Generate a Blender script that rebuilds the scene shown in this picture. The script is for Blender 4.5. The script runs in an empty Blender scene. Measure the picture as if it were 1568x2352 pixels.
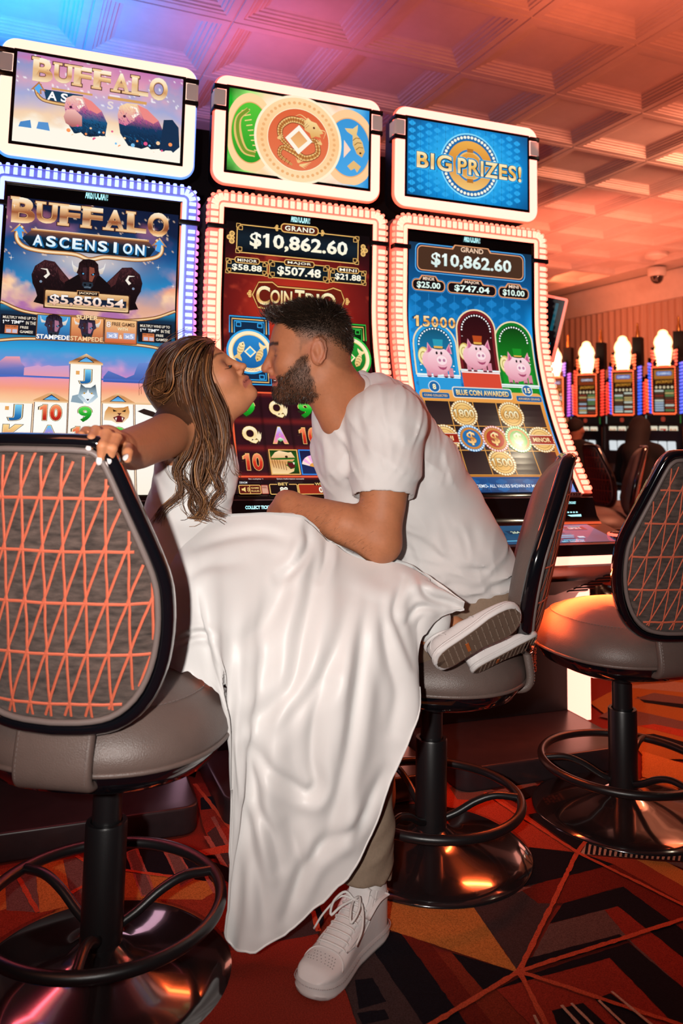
import bpy, bmesh, math, random
import numpy as np
from mathutils import Vector, Matrix, noise as mnoise

# ---------------------------------------------------------------- camera, world, lights
SC = bpy.context.scene
COL = SC.collection
CAM_H = 1.05
F_PX, YAW, PITCH, ROLL, PY = 1848.8, .3973, .1066, .0194, 807.45


def cam_axes():
    f = np.array([math.sin(YAW) * math.cos(PITCH), math.cos(YAW) * math.cos(PITCH), math.sin(PITCH)])
    r = np.array([math.cos(YAW), -math.sin(YAW), 0.0])
    u = np.cross(r, f)
    return (r * math.cos(ROLL) + u * math.sin(ROLL), -r * math.sin(ROLL) + u * math.cos(ROLL), f)


CR, CU, CF = cam_axes()
cam_data = bpy.data.cameras.new('camera')
cam = bpy.data.objects.new('camera', cam_data)
COL.objects.link(cam)
cam.matrix_world = Matrix(((CR[0], CU[0], -CF[0], 0), (CR[1], CU[1], -CF[1], 0), (CR[2], CU[2], -CF[2], CAM_H), (0, 0, 0, 1)))
cam_data.sensor_fit = 'HORIZONTAL'
cam_data.sensor_width = 36.0
cam_data.lens = F_PX / 1568 * 36
cam_data.shift_y = -(1176 - PY) / 1568 * 1.0
cam_data.clip_start = .05
cam_data.dof.use_dof = True
cam_data.dof.focus_distance = 2.0
cam_data.dof.aperture_fstop = 6.0
SC.camera = cam

world = bpy.data.worlds.new('room_ambient')
SC.world = world
world.use_nodes = True
wb = world.node_tree.nodes['Background']
wb.inputs[0].default_value = (.35, .30, .38, 1)
wb.inputs[1].default_value = .008

SC.view_settings.view_transform = 'Standard'
SC.view_settings.look = 'None'
SC.view_settings.exposure = 0.0
SC.view_settings.gamma = 1.0
SC.view_settings.use_curve_mapping = False


def light(name, kind, loc, color, power, size=.1, target=None, size_y=None, spread=None, spot=None):
    d = bpy.data.lights.new(name, kind)
    d.color = color
    d.energy = power
    if kind == 'AREA':
        d.size = size
        if size_y:
            d.shape = 'RECTANGLE'
            d.size_y = size_y
        if spread:
            d.spread = spread
    else:
        d.shadow_soft_size = size
    if kind == 'SPOT':
        d.spot_size = spot or 1.2
        d.spot_blend = .9
    o = bpy.data.objects.new(name, d)
    COL.objects.link(o)
    o.location = loc
    if target is not None:
        v = Vector(target) - Vector(loc)
        o.rotation_euler = v.to_track_quat('-Z', 'Y').to_euler()
    return o


# the photographer's flash, just left of and above the lens
light('flash', 'SPOT', (-.20, -.02, 1.13), (1.0, .94, .88), 165, .022, (.78, 1.9, .92), spot=1.22)
# coloured lighting, fills added: lamps on top of the machines wash the ceiling blue, pink and orange
light('blue_uplight', 'AREA', (-.15, 3.55, 2.32), (.02, .29, 1.0), 26, .7, (-.15, 3.75, 3.0), size_y=.5, spread=2.8)
light('pink_uplight', 'AREA', (1.05, 3.5, 2.32), (1.0, .16, .30), 5.5, .6, (1.1, 3.7, 3.0), size_y=.4, spread=2.8)
light('orange_uplight', 'AREA', (2.15, 2.35, 2.30), (1.0, .18, .08), 5, .5, (2.2, 2.5, 3.0), size_y=.5, spread=2.6)
light('orange_fill', 'AREA', (4.4, 2.0, 1.9), (1.0, .18, .085), 23, 1.6, (4.0, 3.0, 2.95), size_y=1.6, spread=2.4)  # unseen area lamp, added to wash the right ceiling orange
light('orange_fill', 'AREA', (5.2, 6.0, 2.0), (1.0, .18, .09), 38, 1.6, (5.4, 6.2, 2.95), size_y=3.0, spread=2.4)  # second added lamp, colours the far ceiling
light('far_wall_wash', 'AREA', (5.9, 7.6, 2.45), (1.0, .19, .075), 80, .5, (7.2, 7.6, 2.45), size_y=7.0)
light('far_aisle_fill', 'AREA', (4.4, 2.9, 2.75), (1.0, .32, .17), 110, .5, (4.9, 5.4, .8), size_y=.5)  # added lamp out of view, brightens the far stools
light('aisle_glow', 'AREA', (2.95, 2.3, 1.9), (1.0, .12, .04), 9, .7, (2.2, 2.2, .2), size_y=.7, spread=2.0)  # added red fill over the right aisle floor
light('orange_fill', 'AREA', (-1.1, .2, 2.6), (1.0, .30, .16), 9, .8, (.4, 1.9, .8), size_y=.8)  # added warm fill from behind left, tints the shadows
# ---------------------------------------------------------------- helpers
PI = math.pi


def lin(c):
    c = np.asarray(c, float)
    return np.where(c <= .04045, c / 12.92, ((c + .055) / 1.055) ** 2.4)


def hx(s):
    s = s.lstrip('#')
    return lin([int(s[i:i + 2], 16) / 255 for i in (0, 2, 4)])


def at(x, y, depth):
    """point seen at photo pixel (x, y) at a given distance along the optical axis"""
    d = CR * (x - 784) / F_PX + CU * (PY - y) / F_PX + CF
    return np.array([0, 0, CAM_H]) + d * depth


def unit(v):
    v = np.asarray(v, float)
    return v / (np.linalg.norm(v) + 1e-12)


class MB:
    """collects geometry for ONE mesh object"""

    def __init__(s):
        s.v, s.f, s.c, s.m = [], [], [], []
        s.col = (1., 1., 1.)
        s.mi = 0

    def add(s, vs, fs, cols=None):
        b = len(s.v)
        for i, p in enumerate(vs):
            s.v.append((float(p[0]), float(p[1]), float(p[2])))
            s.c.append(tuple(cols[i]) if cols is not None else s.col)
        for f in fs:
            s.f.append([b + i for i in f])
            s.m.append(s.mi)
        return b

    def grid(s, P, close_u=False, close_v=False, cols=None, flip=False):
        P = np.asarray(P, float)
        nu, nv = P.shape[:2]
        fs = []
        for i in range(nu if close_u else nu - 1):
            for j in range(nv if close_v else nv - 1):
                a, b, c, d = i * nv + j, ((i + 1) % nu) * nv + j, ((i + 1) % nu) * nv + (j + 1) % nv, i * nv + (j + 1) % nv
                fs.append((a, d, c, b) if flip else (a, b, c, d))
        s.add(P.reshape(-1, 3), fs, None if cols is None else np.asarray(cols).reshape(-1, 3))

    def box(s, x0, x1, y0, y1, z0, z1):
        vs = [(x, y, z) for z in (z0, z1) for y in (y0, y1) for x in (x0, x1)]
        s.add(vs, [(0, 2, 3, 1), (4, 5, 7, 6), (0, 1, 5, 4), (2, 6, 7, 3), (0, 4, 6, 2), (1, 3, 7, 5)])

    def tube(s, pts, rad, n=8, caps=True, flat=1.0, up=None):
        pts = np.asarray(pts, float)
        k = len(pts)
        rad = np.broadcast_to(np.asarray(rad, float), (k,))
        T = np.gradient(pts, axis=0)
        T /= np.linalg.norm(T, axis=1)[:, None] + 1e-12
        ref = np.array(up if up is not None else (0, 0, 1.0))
        if abs(T[0] @ unit(ref)) > .95:
            ref = np.array((1.0, 0, 0))
        N = unit(ref - T[0] * (ref @ T[0]))
        rings = []
        for i in range(k):
            N = unit(N - T[i] * (N @ T[i]))
            B = np.cross(T[i], N)
            a = np.arange(n) * 2 * PI / n
            rings.append(pts[i] + rad[i] * (np.cos(a)[:, None] * N * flat + np.sin(a)[:, None] * B))
        b = len(s.v)
        s.grid(np.array(rings), close_v=True, flip=True)
        if caps:
            s.f.append([b + i for i in range(n)][::-1] if False else [b + i for i in range(n)])
            s.m.append(s.mi)
            s.f.append([b + (k - 1) * n + i for i in range(n)][::-1])
            s.m.append(s.mi)

    def lathe(s, prof, n=32, c=(0, 0, 0)):
        prof = np.asarray(prof, float)
        a = np.arange(n) * 2 * PI / n
        P = np.stack([np.stack([c[0] + r * np.cos(a), c[1] + r * np.sin(a), np.full(n, c[2] + z)], -1) for r, z in prof])
        s.grid(P, close_v=True, flip=True)

    def ring(s, c, R, r, n=48, m=10, fn=None):
        a = np.arange(n) * 2 * PI / n
        b = np.arange(m) * 2 * PI / m
        P = np.zeros((n, m, 3))
        for i in range(n):
            d = np.array([math.cos(a[i]), math.sin(a[i]), 0])
            cc = np.array(c) + d * R
            P[i] = cc + r * (np.cos(b)[:, None] * d + np.sin(b)[:, None] * np.array([0, 0, 1.]))
        s.grid(P, close_u=True, close_v=True)

    def sphere(s, c, r, nu=12, nv=8):
        r = np.broadcast_to(np.asarray(r, float), (3,))
        P = np.zeros((nv + 1, nu, 3))
        for i in range(nv + 1):
            t = PI * i / nv
            for j in range(nu):
                p = 2 * PI * j / nu
                P[i, j] = np.array(c) + r * np.array([math.sin(t) * math.cos(p), math.sin(t) * math.sin(p), math.cos(t)])
        s.grid(P, close_v=True)

    def prism(s, poly, z0, z1, axis='z'):
        """extrude a closed 2D outline"""
        n = len(poly)
        put = {'z': lambda p, h: (p[0], p[1], h), 'y': lambda p, h: (p[0], h, p[1]), 'x': lambda p, h: (h, p[0], p[1])}[axis]
        vs = [put(p, z0) for p in poly] + [put(p, z1) for p in poly]
        fs = [tuple(range(n))[::-1], tuple(range(n, 2 * n))] + [(i, (i + 1) % n, n + (i + 1) % n, n + i) for i in range(n)]
        s.add(vs, fs)

    def build(s, name, mat, parent=None, smooth=40, loc=None, kind=None):
        me = bpy.data.meshes.new(name)
        me.from_pydata(s.v, [], s.f)
        mats = mat if isinstance(mat, (list, tuple)) else [mat]
        for m in mats:
            me.materials.append(m)
        if len(mats) > 1:
            me.polygons.foreach_set('material_index', s.m)
        ca = me.color_attributes.new('Col', 'FLOAT_COLOR', 'POINT')
        ca.data.foreach_set('color', np.c_[np.array(s.c, float).reshape(-1, 3), np.ones(len(s.v))].astype(np.float32).ravel())
        if smooth:
            me.polygons.foreach_set('use_smooth', [True] * len(s.f))
            if smooth < 180:
                me.set_sharp_from_angle(angle=math.radians(smooth))
        me.update()
        return link(name, me, parent, loc, kind)


def link(name, me, parent=None, loc=None, kind=None):
    o = bpy.data.objects.new(name, me)
    COL.objects.link(o)
    if parent is not None:
        o.parent = parent
    if loc is not None:
        o.location = loc
    if kind:
        o['kind'] = kind
    return o


def bevel(o, w, seg=2, angle=35):
    me = o.data
    bm = bmesh.new()
    bm.from_mesh(me)
    ed = [e for e in bm.edges if len(e.link_faces) == 2 and e.calc_face_angle(0) > math.radians(angle)]
    bmesh.ops.bevel(bm, geom=ed, offset=w, segments=seg, profile=.6, affect='EDGES', clamp_overlap=True)
    bm.to_mesh(me)
    bm.free()
    me.polygons.foreach_set('use_smooth', [True] * len(me.polygons))
    me.set_sharp_from_angle(angle=math.radians(50))
    return o


def empty(name, loc=(0, 0, 0), rz=0.0):
    o = bpy.data.objects.new(name, None)
    COL.objects.link(o)
    o.location = loc
    o.rotation_euler = (0, 0, rz)
    o.empty_display_size = .1
    return o


def tag(o, label, cat, group=None, kind=None):
    o['label'] = label
    o['category'] = cat
    if group:
        o['group'] = group
    if kind:
        o['kind'] = kind
    return o


def copy_tree(o, parent=None):
    c = o.copy()
    COL.objects.link(c)
    if parent is not None:
        c.parent = parent
    for ch in list(o.children):
        copy_tree(ch, c)
    return c


def mat(name, color=(.5, .5, .5), rough=.5, metal=0., emit=None, power=0., vcol=False, noise_amt=0., noise_scale=30.,
        bump=0., bump_scale=80., coat=0., spec=.5, sss=0., sheen=0., wave=None, alpha=None, trans=0., coat_rough=.05, stretch=None):
    m = bpy.data.materials.new(name)
    m.use_nodes = True
    nt = m.node_tree
    b = nt.nodes['Principled BSDF']
    b.inputs['Roughness'].default_value = rough
    b.inputs['Metallic'].default_value = metal
    b.inputs['Specular IOR Level'].default_value = spec
    b.inputs['Coat Weight'].default_value = coat
    b.inputs['Coat Roughness'].default_value = coat_rough
    b.inputs['Sheen Weight'].default_value = sheen
    b.inputs['Transmission Weight'].default_value = trans
    if sss:
        b.inputs['Subsurface Weight'].default_value = sss
        b.inputs['Subsurface Radius'].default_value = (.012, .005, .003)
        b.inputs['Subsurface Scale'].default_value = 1.0
    base = None
    tc = nt.nodes.new('ShaderNodeTexCoord')
    src = tc.outputs['Object']
    if stretch:
        mp = nt.nodes.new('ShaderNodeMapping')
        mp.inputs['Scale'].default_value = stretch
        nt.links.new(src, mp.inputs['Vector'])
        src = mp.outputs['Vector']
    if vcol:
        a = nt.nodes.new('ShaderNodeVertexColor')
        a.layer_name = 'Col'
        base = a.outputs['Color']
    if noise_amt:
        n = nt.nodes.new('ShaderNodeTexNoise')
        n.inputs['Scale'].default_value = noise_scale
        n.inputs['Detail'].default_value = 4
        nt.links.new(src, n.inputs['Vector'])
        mr = nt.nodes.new('ShaderNodeMapRange')
        mr.inputs['From Min'].default_value = .25
        mr.inputs['From Max'].default_value = .75
        mr.inputs['To Min'].default_value = 1 - noise_amt
        mr.inputs['To Max'].default_value = 1 + noise_amt
        nt.links.new(n.outputs['Fac'], mr.inputs['Value'])
        mx = nt.nodes.new('ShaderNodeMix')
        mx.data_type = 'RGBA'
        mx.blend_type = 'MULTIPLY'
        mx.inputs[0].default_value = 1.0
        if base is not None:
            nt.links.new(base, mx.inputs[6])
        else:
            mx.inputs[6].default_value = (*color, 1)
        nt.links.new(mr.outputs['Result'], mx.inputs[7])
        base = mx.outputs[2]
    if base is not None:
        nt.links.new(base, b.inputs['Base Color'])
    else:
        b.inputs['Base Color'].default_value = (*color, 1)
    if bump:
        n = nt.nodes.new('ShaderNodeTexNoise')
        n.inputs['Scale'].default_value = bump_scale
        n.inputs['Detail'].default_value = 3
        nt.links.new(src, n.inputs['Vector'])
        bp = nt.nodes.new('ShaderNodeBump')
        bp.inputs['Strength'].default_value = min(1., bump)
        bp.inputs['Distance'].default_value = .004
        nt.links.new(n.outputs['Fac'], bp.inputs['Height'])
        nt.links.new(bp.outputs['Normal'], b.inputs['Normal'])
    if power:
        if vcol and emit is None:
            nt.links.new(base, b.inputs['Emission Color'])
            nt.links.remove(b.inputs['Base Color'].links[0])
            b.inputs['Base Color'].default_value = (.004, .004, .004, 1)
        else:
            b.inputs['Emission Color'].default_value = (*emit, 1)
        b.inputs['Emission Strength'].default_value = power
    return m


def rrect(w, h, r, n=6, cx=0., cy=0.):
    pts = []
    for (sx, sy, a0) in ((1, 1, 0), (-1, 1, 90), (-1, -1, 180), (1, -1, 270)):
        for i in range(n + 1):
            a = math.radians(a0 + 90 * i / n)
            pts.append((cx + sx * (w / 2 - r) + r * math.cos(a), cy + sy * (h / 2 - r) + r * math.sin(a)))
    return pts


def spline(pts, n):
    """Catmull-Rom through points (any dimension), n samples"""
    P = np.asarray(pts, float)
    Q = np.vstack([2 * P[0] - P[1], P, 2 * P[-1] - P[-2]])
    t = np.linspace(0, len(P) - 1 - 1e-9, n)
    i = t.astype(int)
    u = (t - i)[:, None]
    p0, p1, p2, p3 = Q[i], Q[i + 1], Q[i + 2], Q[i + 3]
    return .5 * (2 * p1 + (p2 - p0) * u + (2 * p0 - 5 * p1 + 4 * p2 - p3) * u ** 2 + (3 * p1 - p0 - 3 * p2 + p3) * u ** 3)


def fnoise(x, y, seed=0, oct_=4):
    """smooth value noise on arrays, about -1..1"""
    x = np.asarray(x, float)
    y = np.asarray(y, float)
    out = np.zeros(np.broadcast(x, y).shape)
    amp, tot = 1., 0.
    for o in range(oct_):
        xi, yi = np.floor(x).astype(np.int64), np.floor(y).astype(np.int64)
        xf, yf = x - xi, y - yi
        sx, sy = xf * xf * (3 - 2 * xf), yf * yf * (3 - 2 * yf)

        def hsh(a, b):
            h = (a * 374761393 + b * 668265263 + (seed + o) * 144269) & 0x7fffffff
            h = ((h ^ (h >> 13)) * 1274126177) & 0x7fffffff
            return ((h ^ (h >> 16)) & 0xffff) / 32767.5 - 1
        v = (hsh(xi, yi) * (1 - sx) + hsh(xi + 1, yi) * sx) * (1 - sy) + (hsh(xi, yi + 1) * (1 - sx) + hsh(xi + 1, yi + 1) * sx) * sy
        out += v * amp
        tot += amp
        amp *= .5
        x, y = x * 2.03 + 7.1, y * 2.03 + 3.7
    return out / tot
# ---------------------------------------------------------------- the room
CEIL = CAM_H + 1.9045
TILE = .6096
GX, GY = 1.4437 * TILE, 5.6997 * TILE          # one joint of the ceiling grid
WALL_X = 6.95

M_carpet = mat('carpet', (.16, .02, .012), .95, noise_amt=.45, noise_scale=420, bump=.5, bump_scale=600, spec=.1)
M_print = mat('carpet_pile', rough=.95, vcol=True, noise_amt=.5, noise_scale=420, bump=.5, bump_scale=600, spec=.1)
M_ceil = mat('painted_plaster', (.62, .58, .55), .62, noise_amt=.05, noise_scale=12, spec=.3)
M_wallc = mat('draped_wall', (.42, .30, .24), .7, noise_amt=.18, noise_scale=9, stretch=(1, 14, .35))

fl = MB()
fl.box(-3.5, 9.0, -2.5, 13.0, -.06, 0)
floor = fl.build('floor', M_carpet, smooth=0, kind='structure')


def fpt(x, y):
    d = CR * (x - 784) / F_PX + CU * (PY - y) / F_PX + CF
    t = -CAM_H / d[2]
    return np.array([d[0] * t, d[1] * t])


RED, RUST, BLK, TAN, GRY, DGR, COR, PNK, CRM = (np.array(c) for c in (
    (.20, .022, .012), (.30, .045, .02), (.006, .006, .010), (.40, .16, .035), (.13, .075, .065), (.045, .028, .028),
    (.42, .07, .03), (.36, .12, .09), (.42, .28, .2)))
cp = MB()
_cz = [.0004]
SHIFT = np.zeros(2)


def fpoly(off, sc, pts, col, wob=.004):
    """one flat field of the woven pattern, with a slightly ragged edge"""
    P = [fpt(off[0] + x * sc, off[1] + y * sc) + SHIFT for x, y in pts]
    out = []
    for i in range(len(P)):
        a, b = P[i], P[(i + 1) % len(P)]
        L = np.linalg.norm(b - a)
        n = max(1, int(L / .012))
        nrm = np.array([-(b - a)[1], (b - a)[0]]) / (L + 1e-9)
        for k in range(n):
            p = a + (b - a) * k / n
            out.append(p + nrm * wob * .5 * float(fnoise(p[0] * 90, p[1] * 90, 3, 2)) * (k > 0))
    _cz[0] += .000006 if SHIFT.any() else .00006
    cp.col = tuple(col)
    cp.add([(p[0], p[1], _cz[0]) for p in out], [tuple(range(len(out)))])


def fline(off, sc, a, b, col=COR, w=.011):
    A, B = (fpt(off[0] + p[0] * sc, off[1] + p[1] * sc) for p in (a, b))
    d = (B - A) / np.linalg.norm(B - A)
    n = np.array([-d[1], d[0]]) * w / 2
    k = max(2, int(np.linalg.norm(B - A) / .012))
    vs, fs = [], []
    _cz[0] += .00008
    for i in range(k + 1):
        p = A + (B - A) * i / k
        wv = 1 + .35 * float(fnoise(p[0] * 130, p[1] * 130, 9, 2))
        sh = d * 0 + n * .25 * float(fnoise(p[0] * 70, p[1] * 70, 5, 2))
        vs += [(*(p + n * wv + sh), _cz[0]), (*(p - n * wv + sh), _cz[0])]
    for i in range(k):
        fs.append((2 * i, 2 * i + 1, 2 * i + 3, 2 * i + 2))
    cp.col = tuple(col)
    cp.add(vs, fs)


A1, S1 = (860, 1600), .4515
MAIN = (
    ([(0, 1300), (60, 1190), (-60, 1120), (-500, 1100), (-700, 1800), (900, 1800), (620, 1500), (390, 1310)], RUST * .55),
    ([(-100, 1190), (140, 1210), (620, 1800), (330, 1800), (-20, 1330)], BLK),
    ([(130, 1205), (260, 1235), (700, 1800), (560, 1800)], RED * .6),
    ([(0, 1310), (60, 1400), (330, 1800), (-700, 1800), (-300, 1330)], DGR),
    ([(-100, 1450), (-10, 1440), (60, 1560), (-80, 1600)], BLK), ([(-90, 1620), (50, 1600), (75, 1650), (-60, 1680)], BLK),
    ([(390, 1310), (735, 1415), (560, 1510)], BLK),
    ([(-60, 1060), (60, 1040), (490, 1060), (735, 1415), (420, 1310), (60, 1190), (-120, 1140)], TAN),
    ([(490, 1060), (640, 1030), (760, 985), (1020, 820), (735, 1415)], DGR),
    ([(740, 990), (1000, 900), (1230, 860), (1700, 1130), (1700, 1330), (1235, 980), (960, 1060), (830, 1060)], RED * .62),
    ([(740, 975), (800, 975), (690, 1020), (560, 1060)], PNK * .6),
    ([(960, 1060), (1265, 975), (1750, 1330), (1750, 1480), (1235, 1075), (890, 1165)], BLK),
    ([(890, 1165), (1235, 1075), (1750, 1480), (1750, 1700), (1285, 1245), (1240, 1220), (800, 1340)], GRY * .75),
    ([(1170, 1095), (1235, 1075), (1750, 1480), (1750, 1660), (1300, 1250)], RED),
    ([(785, 1340), (1245, 1218), (1285, 1250), (760, 1410)], BLK),
    ([(735, 1440), (1290, 1262), (1750, 1640), (1750, 1800), (1640, 1800), (1195, 1340), (620, 1500)], BLK),
    ([(620, 1500), (1195, 1340), (1640, 1800), (900, 1800)], RED * 1.1),
    ([(1120, 1550), (1200, 1520), (1420, 1700), (1330, 1760)], BLK), ([(900, 1610), (1060, 1570), (1200, 1700), (960, 1760)], BLK),
    ([(740, 980), (790, 775), (1030, 805), (1080, 815), (1215, 862)], BLK),
    ([(330, 350), (560, 470), (760, 600), (1030, 800), (790, 775), (560, 700), (300, 560)], RUST),
    ([(380, 470), (500, 440), (640, 500), (560, 540), (420, 530)], GRY * .8),
    ([(650, 490), (810, 460), (900, 470), (720, 545)], BLK),
    ([(780, 608), (840, 598), (1095, 755), (1030, 790)], BLK),
    ([(560, 500), (810, 440), (830, 455), (640, 505)], GRY),
    ([(1215, 862), (1080, 815), (1330, 838), (1800, 1100), (1800, 1190)], RUST * .8),
    ([(1330, 838), (1480, 850), (1800, 1010), (1800, 1110)], TAN),
    ([(1480, 850), (1900, 870), (1900, 1010)], GRY),
    ([(1100, 718), (1800, 790), (1800, 862), (1045, 810)], CRM),
)
# the design repeats across the room: neighbouring repeats first, the one in front of the lens on top
for SHIFT in (np.array(q) for q in ((2.15, .5), (2.3, 2.6), (.9, 2.9), (-1.7, -.4), (-.3, -1.5), (1.6, -1.4), (3.6, 1.4), (-2.2, 1.6), (.1, 1.2), (4.2, 3.6), (2.4, 4.6), (4.6, -.5), (3.2, -1.0))):
    for pts, col in MAIN:
        fpoly(A1, S1, pts, col)
SHIFT = np.zeros(2)
_cz[0] = .0030
for pts, col in MAIN:
    fpoly(A1, S1, pts, col)
for i in range(26):                                  # dark ribs of the cream border
    x = 1062 + i * 27
    fpoly(A1, S1, [(x + 20, 725 + i * 2.7), (x + 33, 727 + i * 2.7), (x + 20, 812 + i * 2.2), (x + 5, 810 + i * 2.2)], BLK, .002)
for a, b in (((1030, 805), (735, 1415)), ((735, 1415), (200, 1740)), ((735, 1415), (930, 1800)), ((735, 1415), (1800, 1770)),
             ((735, 1415), (1900, 1040)), ((1030, 805), (1800, 1190)), ((1030, 805), (1100, 718)), ((1030, 805), (560, 500))):
    fline(A1, S1, a, b)
for a, b in (((810, 1640), (840, 1700)), ((950, 1590), (1050, 1700)), ((1000, 1580), (1120, 1700)), ((1140, 1565), (1280, 1700)), ((1205, 1520), (1420, 1700))):
    fline(A1, S1, a, b, CRM, .006)
# between the machines and beyond stool three
for pts, col in (
    ([(1095, 40), (1400, -120), (1900, -60), (1900, 330), (1380, 330), (1210, 130)], TAN * .7),
    ([(1140, 110), (1230, 60), (1900, 210), (1900, 300)], GRY), ([(1330, 10), (1900, 70), (1900, 120), (1370, 40)], BLK),
    ([(1320, 20), (1420, -10), (1900, 60), (1900, 85)], GRY), ([(1250, -40), (1500, -70), (1900, -20), (1900, 15)], CRM * .7),
    ([(1340, 205), (1420, 200), (1900, 330), (1900, 420)], BLK), ([(1360, 290), (1800, 420), (1800, 560), (1360, 420)], TAN),
    ([(1340, 160), (1420, 150), (1900, 250), (1900, 300)], RUST),
    ([(-700, 300), (-100, 420), (-100, 700), (-700, 500)], RUST)):
    fpoly(A1, S1, pts, col)
A2, S2 = (0, 1700), .3571
for pts, col in (
    ([(-300, 900), (540, 760), (1480, 900), (1480, 1250), (500, 1400), (-300, 1400)], RUST * .7),
    ([(790, 720), (1100, 690), (1330, 830), (1460, 950), (1150, 910), (790, 860)], BLK),
    ([(790, 860), (1150, 905), (1460, 950), (1300, 1050), (790, 1045)], TAN * .9),
    ([(-300, 900), (30, 890), (40, 1110), (-300, 1200)], TAN), ([(30, 880), (225, 835), (255, 1135), (40, 1120)], GRY),
    ([(225, 835), (405, 790), (465, 1085), (255, 1135)], TAN), ([(405, 790), (545, 775), (545, 1075), (465, 1085)], GRY),
    ([(805, 745), (885, 715), (1010, 1030), (905, 1030)], PNK * .8), ([(820, 745), (870, 725), (990, 1020), (915, 1022)], GRY),
    ([(1050, 740), (1165, 770), (1250, 920), (1160, 975)], PNK * .8), ([(1075, 750), (1150, 770), (1235, 915), (1160, 960)], GRY),
    ([(1270, 820), (1300, 830), (1400, 1010), (1370, 1010)], PNK * .8),
    ([(1240, 300), (1330, 290), (1520, 560), (1520, 900), (1330, 640), (1300, 560)], RED),
    ([(1290, 390), (1360, 380), (1400, 460), (1290, 470)], BLK), ([(1330, 620), (1410, 560), (1500, 800), (1460, 830)], DGR),
    ([(1310, 640), (1345, 640), (1500, 900), (1480, 930)], PNK * .7), ([(1355, 520), (1380, 510), (1520, 780), (1500, 800)], PNK * .7),
    ([(1250, 740), (1480, 690), (1490, 745), (1300, 770)], RUST * 1.2), ([(1330, 790), (1480, 850), (1480, 950), (1400, 900)], BLK),
):
    fpoly(A2, S2, pts, col)
for a, b in (((1250, 300), (1560, 690)), ((100, 880), (240, 1135)), ((455, 1010), (560, 950)), ((490, 770), (560, 810)), ((790, 860), (1150, 910)), ((60, 1700), (1300, 2000))):
    fline(A2, S2, a, b)
A3, S3 = (500, 1880), .2934
for pts, col in (
    ([(60, 1080), (780, 940), (1010, 1420), (1100, 1700), (-200, 1700)], RED * 1.05),
    ([(60, 1010), (300, 1010), (740, 750), (790, 940), (130, 1060)], DGR), ([(745, 760), (800, 720), (830, 830), (800, 900)], BLK),
):
    fpoly(A3, S3, pts, col)
fline(A3, S3, (740, 760), (790, 920))
cp.build('carpet_pattern', M_print, floor, smooth=0)

# coffered ceiling: one tile per 2 ft module, all sharing a mesh
tb = MB()
h = TILE / 2
prof = [(0, .010), (.004, .010), (.006, 0), (.040, 0), (.043, .008), (.056, .009), (.059, .020), (.072, .022), (.076, .034),
        (.094, .036), (.098, .046), (.112, .048), (.118, .058), (.134, .064)]
rings = []
for d, z in prof:
    a = h - d
    z = z * .68 if z else 0
    rings.append([(-a, -a, z), (a, -a, z), (a, a, z), (-a, a, z)])
tb.grid(np.array(rings), close_v=True, flip=True)
n = len(tb.v)
tb.f.append([n - 1, n - 2, n - 3, n - 4])
tb.m.append(0)
ceiling = empty('ceiling', (0, 0, CEIL))
ceiling['kind'] = 'structure'
sl = MB()
sl.box(-6.0, 7.6, -2.5, 16.0, .08, .14)
sl.build('ceiling_slab', M_ceil, ceiling, smooth=0)
fl2 = MB()
fl2.box(-6.0, WALL_X, -2.5, GY - 4 * TILE, 0.0, .07)
fl2.build('ceiling_slab', M_ceil, ceiling, smooth=0)
t0 = None
for i in range(-4, 10):
    for j in range(-4, 13):
        if t0 is None:
            t0 = tb.build('ceiling_tile', M_ceil, ceiling, smooth=0)
            o = t0
        else:
            o = t0.copy()
            COL.objects.link(o)
        o.location = (GX + (i + .5) * TILE, GY + (j + .5) * TILE, 0)
        if o.location.x + h > WALL_X + .02:
            bpy.data.objects.remove(o)

# curved cove and the pleated far wall
cv = MB()
prof = [(WALL_X - .02, CEIL + .07), (WALL_X - .02, CEIL - .005), (WALL_X + .02, CEIL - .045), (WALL_X + .05, CEIL - .12), (WALL_X + .06, CEIL - .24), (WALL_X + .16, CEIL - .25), (WALL_X + .17, CEIL + .07)]
cv.grid(np.array([[(x, y, z) for y in (-2.5, 16)] for x, z in prof]))
cv.build('trim_1', M_ceil, smooth=60, kind='structure')
wl = MB()
ys = np.linspace(-2.5, 16, 1400)
pl = .012 * np.sin(ys * 2 * PI / .11 + 1.5 * fnoise(ys * 3, ys * 0, 4)) + .02 * fnoise(ys * 2.1, ys * 0, 8)
wl.grid(np.stack([np.stack([WALL_X + .10 + pl, ys, np.full_like(ys, z)], -1) for z in (0, CEIL - .22)], 0), flip=True)
wl.build('wall_right', M_wallc, smooth=180, kind='structure')
wl = MB()
wl.box(-6.0, 7.6, 15.9, 16.0, 0, CEIL + .1)
wl.build('wall_back', M_wallc, smooth=0, kind='structure')

# ceiling fittings seen against the tiles
M_whitep = mat('white_plastic', (.75, .72, .68), .4)
M_smoke = mat('smoked_dome', (.03, .02, .02), .12, coat=.6)


def cpt(x, y):
    d = CR * (x - 784) / F_PX + CU * (PY - y) / F_PX + CF
    t = (CEIL - CAM_H) / d[2]
    return np.array([d[0] * t, d[1] * t])


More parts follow.
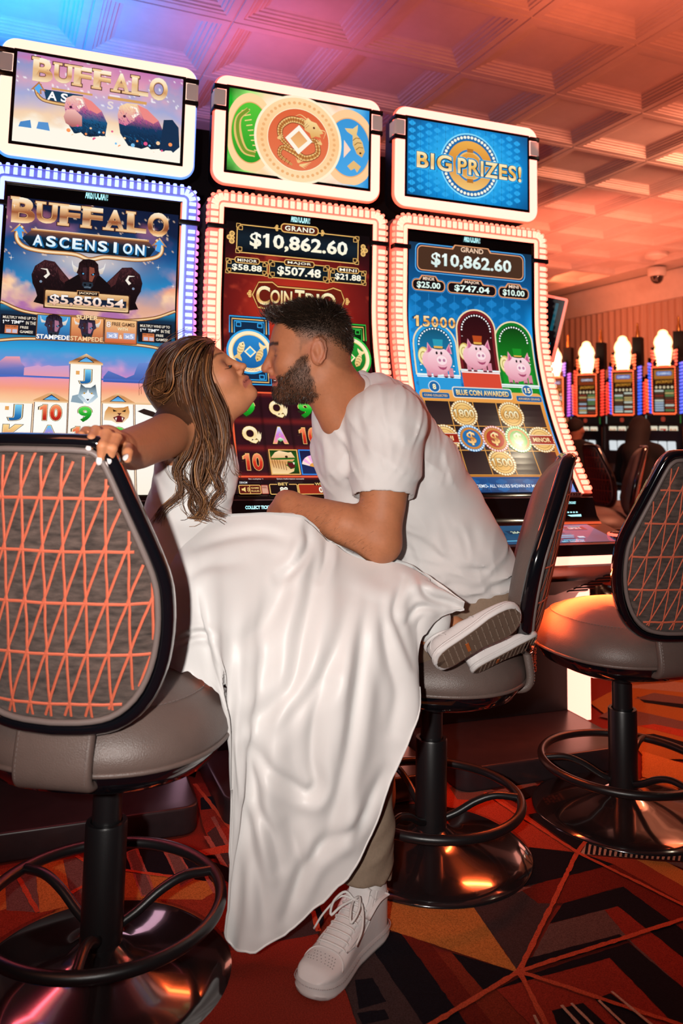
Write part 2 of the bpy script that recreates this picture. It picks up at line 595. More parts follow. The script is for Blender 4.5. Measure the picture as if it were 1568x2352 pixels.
p = cpt(1507, 590)
b = MB()
b.lathe([(0, -.03), (.05, -.028), (.075, -.012), (.11, -.006), (.115, .0), (.115, .06)], 28)
o = b.build('ceiling_speaker', M_whitep, loc=(p[0], p[1], CEIL + .002))
tag(o, 'flat round white speaker set in the coffered ceiling, farther from the wall', 'ceiling speaker')
p = cpt(1508, 628)
e = empty('dome_camera', (p[0], p[1], CEIL))
tag(e, 'dark smoked dome camera hanging from the ceiling beside the cove', 'camera')
b = MB()
b.lathe([(0, -.035), (.085, -.035), (.10, -.02), (.10, .06)], 28)
b.build('housing', M_whitep, e)
b = MB()
b.lathe([(0, -.12), (.035, -.112), (.06, -.085), (.07, -.05), (.07, -.03)], 24)
b.build('dome', M_smoke, e)
# the downlight that the third machine's screen mirrors
M_lampon = mat('lamp_glow', emit=(1, .86, .62), power=180)
e = empty('ceiling_downlight', (3.12, 1.35, CEIL))
tag(e, 'small round recessed downlight in the ceiling over the right aisle', 'ceiling light')
b = MB()
b.lathe([(.03, -.004), (.055, -.012), (.06, 0)], 24)
b.build('trim_ring', M_whitep, e)
b = MB()
b.lathe([(0, -.003), (.03, -.004)], 20)
b.build('lamp', M_lampon, e)
# ---------------------------------------------------------------- printed / displayed artwork
def scr_front(z):
    d = np.maximum(1.55 - np.asarray(z, float), 0)
    return -.06 - .5607 * d ** 1.833


_zz = np.linspace(1.95, .80, 2400)
_yy = scr_front(_zz)
_ss = np.r_[0, np.cumsum(np.hypot(np.diff(_zz), np.diff(_yy)))]
_s0 = float(np.interp(-1.80, -_zz, _ss))


def s_to_z(s):
    return np.interp(np.asarray(s) + _s0, _ss, _zz)


def z_to_s(z):
    return float(np.interp(-z, -_zz, _ss)) - _s0


S_END = z_to_s(.872)
BAND = .025
_tcache = {}


def text_raw(body, bold, space, shear):
    cu = bpy.data.curves.new('lettering', 'FONT')
    cu.body, cu.offset, cu.space_character, cu.shear, cu.resolution_u = body, bold, space, shear, 2
    ob = bpy.data.objects.new('lettering', cu)
    COL.objects.link(ob)
    bpy.context.view_layer.update()
    me = bpy.data.meshes.new_from_object(ob)
    V = np.array([v.co[:2] for v in me.vertices])
    bpy.data.objects.remove(ob)
    bpy.data.curves.remove(cu)
    bpy.data.meshes.remove(me)
    return V


def text_tris(body, bold=0., space=1.0, shear=0.):
    key = (body, round(bold, 3), space, shear)
    if key not in _tcache:
        cu = bpy.data.curves.new('lettering', 'FONT')
        cu.body = body
        cu.offset = bold
        cu.space_character = space
        cu.shear = shear
        cu.resolution_u = 2 if '$' in body else 4
        ob = bpy.data.objects.new('lettering', cu)
        COL.objects.link(ob)
        bpy.context.view_layer.update()
        me = bpy.data.meshes.new_from_object(ob)
        V = np.array([v.co[:2] for v in me.vertices])
        me.calc_loop_triangles()
        T = [tuple(t.vertices) for t in me.loop_triangles]
        bpy.data.objects.remove(ob)
        bpy.data.curves.remove(cu)
        bpy.data.meshes.remove(me)
        if '1' in body:                                        # give the figure one its flag
            one = V if body == '1' else text_raw('1', bold, space, shear)
            w, y0, y1 = np.ptp(one[:, 0]), one[:, 1].min(), one[:, 1].max()
            hgt = y1 - y0
            for i, ch in enumerate(body):
                if ch != '1':
                    continue
                xr = V[:, 0].max() if i == len(body) - 1 else text_raw(body[:i + 1], bold, space, shear)[:, 0].max()
                xl = xr - w
                k = len(V)
                V = np.vstack([V, [(xl + w * .5, y1), (xl - w * .75, y1 - hgt * .17), (xl - w * .75, y1 - hgt * .36), (xl + w * .5, y1 - hgt * .22)]])
                T = T + [(k, k + 1, k + 2), (k, k + 2, k + 3)]
        _tcache[key] = (V, T)
    return _tcache[key]


def G(*stops):
    """vertical gradient over a piece's own height: (t, '#hex') from top 0 to bottom 1"""
    ts = [s[0] for s in stops]
    cs = np.array([hx(s[1]) for s in stops])
    return lambda t: np.array([np.interp(t, ts, cs[:, k]) for k in range(3)])


GOLD = G((0, '#ffe9bd'), (.38, '#f5b65c'), (.5, '#b36a2c'), (.62, '#f0b066'), (1, '#ffdf9c'))
COPPER = G((0, '#f6cfa0'), (.35, '#c98850'), (.55, '#7a4424'), (.8, '#d99a60'), (1, '#f8d9ae'))
CREAM = G((0, '#fffdf0'), (1, '#fff2cf'))
REDN = G((0, '#ff9d6a'), (.5, '#d83a22'), (1, '#a81f1a'))


class Art:
    """flat pieces in screen coordinates: x across from the centre, s down from the top edge"""

    def __init__(a, curved=True, step=4e-5):
        a.mb = MB()
        a.off = .0006
        a.step = step
        a.curved = curved

    def pos(a, x, s):
        if a.curved:
            z = s_to_z(s)
            return (x, float(scr_front(z)) - a.off, float(z))
        return (x, -a.off, -s)

    def tris(a, V, T, col, s0=None, s1=None, dx=0.):
        a.off += a.step
        V = np.asarray(V, float)
        lo, hi = (V[:, 1].min(), V[:, 1].max()) if s0 is None else (s0, s1)
        if isinstance(col, str):
            cc = hx(col)
            cf = lambda t: cc
        elif callable(col):
            cf = col
        else:
            cc = np.asarray(col, float)
            cf = lambda t: cc
        vary = callable(col)
        for t in T:
            P = V[list(t)]
            b0, b1 = math.floor(P[:, 1].min() / BAND + 1e-9), math.floor(P[:, 1].max() / BAND - 1e-9)
            polys = []
            if (not a.curved and not vary) or b1 <= b0:
                polys = [P]
            else:
                for b in range(b0, b1 + 1):
                    q = P
                    for lim, sg in ((b * BAND, 1), ((b + 1) * BAND, -1)):
                        out = []
                        for i in range(len(q)):
                            p0, p1 = q[i], q[(i + 1) % len(q)]
                            d0, d1 = (p0[1] - lim) * sg, (p1[1] - lim) * sg
                            if d0 >= -1e-12:
                                out.append(p0)
                            if (d0 > 1e-12 and d1 < -1e-12) or (d0 < -1e-12 and d1 > 1e-12):
                                out.append(p0 + (p1 - p0) * d0 / (d0 - d1))
                        q = out
                        if len(q) < 3:
                            break
                    if len(q) >= 3:
                        polys.append(np.array(q))
            for q in polys:
                # make it face the viewer (-y)
                ar = sum(q[i][0] * q[(i + 1) % len(q)][1] - q[(i + 1) % len(q)][0] * q[i][1] for i in range(len(q)))
                if abs(ar) < 1e-10:
                    continue
                if ar > 0:
                    q = q[::-1]
                a.mb.add([a.pos(*p) for p in q], [tuple(range(len(q)))], [cf((p[1] - lo) / max(hi - lo, 1e-6)) for p in q])

    def poly(a, P, col):
        from mathutils.geometry import tessellate_polygon
        T = tessellate_polygon([[Vector((p[0], p[1], 0)) for p in P]])
        a.tris(P, T, col)

    def rect(a, x0, s0, x1, s1, col):
        a.poly([(x0, s0), (x1, s0), (x1, s1), (x0, s1)], col)

    def rrect(a, x0, s0, x1, s1, r, col, line=None, lw=.003):
        o = rrect(x1 - x0, s1 - s0, min(r, (x1 - x0) / 2.01, (s1 - s0) / 2.01), 5, (x0 + x1) / 2, (s0 + s1) / 2)
        if col is not None:
            a.poly(o, col)
        if line is not None:
            a.line(o + [o[0]], lw, line)

    def disc(a, x, s, r, col, n=28, ry=None):
        a.poly([(x + r * math.cos(i * 2 * PI / n), s + (ry or r) * math.sin(i * 2 * PI / n)) for i in range(n)], col)

    def ring(a, x, s, r0, r1, col, n=40, ry=1., a0=0., a1=360.):
        V, T = [], []
        for i in range(n + 1):
            t = math.radians(a0 + (a1 - a0) * i / n)
            for r in (r0, r1):
                V.append((x + r * math.cos(t), s + r * ry * math.sin(t)))
        for i in range(n):
            T += [(2 * i, 2 * i + 1, 2 * i + 3), (2 * i, 2 * i + 3, 2 * i + 2)]
        a.tris(V, T, col)

    def dots(a, x, s, r, n, dr, col, ry=1., a0=0., a1=360.):
        for i in range(n):
            t = math.radians(a0 + (a1 - a0) * i / n)
            a.disc(x + r * math.cos(t), s + r * ry * math.sin(t), dr, col, 8)
            a.off -= a.step
        a.off += a.step

    def line(a, P, w, col, taper=None):
        P = np.asarray(P, float)
        T0 = np.gradient(P, axis=0)
        T0 /= np.linalg.norm(T0, axis=1)[:, None] + 1e-12
        N = np.stack([-T0[:, 1], T0[:, 0]], 1)
        if np.allclose(P[0], P[-1]):
            t = unit(P[1] - P[-2])
            N[0] = N[-1] = (-t[1], t[0])
        ww = np.full(len(P), w) if taper is None else w * np.interp(np.linspace(0, 1, len(P)), *taper)
        V, T = [], []
        for i in range(len(P)):
            V += [P[i] + N[i] * ww[i] / 2, P[i] - N[i] * ww[i] / 2]
        for i in range(len(P) - 1):
            T += [(2 * i, 2 * i + 1, 2 * i + 3), (2 * i, 2 * i + 3, 2 * i + 2)]
        a.tris(V, T, col)

    def text(a, body, x0, s0, x1, s1, col, bold=0., out=None, ow=.04, space=1.0, shear=0., glow=None):
        """text fitted to the box; out = outline colours from the widest inwards"""
        ref, _ = text_tris(body, bold * .55, space, shear)
        lo, hi = ref.min(0), ref.max(0)
        kx, ky = (x1 - x0) / (hi[0] - lo[0]), (s1 - s0) / (hi[1] - lo[1])
        bold, ow = bold * .55, ow * .55
        outs = out or []
        if isinstance(outs, str):
            outs = [outs]
        for k, (b, c) in enumerate([(bold + ow * (len(outs) - i), c) for i, c in enumerate(outs)] + [(bold, col)]):
            V, T = text_tris(body, b, space, shear)
            W = np.stack([x0 + (V[:, 0] - lo[0]) * kx, s1 - (V[:, 1] - lo[1]) * ky], 1)
            a.tris(W, T, c, s0, s1)

    def build(a, name, m, parent):
        return a.mb.build(name, m, parent, smooth=0)


def screen_grid(fn, x0, x1, s0, s1, step, curved=True):
    """the lit panel itself: a fine grid whose point colours are the moving picture's backdrop"""
    nx, ns = int(round((x1 - x0) / step)) + 1, int(round((s1 - s0) / step)) + 1
    xs, ss = np.linspace(x0, x1, nx), np.arange(ns) * step + s0
    ss[-1] = s1
    X, S = np.meshgrid(xs, ss)
    C = np.clip(fn(X, S), 0, None)
    mb = MB()
    if curved:
        Z = s_to_z(S)
        P = np.stack([X, scr_front(Z) - .0004, Z], -1)
    else:
        P = np.stack([X, np.full_like(X, -.0004), -S], -1)
    mb.grid(P, cols=C)
    return mb


def lerp(a, b, t):
    t = np.clip(np.asarray(t, float), 0, 1)[..., None]
    return np.asarray(a) * (1 - t) + np.asarray(b) * t


def ramp(v, stops):
    ts = [s[0] for s in stops]
    cs = np.array([hx(s[1]) for s in stops])
    return np.stack([np.interp(v, ts, cs[:, k]) for k in range(3)], -1)


# ------------------------------------------------------------ screen one: prairie game
def fur(a, P, n, cols, ln, w, seed=1, flow=(.3, 1.)):
    """short painted strokes inside an outline"""
    r = random.Random(seed)
    P = np.asarray(P, float)
    lo, hi = P.min(0), P.max(0)
    k = 0
    while k < n:
        x, y = r.uniform(lo[0], hi[0]), r.uniform(lo[1], hi[1])
        ins = False
        for i in range(len(P)):
            (x0, y0), (x1, y1) = P[i], P[(i + 1) % len(P)]
            if (y0 > y) != (y1 > y) and x < (x1 - x0) * (y - y0) / (y1 - y0) + x0:
                ins = not ins
        k += 1
        if not ins:
            continue
        dx, dy = flow[0] + r.uniform(-.5, .5), flow[1] + r.uniform(-.3, .3)
        l_ = ln * r.uniform(.5, 1.2)
        c = cols[min(len(cols) - 1, int((y - lo[1]) / (hi[1] - lo[1] + 1e-9) * len(cols) + r.uniform(-.6, .6)) if True else 0)]
        q = (x + dx * l_, y + dy * l_)
        a.tris([(x - w, y), (x + w, y), q], [(0, 1, 2)], c)
        a.off -= a.step * .96


def bison_head(a, x, s, k, face='#2a1418', lit='#8a4a3a', eye='#5aa9d8', horns=True):
    if horns:
        for sg in (-1, 1):
            P = [(x + sg * k * p, s + k * q) for p, q in ((.42, -.45), (.70, -.40), (.92, -.55), (1.02, -.85), (.98, -.5), (.86, -.12), (.62, -.05), (.45, -.12))]
            a.poly(P, G((0, '#ffffff'), (1, '#c9b8a8')))
    o = [(0, -1.0), (.34, -.95), (.58, -.70), (.62, -.30), (.70, -.05), (.50, .12), (.42, .5), (.34, .78), (.16, .98), (-.16, .98), (-.34, .78), (-.42, .5), (-.50, .12), (-.70, -.05), (-.62, -.30), (-.58, -.70), (-.34, -.95)]
    a.poly([(x + k * p, s + k * q) for p, q in o], G((0, '#1c0d10'), (.5, face), (1, '#10080c')))
    fur(a, [(x + k * p * .95, s + k * q * .95) for p, q in o], 220, ['#0c0608', '#3a2024', '#2a1418', '#160b0e'], k * .16, k * .02, 5)
    a.poly([(x + k * p, s + k * q) for p, q in ((.05, -.5), (.34, -.45), (.42, 0), (.26, .45), (.08, .42))], lit)
    a.poly([(x + k * p, s + k * q) for p, q in ((-.34, -.42), (-.1, -.45), (-.12, .38), (-.3, .3))], '#3d2228')
    for sg in (-1, 1):
        a.poly([(x + sg * k * p, s + k * q) for p, q in ((.16, -.02), (.40, -.16), (.42, -.02), (.26, .08))], '#0b0609')
        a.disc(x + sg * k * .3, s - k * .03, k * .055, eye, 8)
    a.poly([(x + k * p, s + k * q) for p, q in ((-.30, .50), (.30, .50), (.34, .70), (.16, .92), (-.16, .92), (-.34, .70))], '#26303c')
    for sg in (-1, 1):
        a.disc(x + sg * k * .16, s + k * .66, k * .075, '#05060a', 8)
    a.line([(x - k * .2, s + k * .84), (x, s + k * .80), (x + k * .2, s + k * .84)], k * .04, '#7d8fa0')


def bison_side(a, x, s, k, sg=1):
    o = [(-.95, -.15), (-.80, -.62), (-.35, -.98), (.15, -.92), (.55, -.45), (.95, .0), (1.05, .6), (.55, .95), (.2, 1.2), (-.3, 1.4), (-.78, 1.3), (-.62, .95), (-.72, .62), (-.88, .3)]
    a.poly([(x + sg * k * p, s + k * q) for p, q in o], G((0, '#3a1d22'), (.4, '#1c0e12'), (1, '#0d070a')))
    a.poly([(x + sg * k * p, s + k * q) for p, q in ((.25, -.7), (.55, -.4), (.95, .05), (.9, .4), (.45, 0))], '#4a2426')
    fur(a, [(x + sg * k * p * .96, s + k * q * .96) for p, q in o], 420, ['#5a3034', '#2c1519', '#1a0c10', '#0a0508'], k * .14, k * .016, 9)
    a.line([(x + sg * k * p, s + k * q) for p, q in ((-.30, -.05), (-.12, -.25), (-.22, -.48), (-.52, -.50))], k * .16, '#f3e9dc', ((0, .4, 1), (1, .9, .1)))
    a.disc(x - sg * k * .48, s + k * .18, k * .07, '#7f8fa6', 8)


def copper_tab(a, x0, x1, s_apex, s_base):
    xm = (x0 + x1) / 2
    a.poly([(x0 - .003, s_base), (x0 - .003, s_base - .007), (xm, s_apex - .003), (x1 + .003, s_base - .007), (x1 + .003, s_base)], COPPER)
    a.poly([(xm - .026, s_base - .008), (xm, s_apex + .006), (xm + .026, s_base - .008)], '#20100c')
    a.poly([(xm - .021, s_base - .0095), (xm, s_apex + .0095), (xm + .021, s_base - .0095)], G((0, '#2f7fd0'), (1, '#6fc0f0')))


def buffalo_word(a, x0, x1, s0, s1, glow):
    n = 7
    p = (x1 - x0) / n
    lay = []
    for i, ch in enumerate('BUFFALO'):
        big = ch in 'BO'
        lay.append((ch, x0 + i * p + p * (.0 if big else .05), x0 + (i + 1) * p - p * (.0 if big else .05), s0 - (.004 if big else -.003), s1 + (.004 if big else -.003)))
    for ps in range(3):
        for ch, a0, a1, b0, b1 in lay:
            w = a1 - a0
            bars = []
            if ch in 'UFFALB':
                hb = (b1 - b0) * .085
                if ch in 'UFLB':
                    bars.append((a0 - w * .05, b0, a0 + w * (.42 if ch != 'B' else .3), b0 + hb))
                if ch == 'U':
                    bars.append((a1 - w * .42, b0, a1 + w * .05, b0 + hb))
                if ch in 'FAL':
                    bars.append((a0 - w * .07, b1 - hb, a0 + w * .45, b1))
                if ch == 'A':
                    bars.append((a1 - w * .42, b1 - hb, a1 + w * .07, b1))
            if ps == 0:
                a.text(ch, a0, b0, a1, b1, '#38170c', .105)
                for r in bars:
                    a.rect(r[0] - .004, r[1] - .004, r[2] + .004, r[3] + .004, '#38170c')
            elif ps == 1:
                a.text(ch, a0, b0, a1, b1, '#d8a272', .08)
                for r in bars:
                    a.rect(r[0] - .0016, r[1] - .0016, r[2] + .0016, r[3] + .0016, '#d8a272')
            else:
                g = G((0, '#fff4da'), (.3, '#f0bb80'), (.52, '#a8603a'), (.7, '#8a4a2c'), (.85, '#e8aa6c'), (1, '#ffe6bd')) if not glow else \
                    G((0, '#fff6e0'), (.4, '#ffd9a0'), (.6, '#c98a50'), (1, '#ffe9c0'))
                a.text(ch, a0, b0, a1, b1, g, .05)
                for r in bars:
                    a.rect(*r, '#f5cf9c' if r[1] < (b0 + b1) / 2 else '#f0c490')


def bg_one(X, S):
    n1, n2 = fnoise(X * 11 + 3, S * 11, 1, 5), fnoise(X * 20, S * 24 + 9, 2, 5)
    sky = ramp(S + .04 * n1, [(-.1, '#0a1430'), (.06, '#12203f'), (.16, '#10508c'), (.26, '#2a86c0'), (.33, '#e0a890'), (.38, '#f6c0a0')])
    neb = np.clip(n1 * 2.2 + np.abs(X) * 3.2 - .55, 0, 1) * np.clip(1 - S / .14, 0, 1)
    sky = lerp(sky, hx('#d07a98'), neb * .75)
    st = (fnoise(X * 160, S * 160, 7, 1) > .80) & (S < .2)
    sky = np.where(st[..., None], lerp(sky, hx('#ffd9b8'), np.full(X.shape, .7)), sky)
    cl = np.clip((n1 + .5 * n2) * 2.3 + (S - .27) * 9 + (np.abs(X) - .16) * 4, 0, 1) * np.clip((S - .18) / .08, 0, 1)
    sky = lerp(sky, ramp(S + .06 * n2, [(.18, '#6a86c8'), (.26, '#f0a080'), (.31, '#fbd0a8'), (.36, '#b070a8')]), cl)
    ray = np.exp(-((X + .01) / .13) ** 2 - ((S - .19) / .045) ** 2)
    sky = lerp(sky, hx('#e8d8d0'), ray * .8)
    low = ramp(S + .012 * n1, [(.44, '#1d78ba'), (.49, '#2f9fd8'), (.54, '#6f8fd4'), (.58, '#c089c8'), (.60, '#f09aa0'), (.63, '#f8a080'), (.66, '#fbc496'), (.72, '#fde2c0')])
    low = lerp(low, hx('#e9a0c8'), np.clip(n2 * 1.5 - .2, 0, 1) * np.clip((S - .50) / .05, 0, 1) * np.clip((.6 - S) / .02, 0, 1) * .7)
    return np.where((S > .42)[..., None], low, sky)


def draw_one(a):
    # swinging copper sign with arrows
    sgn = spline([(-.222, .094), (-.238, .118), (-.232, .145), (-.205, .163), (-.15, .170), (-.06, .170), (-.012, .183), (.04, .170), (.13, .170), (.185, .161), (.214, .145), (.220, .118), (.200, .094)], 60)
    buffalo_word(a, -.258, .240, .004, .080, False)
    for sg, xc in ((-1, -.231), (1, .211)):
        a.poly([(xc - .026, .117), (xc + sg * -.010 * 0, .086), (xc + .026, .117), (xc + .013, .114), (xc + .012, .13), (xc - .012, .13), (xc - .013, .114)], COPPER)
    a.poly([(-.195, .104), (.175, .104), (.198, .128), (.178, .160), (-.19, .164), (-.222, .132)], G((0, '#7a4a30'), (.12, '#20344c'), (.5, '#0d2030'), (1, '#0a141e')))
    a.line(sgn, .0155, '#3a1a10')
    a.line(sgn, .0125, '#c88a54')
    a.line(sgn, .006, '#fbe0b4')
    a.line([(-.196, .101), (.176, .101)], .007, '#c98d58')
    a.line([(-.19, .099), (.17, .099)], .002, '#ffe9c4')
    for xc, sg in ((-.231, -1), (.211, 1)):
        a.poly([(xc - .017, .112), (xc, .093), (xc + .017, .112), (xc + .007, .111), (xc + .008 - sg * .004, .137), (xc - .006 - sg * .006, .132), (xc - .007, .111)], '#4aa4ea')
    for i, ch in enumerate('ASCENSION'):
        x = -.190 + i * .0402
        wd = .010 if ch == 'I' else .030
        x0 = x + (.032 - wd) / 2
        a.text(ch, x0 + .006, .120, x0 + wd + .006, .157, '#1d6ea8', .05)
        a.text(ch, x0, .117, x0 + wd, .153, G((0, '#ffffff'), (1, '#cfeefe')), .045, ['#10405f'], .03)
    a.text('TM', .170, .121, .179, .125, '#ffffff', .02)
    for sg in (-1, 1):
        bison_side(a, -.128 if sg > 0 else .102, .258, .062, sg)
    a.poly([(-.09, .33), (-.085, .265), (-.03, .225), (.012, .225), (.058, .265), (.07, .33)], '#140a0d')
    bison_head(a, -.014, .234, .052)
    # jackpot plate
    a.rect(-.146, .293, .122, .356, '#3a1e12')
    a.rrect(-.142, .296, .118, .352, .004, G((0, '#f0c48c'), (.5, '#b07440'), (1, '#f3cf9a')))
    a.rrect(-.135, .303, .111, .346, .003, G((0, '#0d1626'), (1, '#1a2c46')))
    a.rect(-.046, .289, .024, .307, '#c48a54')
    a.rect(-.044, .291, .022, .305, '#251510')
    a.text('JACKPOT', -.040, .2935, .018, .3025, '#ffe4c0', .02)
    a.text('$5,850.54', -.128, .308, .104, .346, G((0, '#ffffff'), (.5, '#f5d5c0'), (1, '#e0a88a')), .045, ['#3a2030'], .03)
    # banner band
    top = spline([(-.272, .345), (-.2, .372), (-.10, .380), (0, .378), (.10, .381), (.2, .366), (.272, .336)], 40)
    bot = spline([(-.272, .474), (-.2, .464), (-.1, .460), (0, .461), (.1, .461), (.2, .468), (.272, .486)], 40)
    V = np.vstack([top, bot])
    a.tris(V, [t for i in range(39) for t in ((i, i + 1, 41 + i), (i, 41 + i, 40 + i))], G((0, '#2a8fc0'), (.2, '#12304a'), (.6, '#0a1826'), (1, '#2a8fc0')), .345, .475)
    for ln in (top, bot):
        a.line(ln, .012, '#5a3018')
        a.line(ln, .008, '#c88c52')
        a.line(ln, .003, '#ffe2b0')
    for x0, x1, nm in ((-.262, -.165, 0), (.158, .255, 1)):
        a.rect(x0 - .006, .385, x1 + .006, .452, '#0c1420')
        a.text('MULTIPLY WINS UP TO', x0, .390, x1, .399, '#f3e6d2', .03)
        a.text('125 TIMES', x0, .404, x0 + .062, .416, '#ffffff', .05)
        a.text('IN THE', x0 + .068, .405, x1, .416, '#f3e6d2', .03)
        a.rect(x0 + .008, .421, x0 + .046, .448, '#d87a4a')
        a.text('FREE GAMES', x0 + .010, .423, x0 + .044, .428, '#3a2010', .02)
        a.rect(x0 + .012, .434, x0 + .026, .446, '#c8c0d0')
        a.rect(x0 + .030, .434, x0 + .044, .446, '#c8c0d0')
        a.text('FREE', x0 + .052, .422, x0 + .076, .430, '#f3e6d2', .03)
        a.text('GAMES!', x0 + .052, .436, x0 + .090, .445, '#f3e6d2', .03)
    for x0, bgc, tx, hc in ((-.160, G((0, '#4aa6dc'), (1, '#1d4f90')), 'STAMPEDE', '#ffffff'), (-.058, G((0, '#f8b070'), (1, '#b85a3a')), 'STAMPEDE', '#ffcf98'), (.047, G((0, '#f6c48a'), (1, '#d06038')), '', '')):
        a.rect(x0 - .003, .378, x0 + .101, .464, '#7a4a28')
        a.rect(x0, .381, x0 + .098, .461, bgc)
        if tx:
            bison_head(a, x0 + .049, .416, .041, '#3a3550', '#a8708a')
            a.text(tx, x0 - .001, .445, x0 + .099, .461, hc, .05, ['#3a2238'], .05)
    a.text('SUPER', -.044, .372, .024, .387, '#ffd9a8', .05, ['#402010'], .05)
    a.text('8', .050, .388, .064, .408, '#f6e2d8', .06, ['#30202a'], .05)
    a.text('FREE GAMES', .068, .389, .140, .402, '#3d2014', .04)
    a.text('WITH', .085, .406, .118, .417, '#ffeec0', .04, ['#6a3018'], .04)
    for x0, t in ((.052, 'x3'), (.105, 'x5')):
        a.rect(x0, .425, x0 + .036, .446, '#a8b4d8')
        a.text(t, x0 + .004, .428, x0 + .032, .443, '#f2f2ff', .05, ['#40507a'], .04)
    a.text('&', .091, .432, .102, .446, '#ffe4c0', .04)
    # mesas
    for P, c in (([(-.272, .575), (-.262, .545), (-.245, .527), (-.205, .525), (-.200, .545), (-.188, .560), (-.15, .590), (-.272, .598)], G((0, '#f0a0a8'), (.5, '#6a78c0'), (1, '#3a62b0'))),
                 ([(-.19, .562), (-.15, .552), (-.14, .556), (-.12, .550), (-.105, .553), (-.06, .548), (-.058, .59), (-.19, .592)], G((0, '#c8a0d0'), (1, '#e89aa8'))),
                 ([(.045, .582), (.06, .560), (.075, .566), (.115, .583), (.14, .570), (.148, .545), (.155, .528), (.19, .525), (.198, .548), (.21, .575), (.272, .59), (.272, .6), (.045, .6)], G((0, '#6a8ad0'), (1, '#3a58a8')))):
        a.poly(P, c)
    a.rect(-.272, .588, .272, .594, '#4a6ac0')
    for sx, ss in ((.262, .25), (-.25, .20), (.21, .19), (.19, .06), (.235, .02), (-.25, .03)):
        a.poly([(sx - .008, ss), (sx, ss - .001), (sx, ss - .010), (sx + .001, ss), (sx + .009, ss), (sx + .001, ss + .001), (sx, ss + .010), (sx - .001, ss + .001)], '#fdf0e0')
    # reels
    for k, (x0, x1, st) in enumerate(((-.256, -.158, .684), (-.155, -.058, .678), (-.057, .040, .542), (.043, .139, .676), (.142, .240, .676))):
        if k in (1, 2, 3):
            copper_tab(a, x0, x1, (.644, .507, .640)[k - 1], st)
        else:
            a.rect(x0, st - .008, x1, st, COPPER)
        a.rect(x0, st, x1, S_END, '#5a3020')
        a.rect(x0 + .002, st, x1 - .002, S_END, G((0, '#fffaf0'), (.2, '#fffef8'), (1, '#fff4e2')))
    BLU, GRN, PUR, ORG = G((0, '#7fd4f6'), (.5, '#2a86c4'), (1, '#155a98')), G((0, '#5ee05a'), (.5, '#18a028'), (1, '#0a6a18')), G((0, '#58c8f0'), (.5, '#b070d8'), (1, '#f08ac0')), G((0, '#ffd890'), (1, '#d06a28'))
    for t, x, s, w, h, c in (('J', -.009, .584, .034, .050, BLU), ('9', -.007, .716, .040, .054, GRN), ('10', -.010, .786, .062, .054, REDN), ('J', -.206, .716, .036, .054, BLU),
                             ('10', -.106, .713, .062, .054, REDN), ('A', -.108, .786, .052, .056, PUR), ('K', -.207, .786, .056, .056, ORG), ('Q', .092, .786, .046, .056, GRN),
                             ('Q', -.108, .86, .05, .056, GRN), ('9', -.207, .86, .042, .056, GRN), ('A', -.01, .86, .05, .056, PUR), ('J', .092, .86, .036, .056, BLU)):
        a.text(t, x - w / 2, s - h / 2, x + w / 2, s + h / 2, c, .07, ['#3a2410', '#f5dca8'], .035)
    for x, s in ((-.033, .570), (-.230, .70)):
        a.rect(x - .005, s - .005, x + .006, s + .008, '#e8a860')
    # wolf
    wx, ws = .0, .644
    a.poly([(wx - .05, ws + .03), (wx - .046, ws + .008), (wx - .02, ws), (wx - .012, ws + .035)], '#8fa6b4')
    a.poly([(wx + p, ws + q) for p, q in ((-.026, -.008), (-.022, -.034), (-.008, -.022), (.008, -.022), (.022, -.034), (.026, -.008), (.030, .010), (.014, .028), (0, .036), (-.014, .028), (-.030, .010))], G((0, '#20303c'), (.5, '#9fb8c6'), (1, '#d8e6ee')))
    a.poly([(wx + p, ws + q) for p, q in ((-.02, .004), (-.004, -.004), (0, -.016), (.004, -.004), (.02, .004), (.008, .018), (0, .03), (-.008, .018))], '#eef6fa')
    for sg in (-1, 1):
        a.disc(wx + sg * .011, ws - .002, .0030, '#e8b040', 8)
        a.disc(wx + sg * .011, ws - .002, .0014, '#101820', 6)
    a.poly([(wx - .005, ws + .018), (wx + .005, ws + .018), (wx, ws + .025)], '#101820')
    # cougar
    cx, cs = .092, .712
    a.poly([(cx + p, cs + q) for p, q in ((-.04, -.008), (-.03, -.026), (-.014, -.022), (.016, -.024), (.03, -.03), (.034, -.008), (.030, .012), (.014, .03), (-.004, .034), (-.02, .024), (-.044, .022))], G((0, '#c8823c'), (.5, '#e8b070'), (1, '#f8e2c0')))
    a.poly([(cx + p, cs + q) for p, q in ((-.016, .012), (.002, .004), (.020, .012), (.012, .028), (-.006, .028))], '#6a1820')
    a.poly([(cx - .010, cs + .013), (cx - .007, cs + .024), (cx - .004, cs + .012)], '#fff6e8')
    a.poly([(cx + .010, cs + .011), (cx + .012, cs + .023), (cx + .015, cs + .013)], '#fff6e8')
    a.poly([(cx - .004, cs - .004), (cx + .010, cs - .004), (cx + .003, cs + .005)], '#5a2420')
    for sg in (-1, 1):
        a.poly([(cx + .003 + sg * .006, cs - .010), (cx + .003 + sg * .020, cs - .017), (cx + .003 + sg * .018, cs - .008)], '#1c120c')
    a.poly([(.150, .70), (.17, .69), (.20, .70), (.225, .715), (.20, .72), (.17, .71)], '#2a1c18')


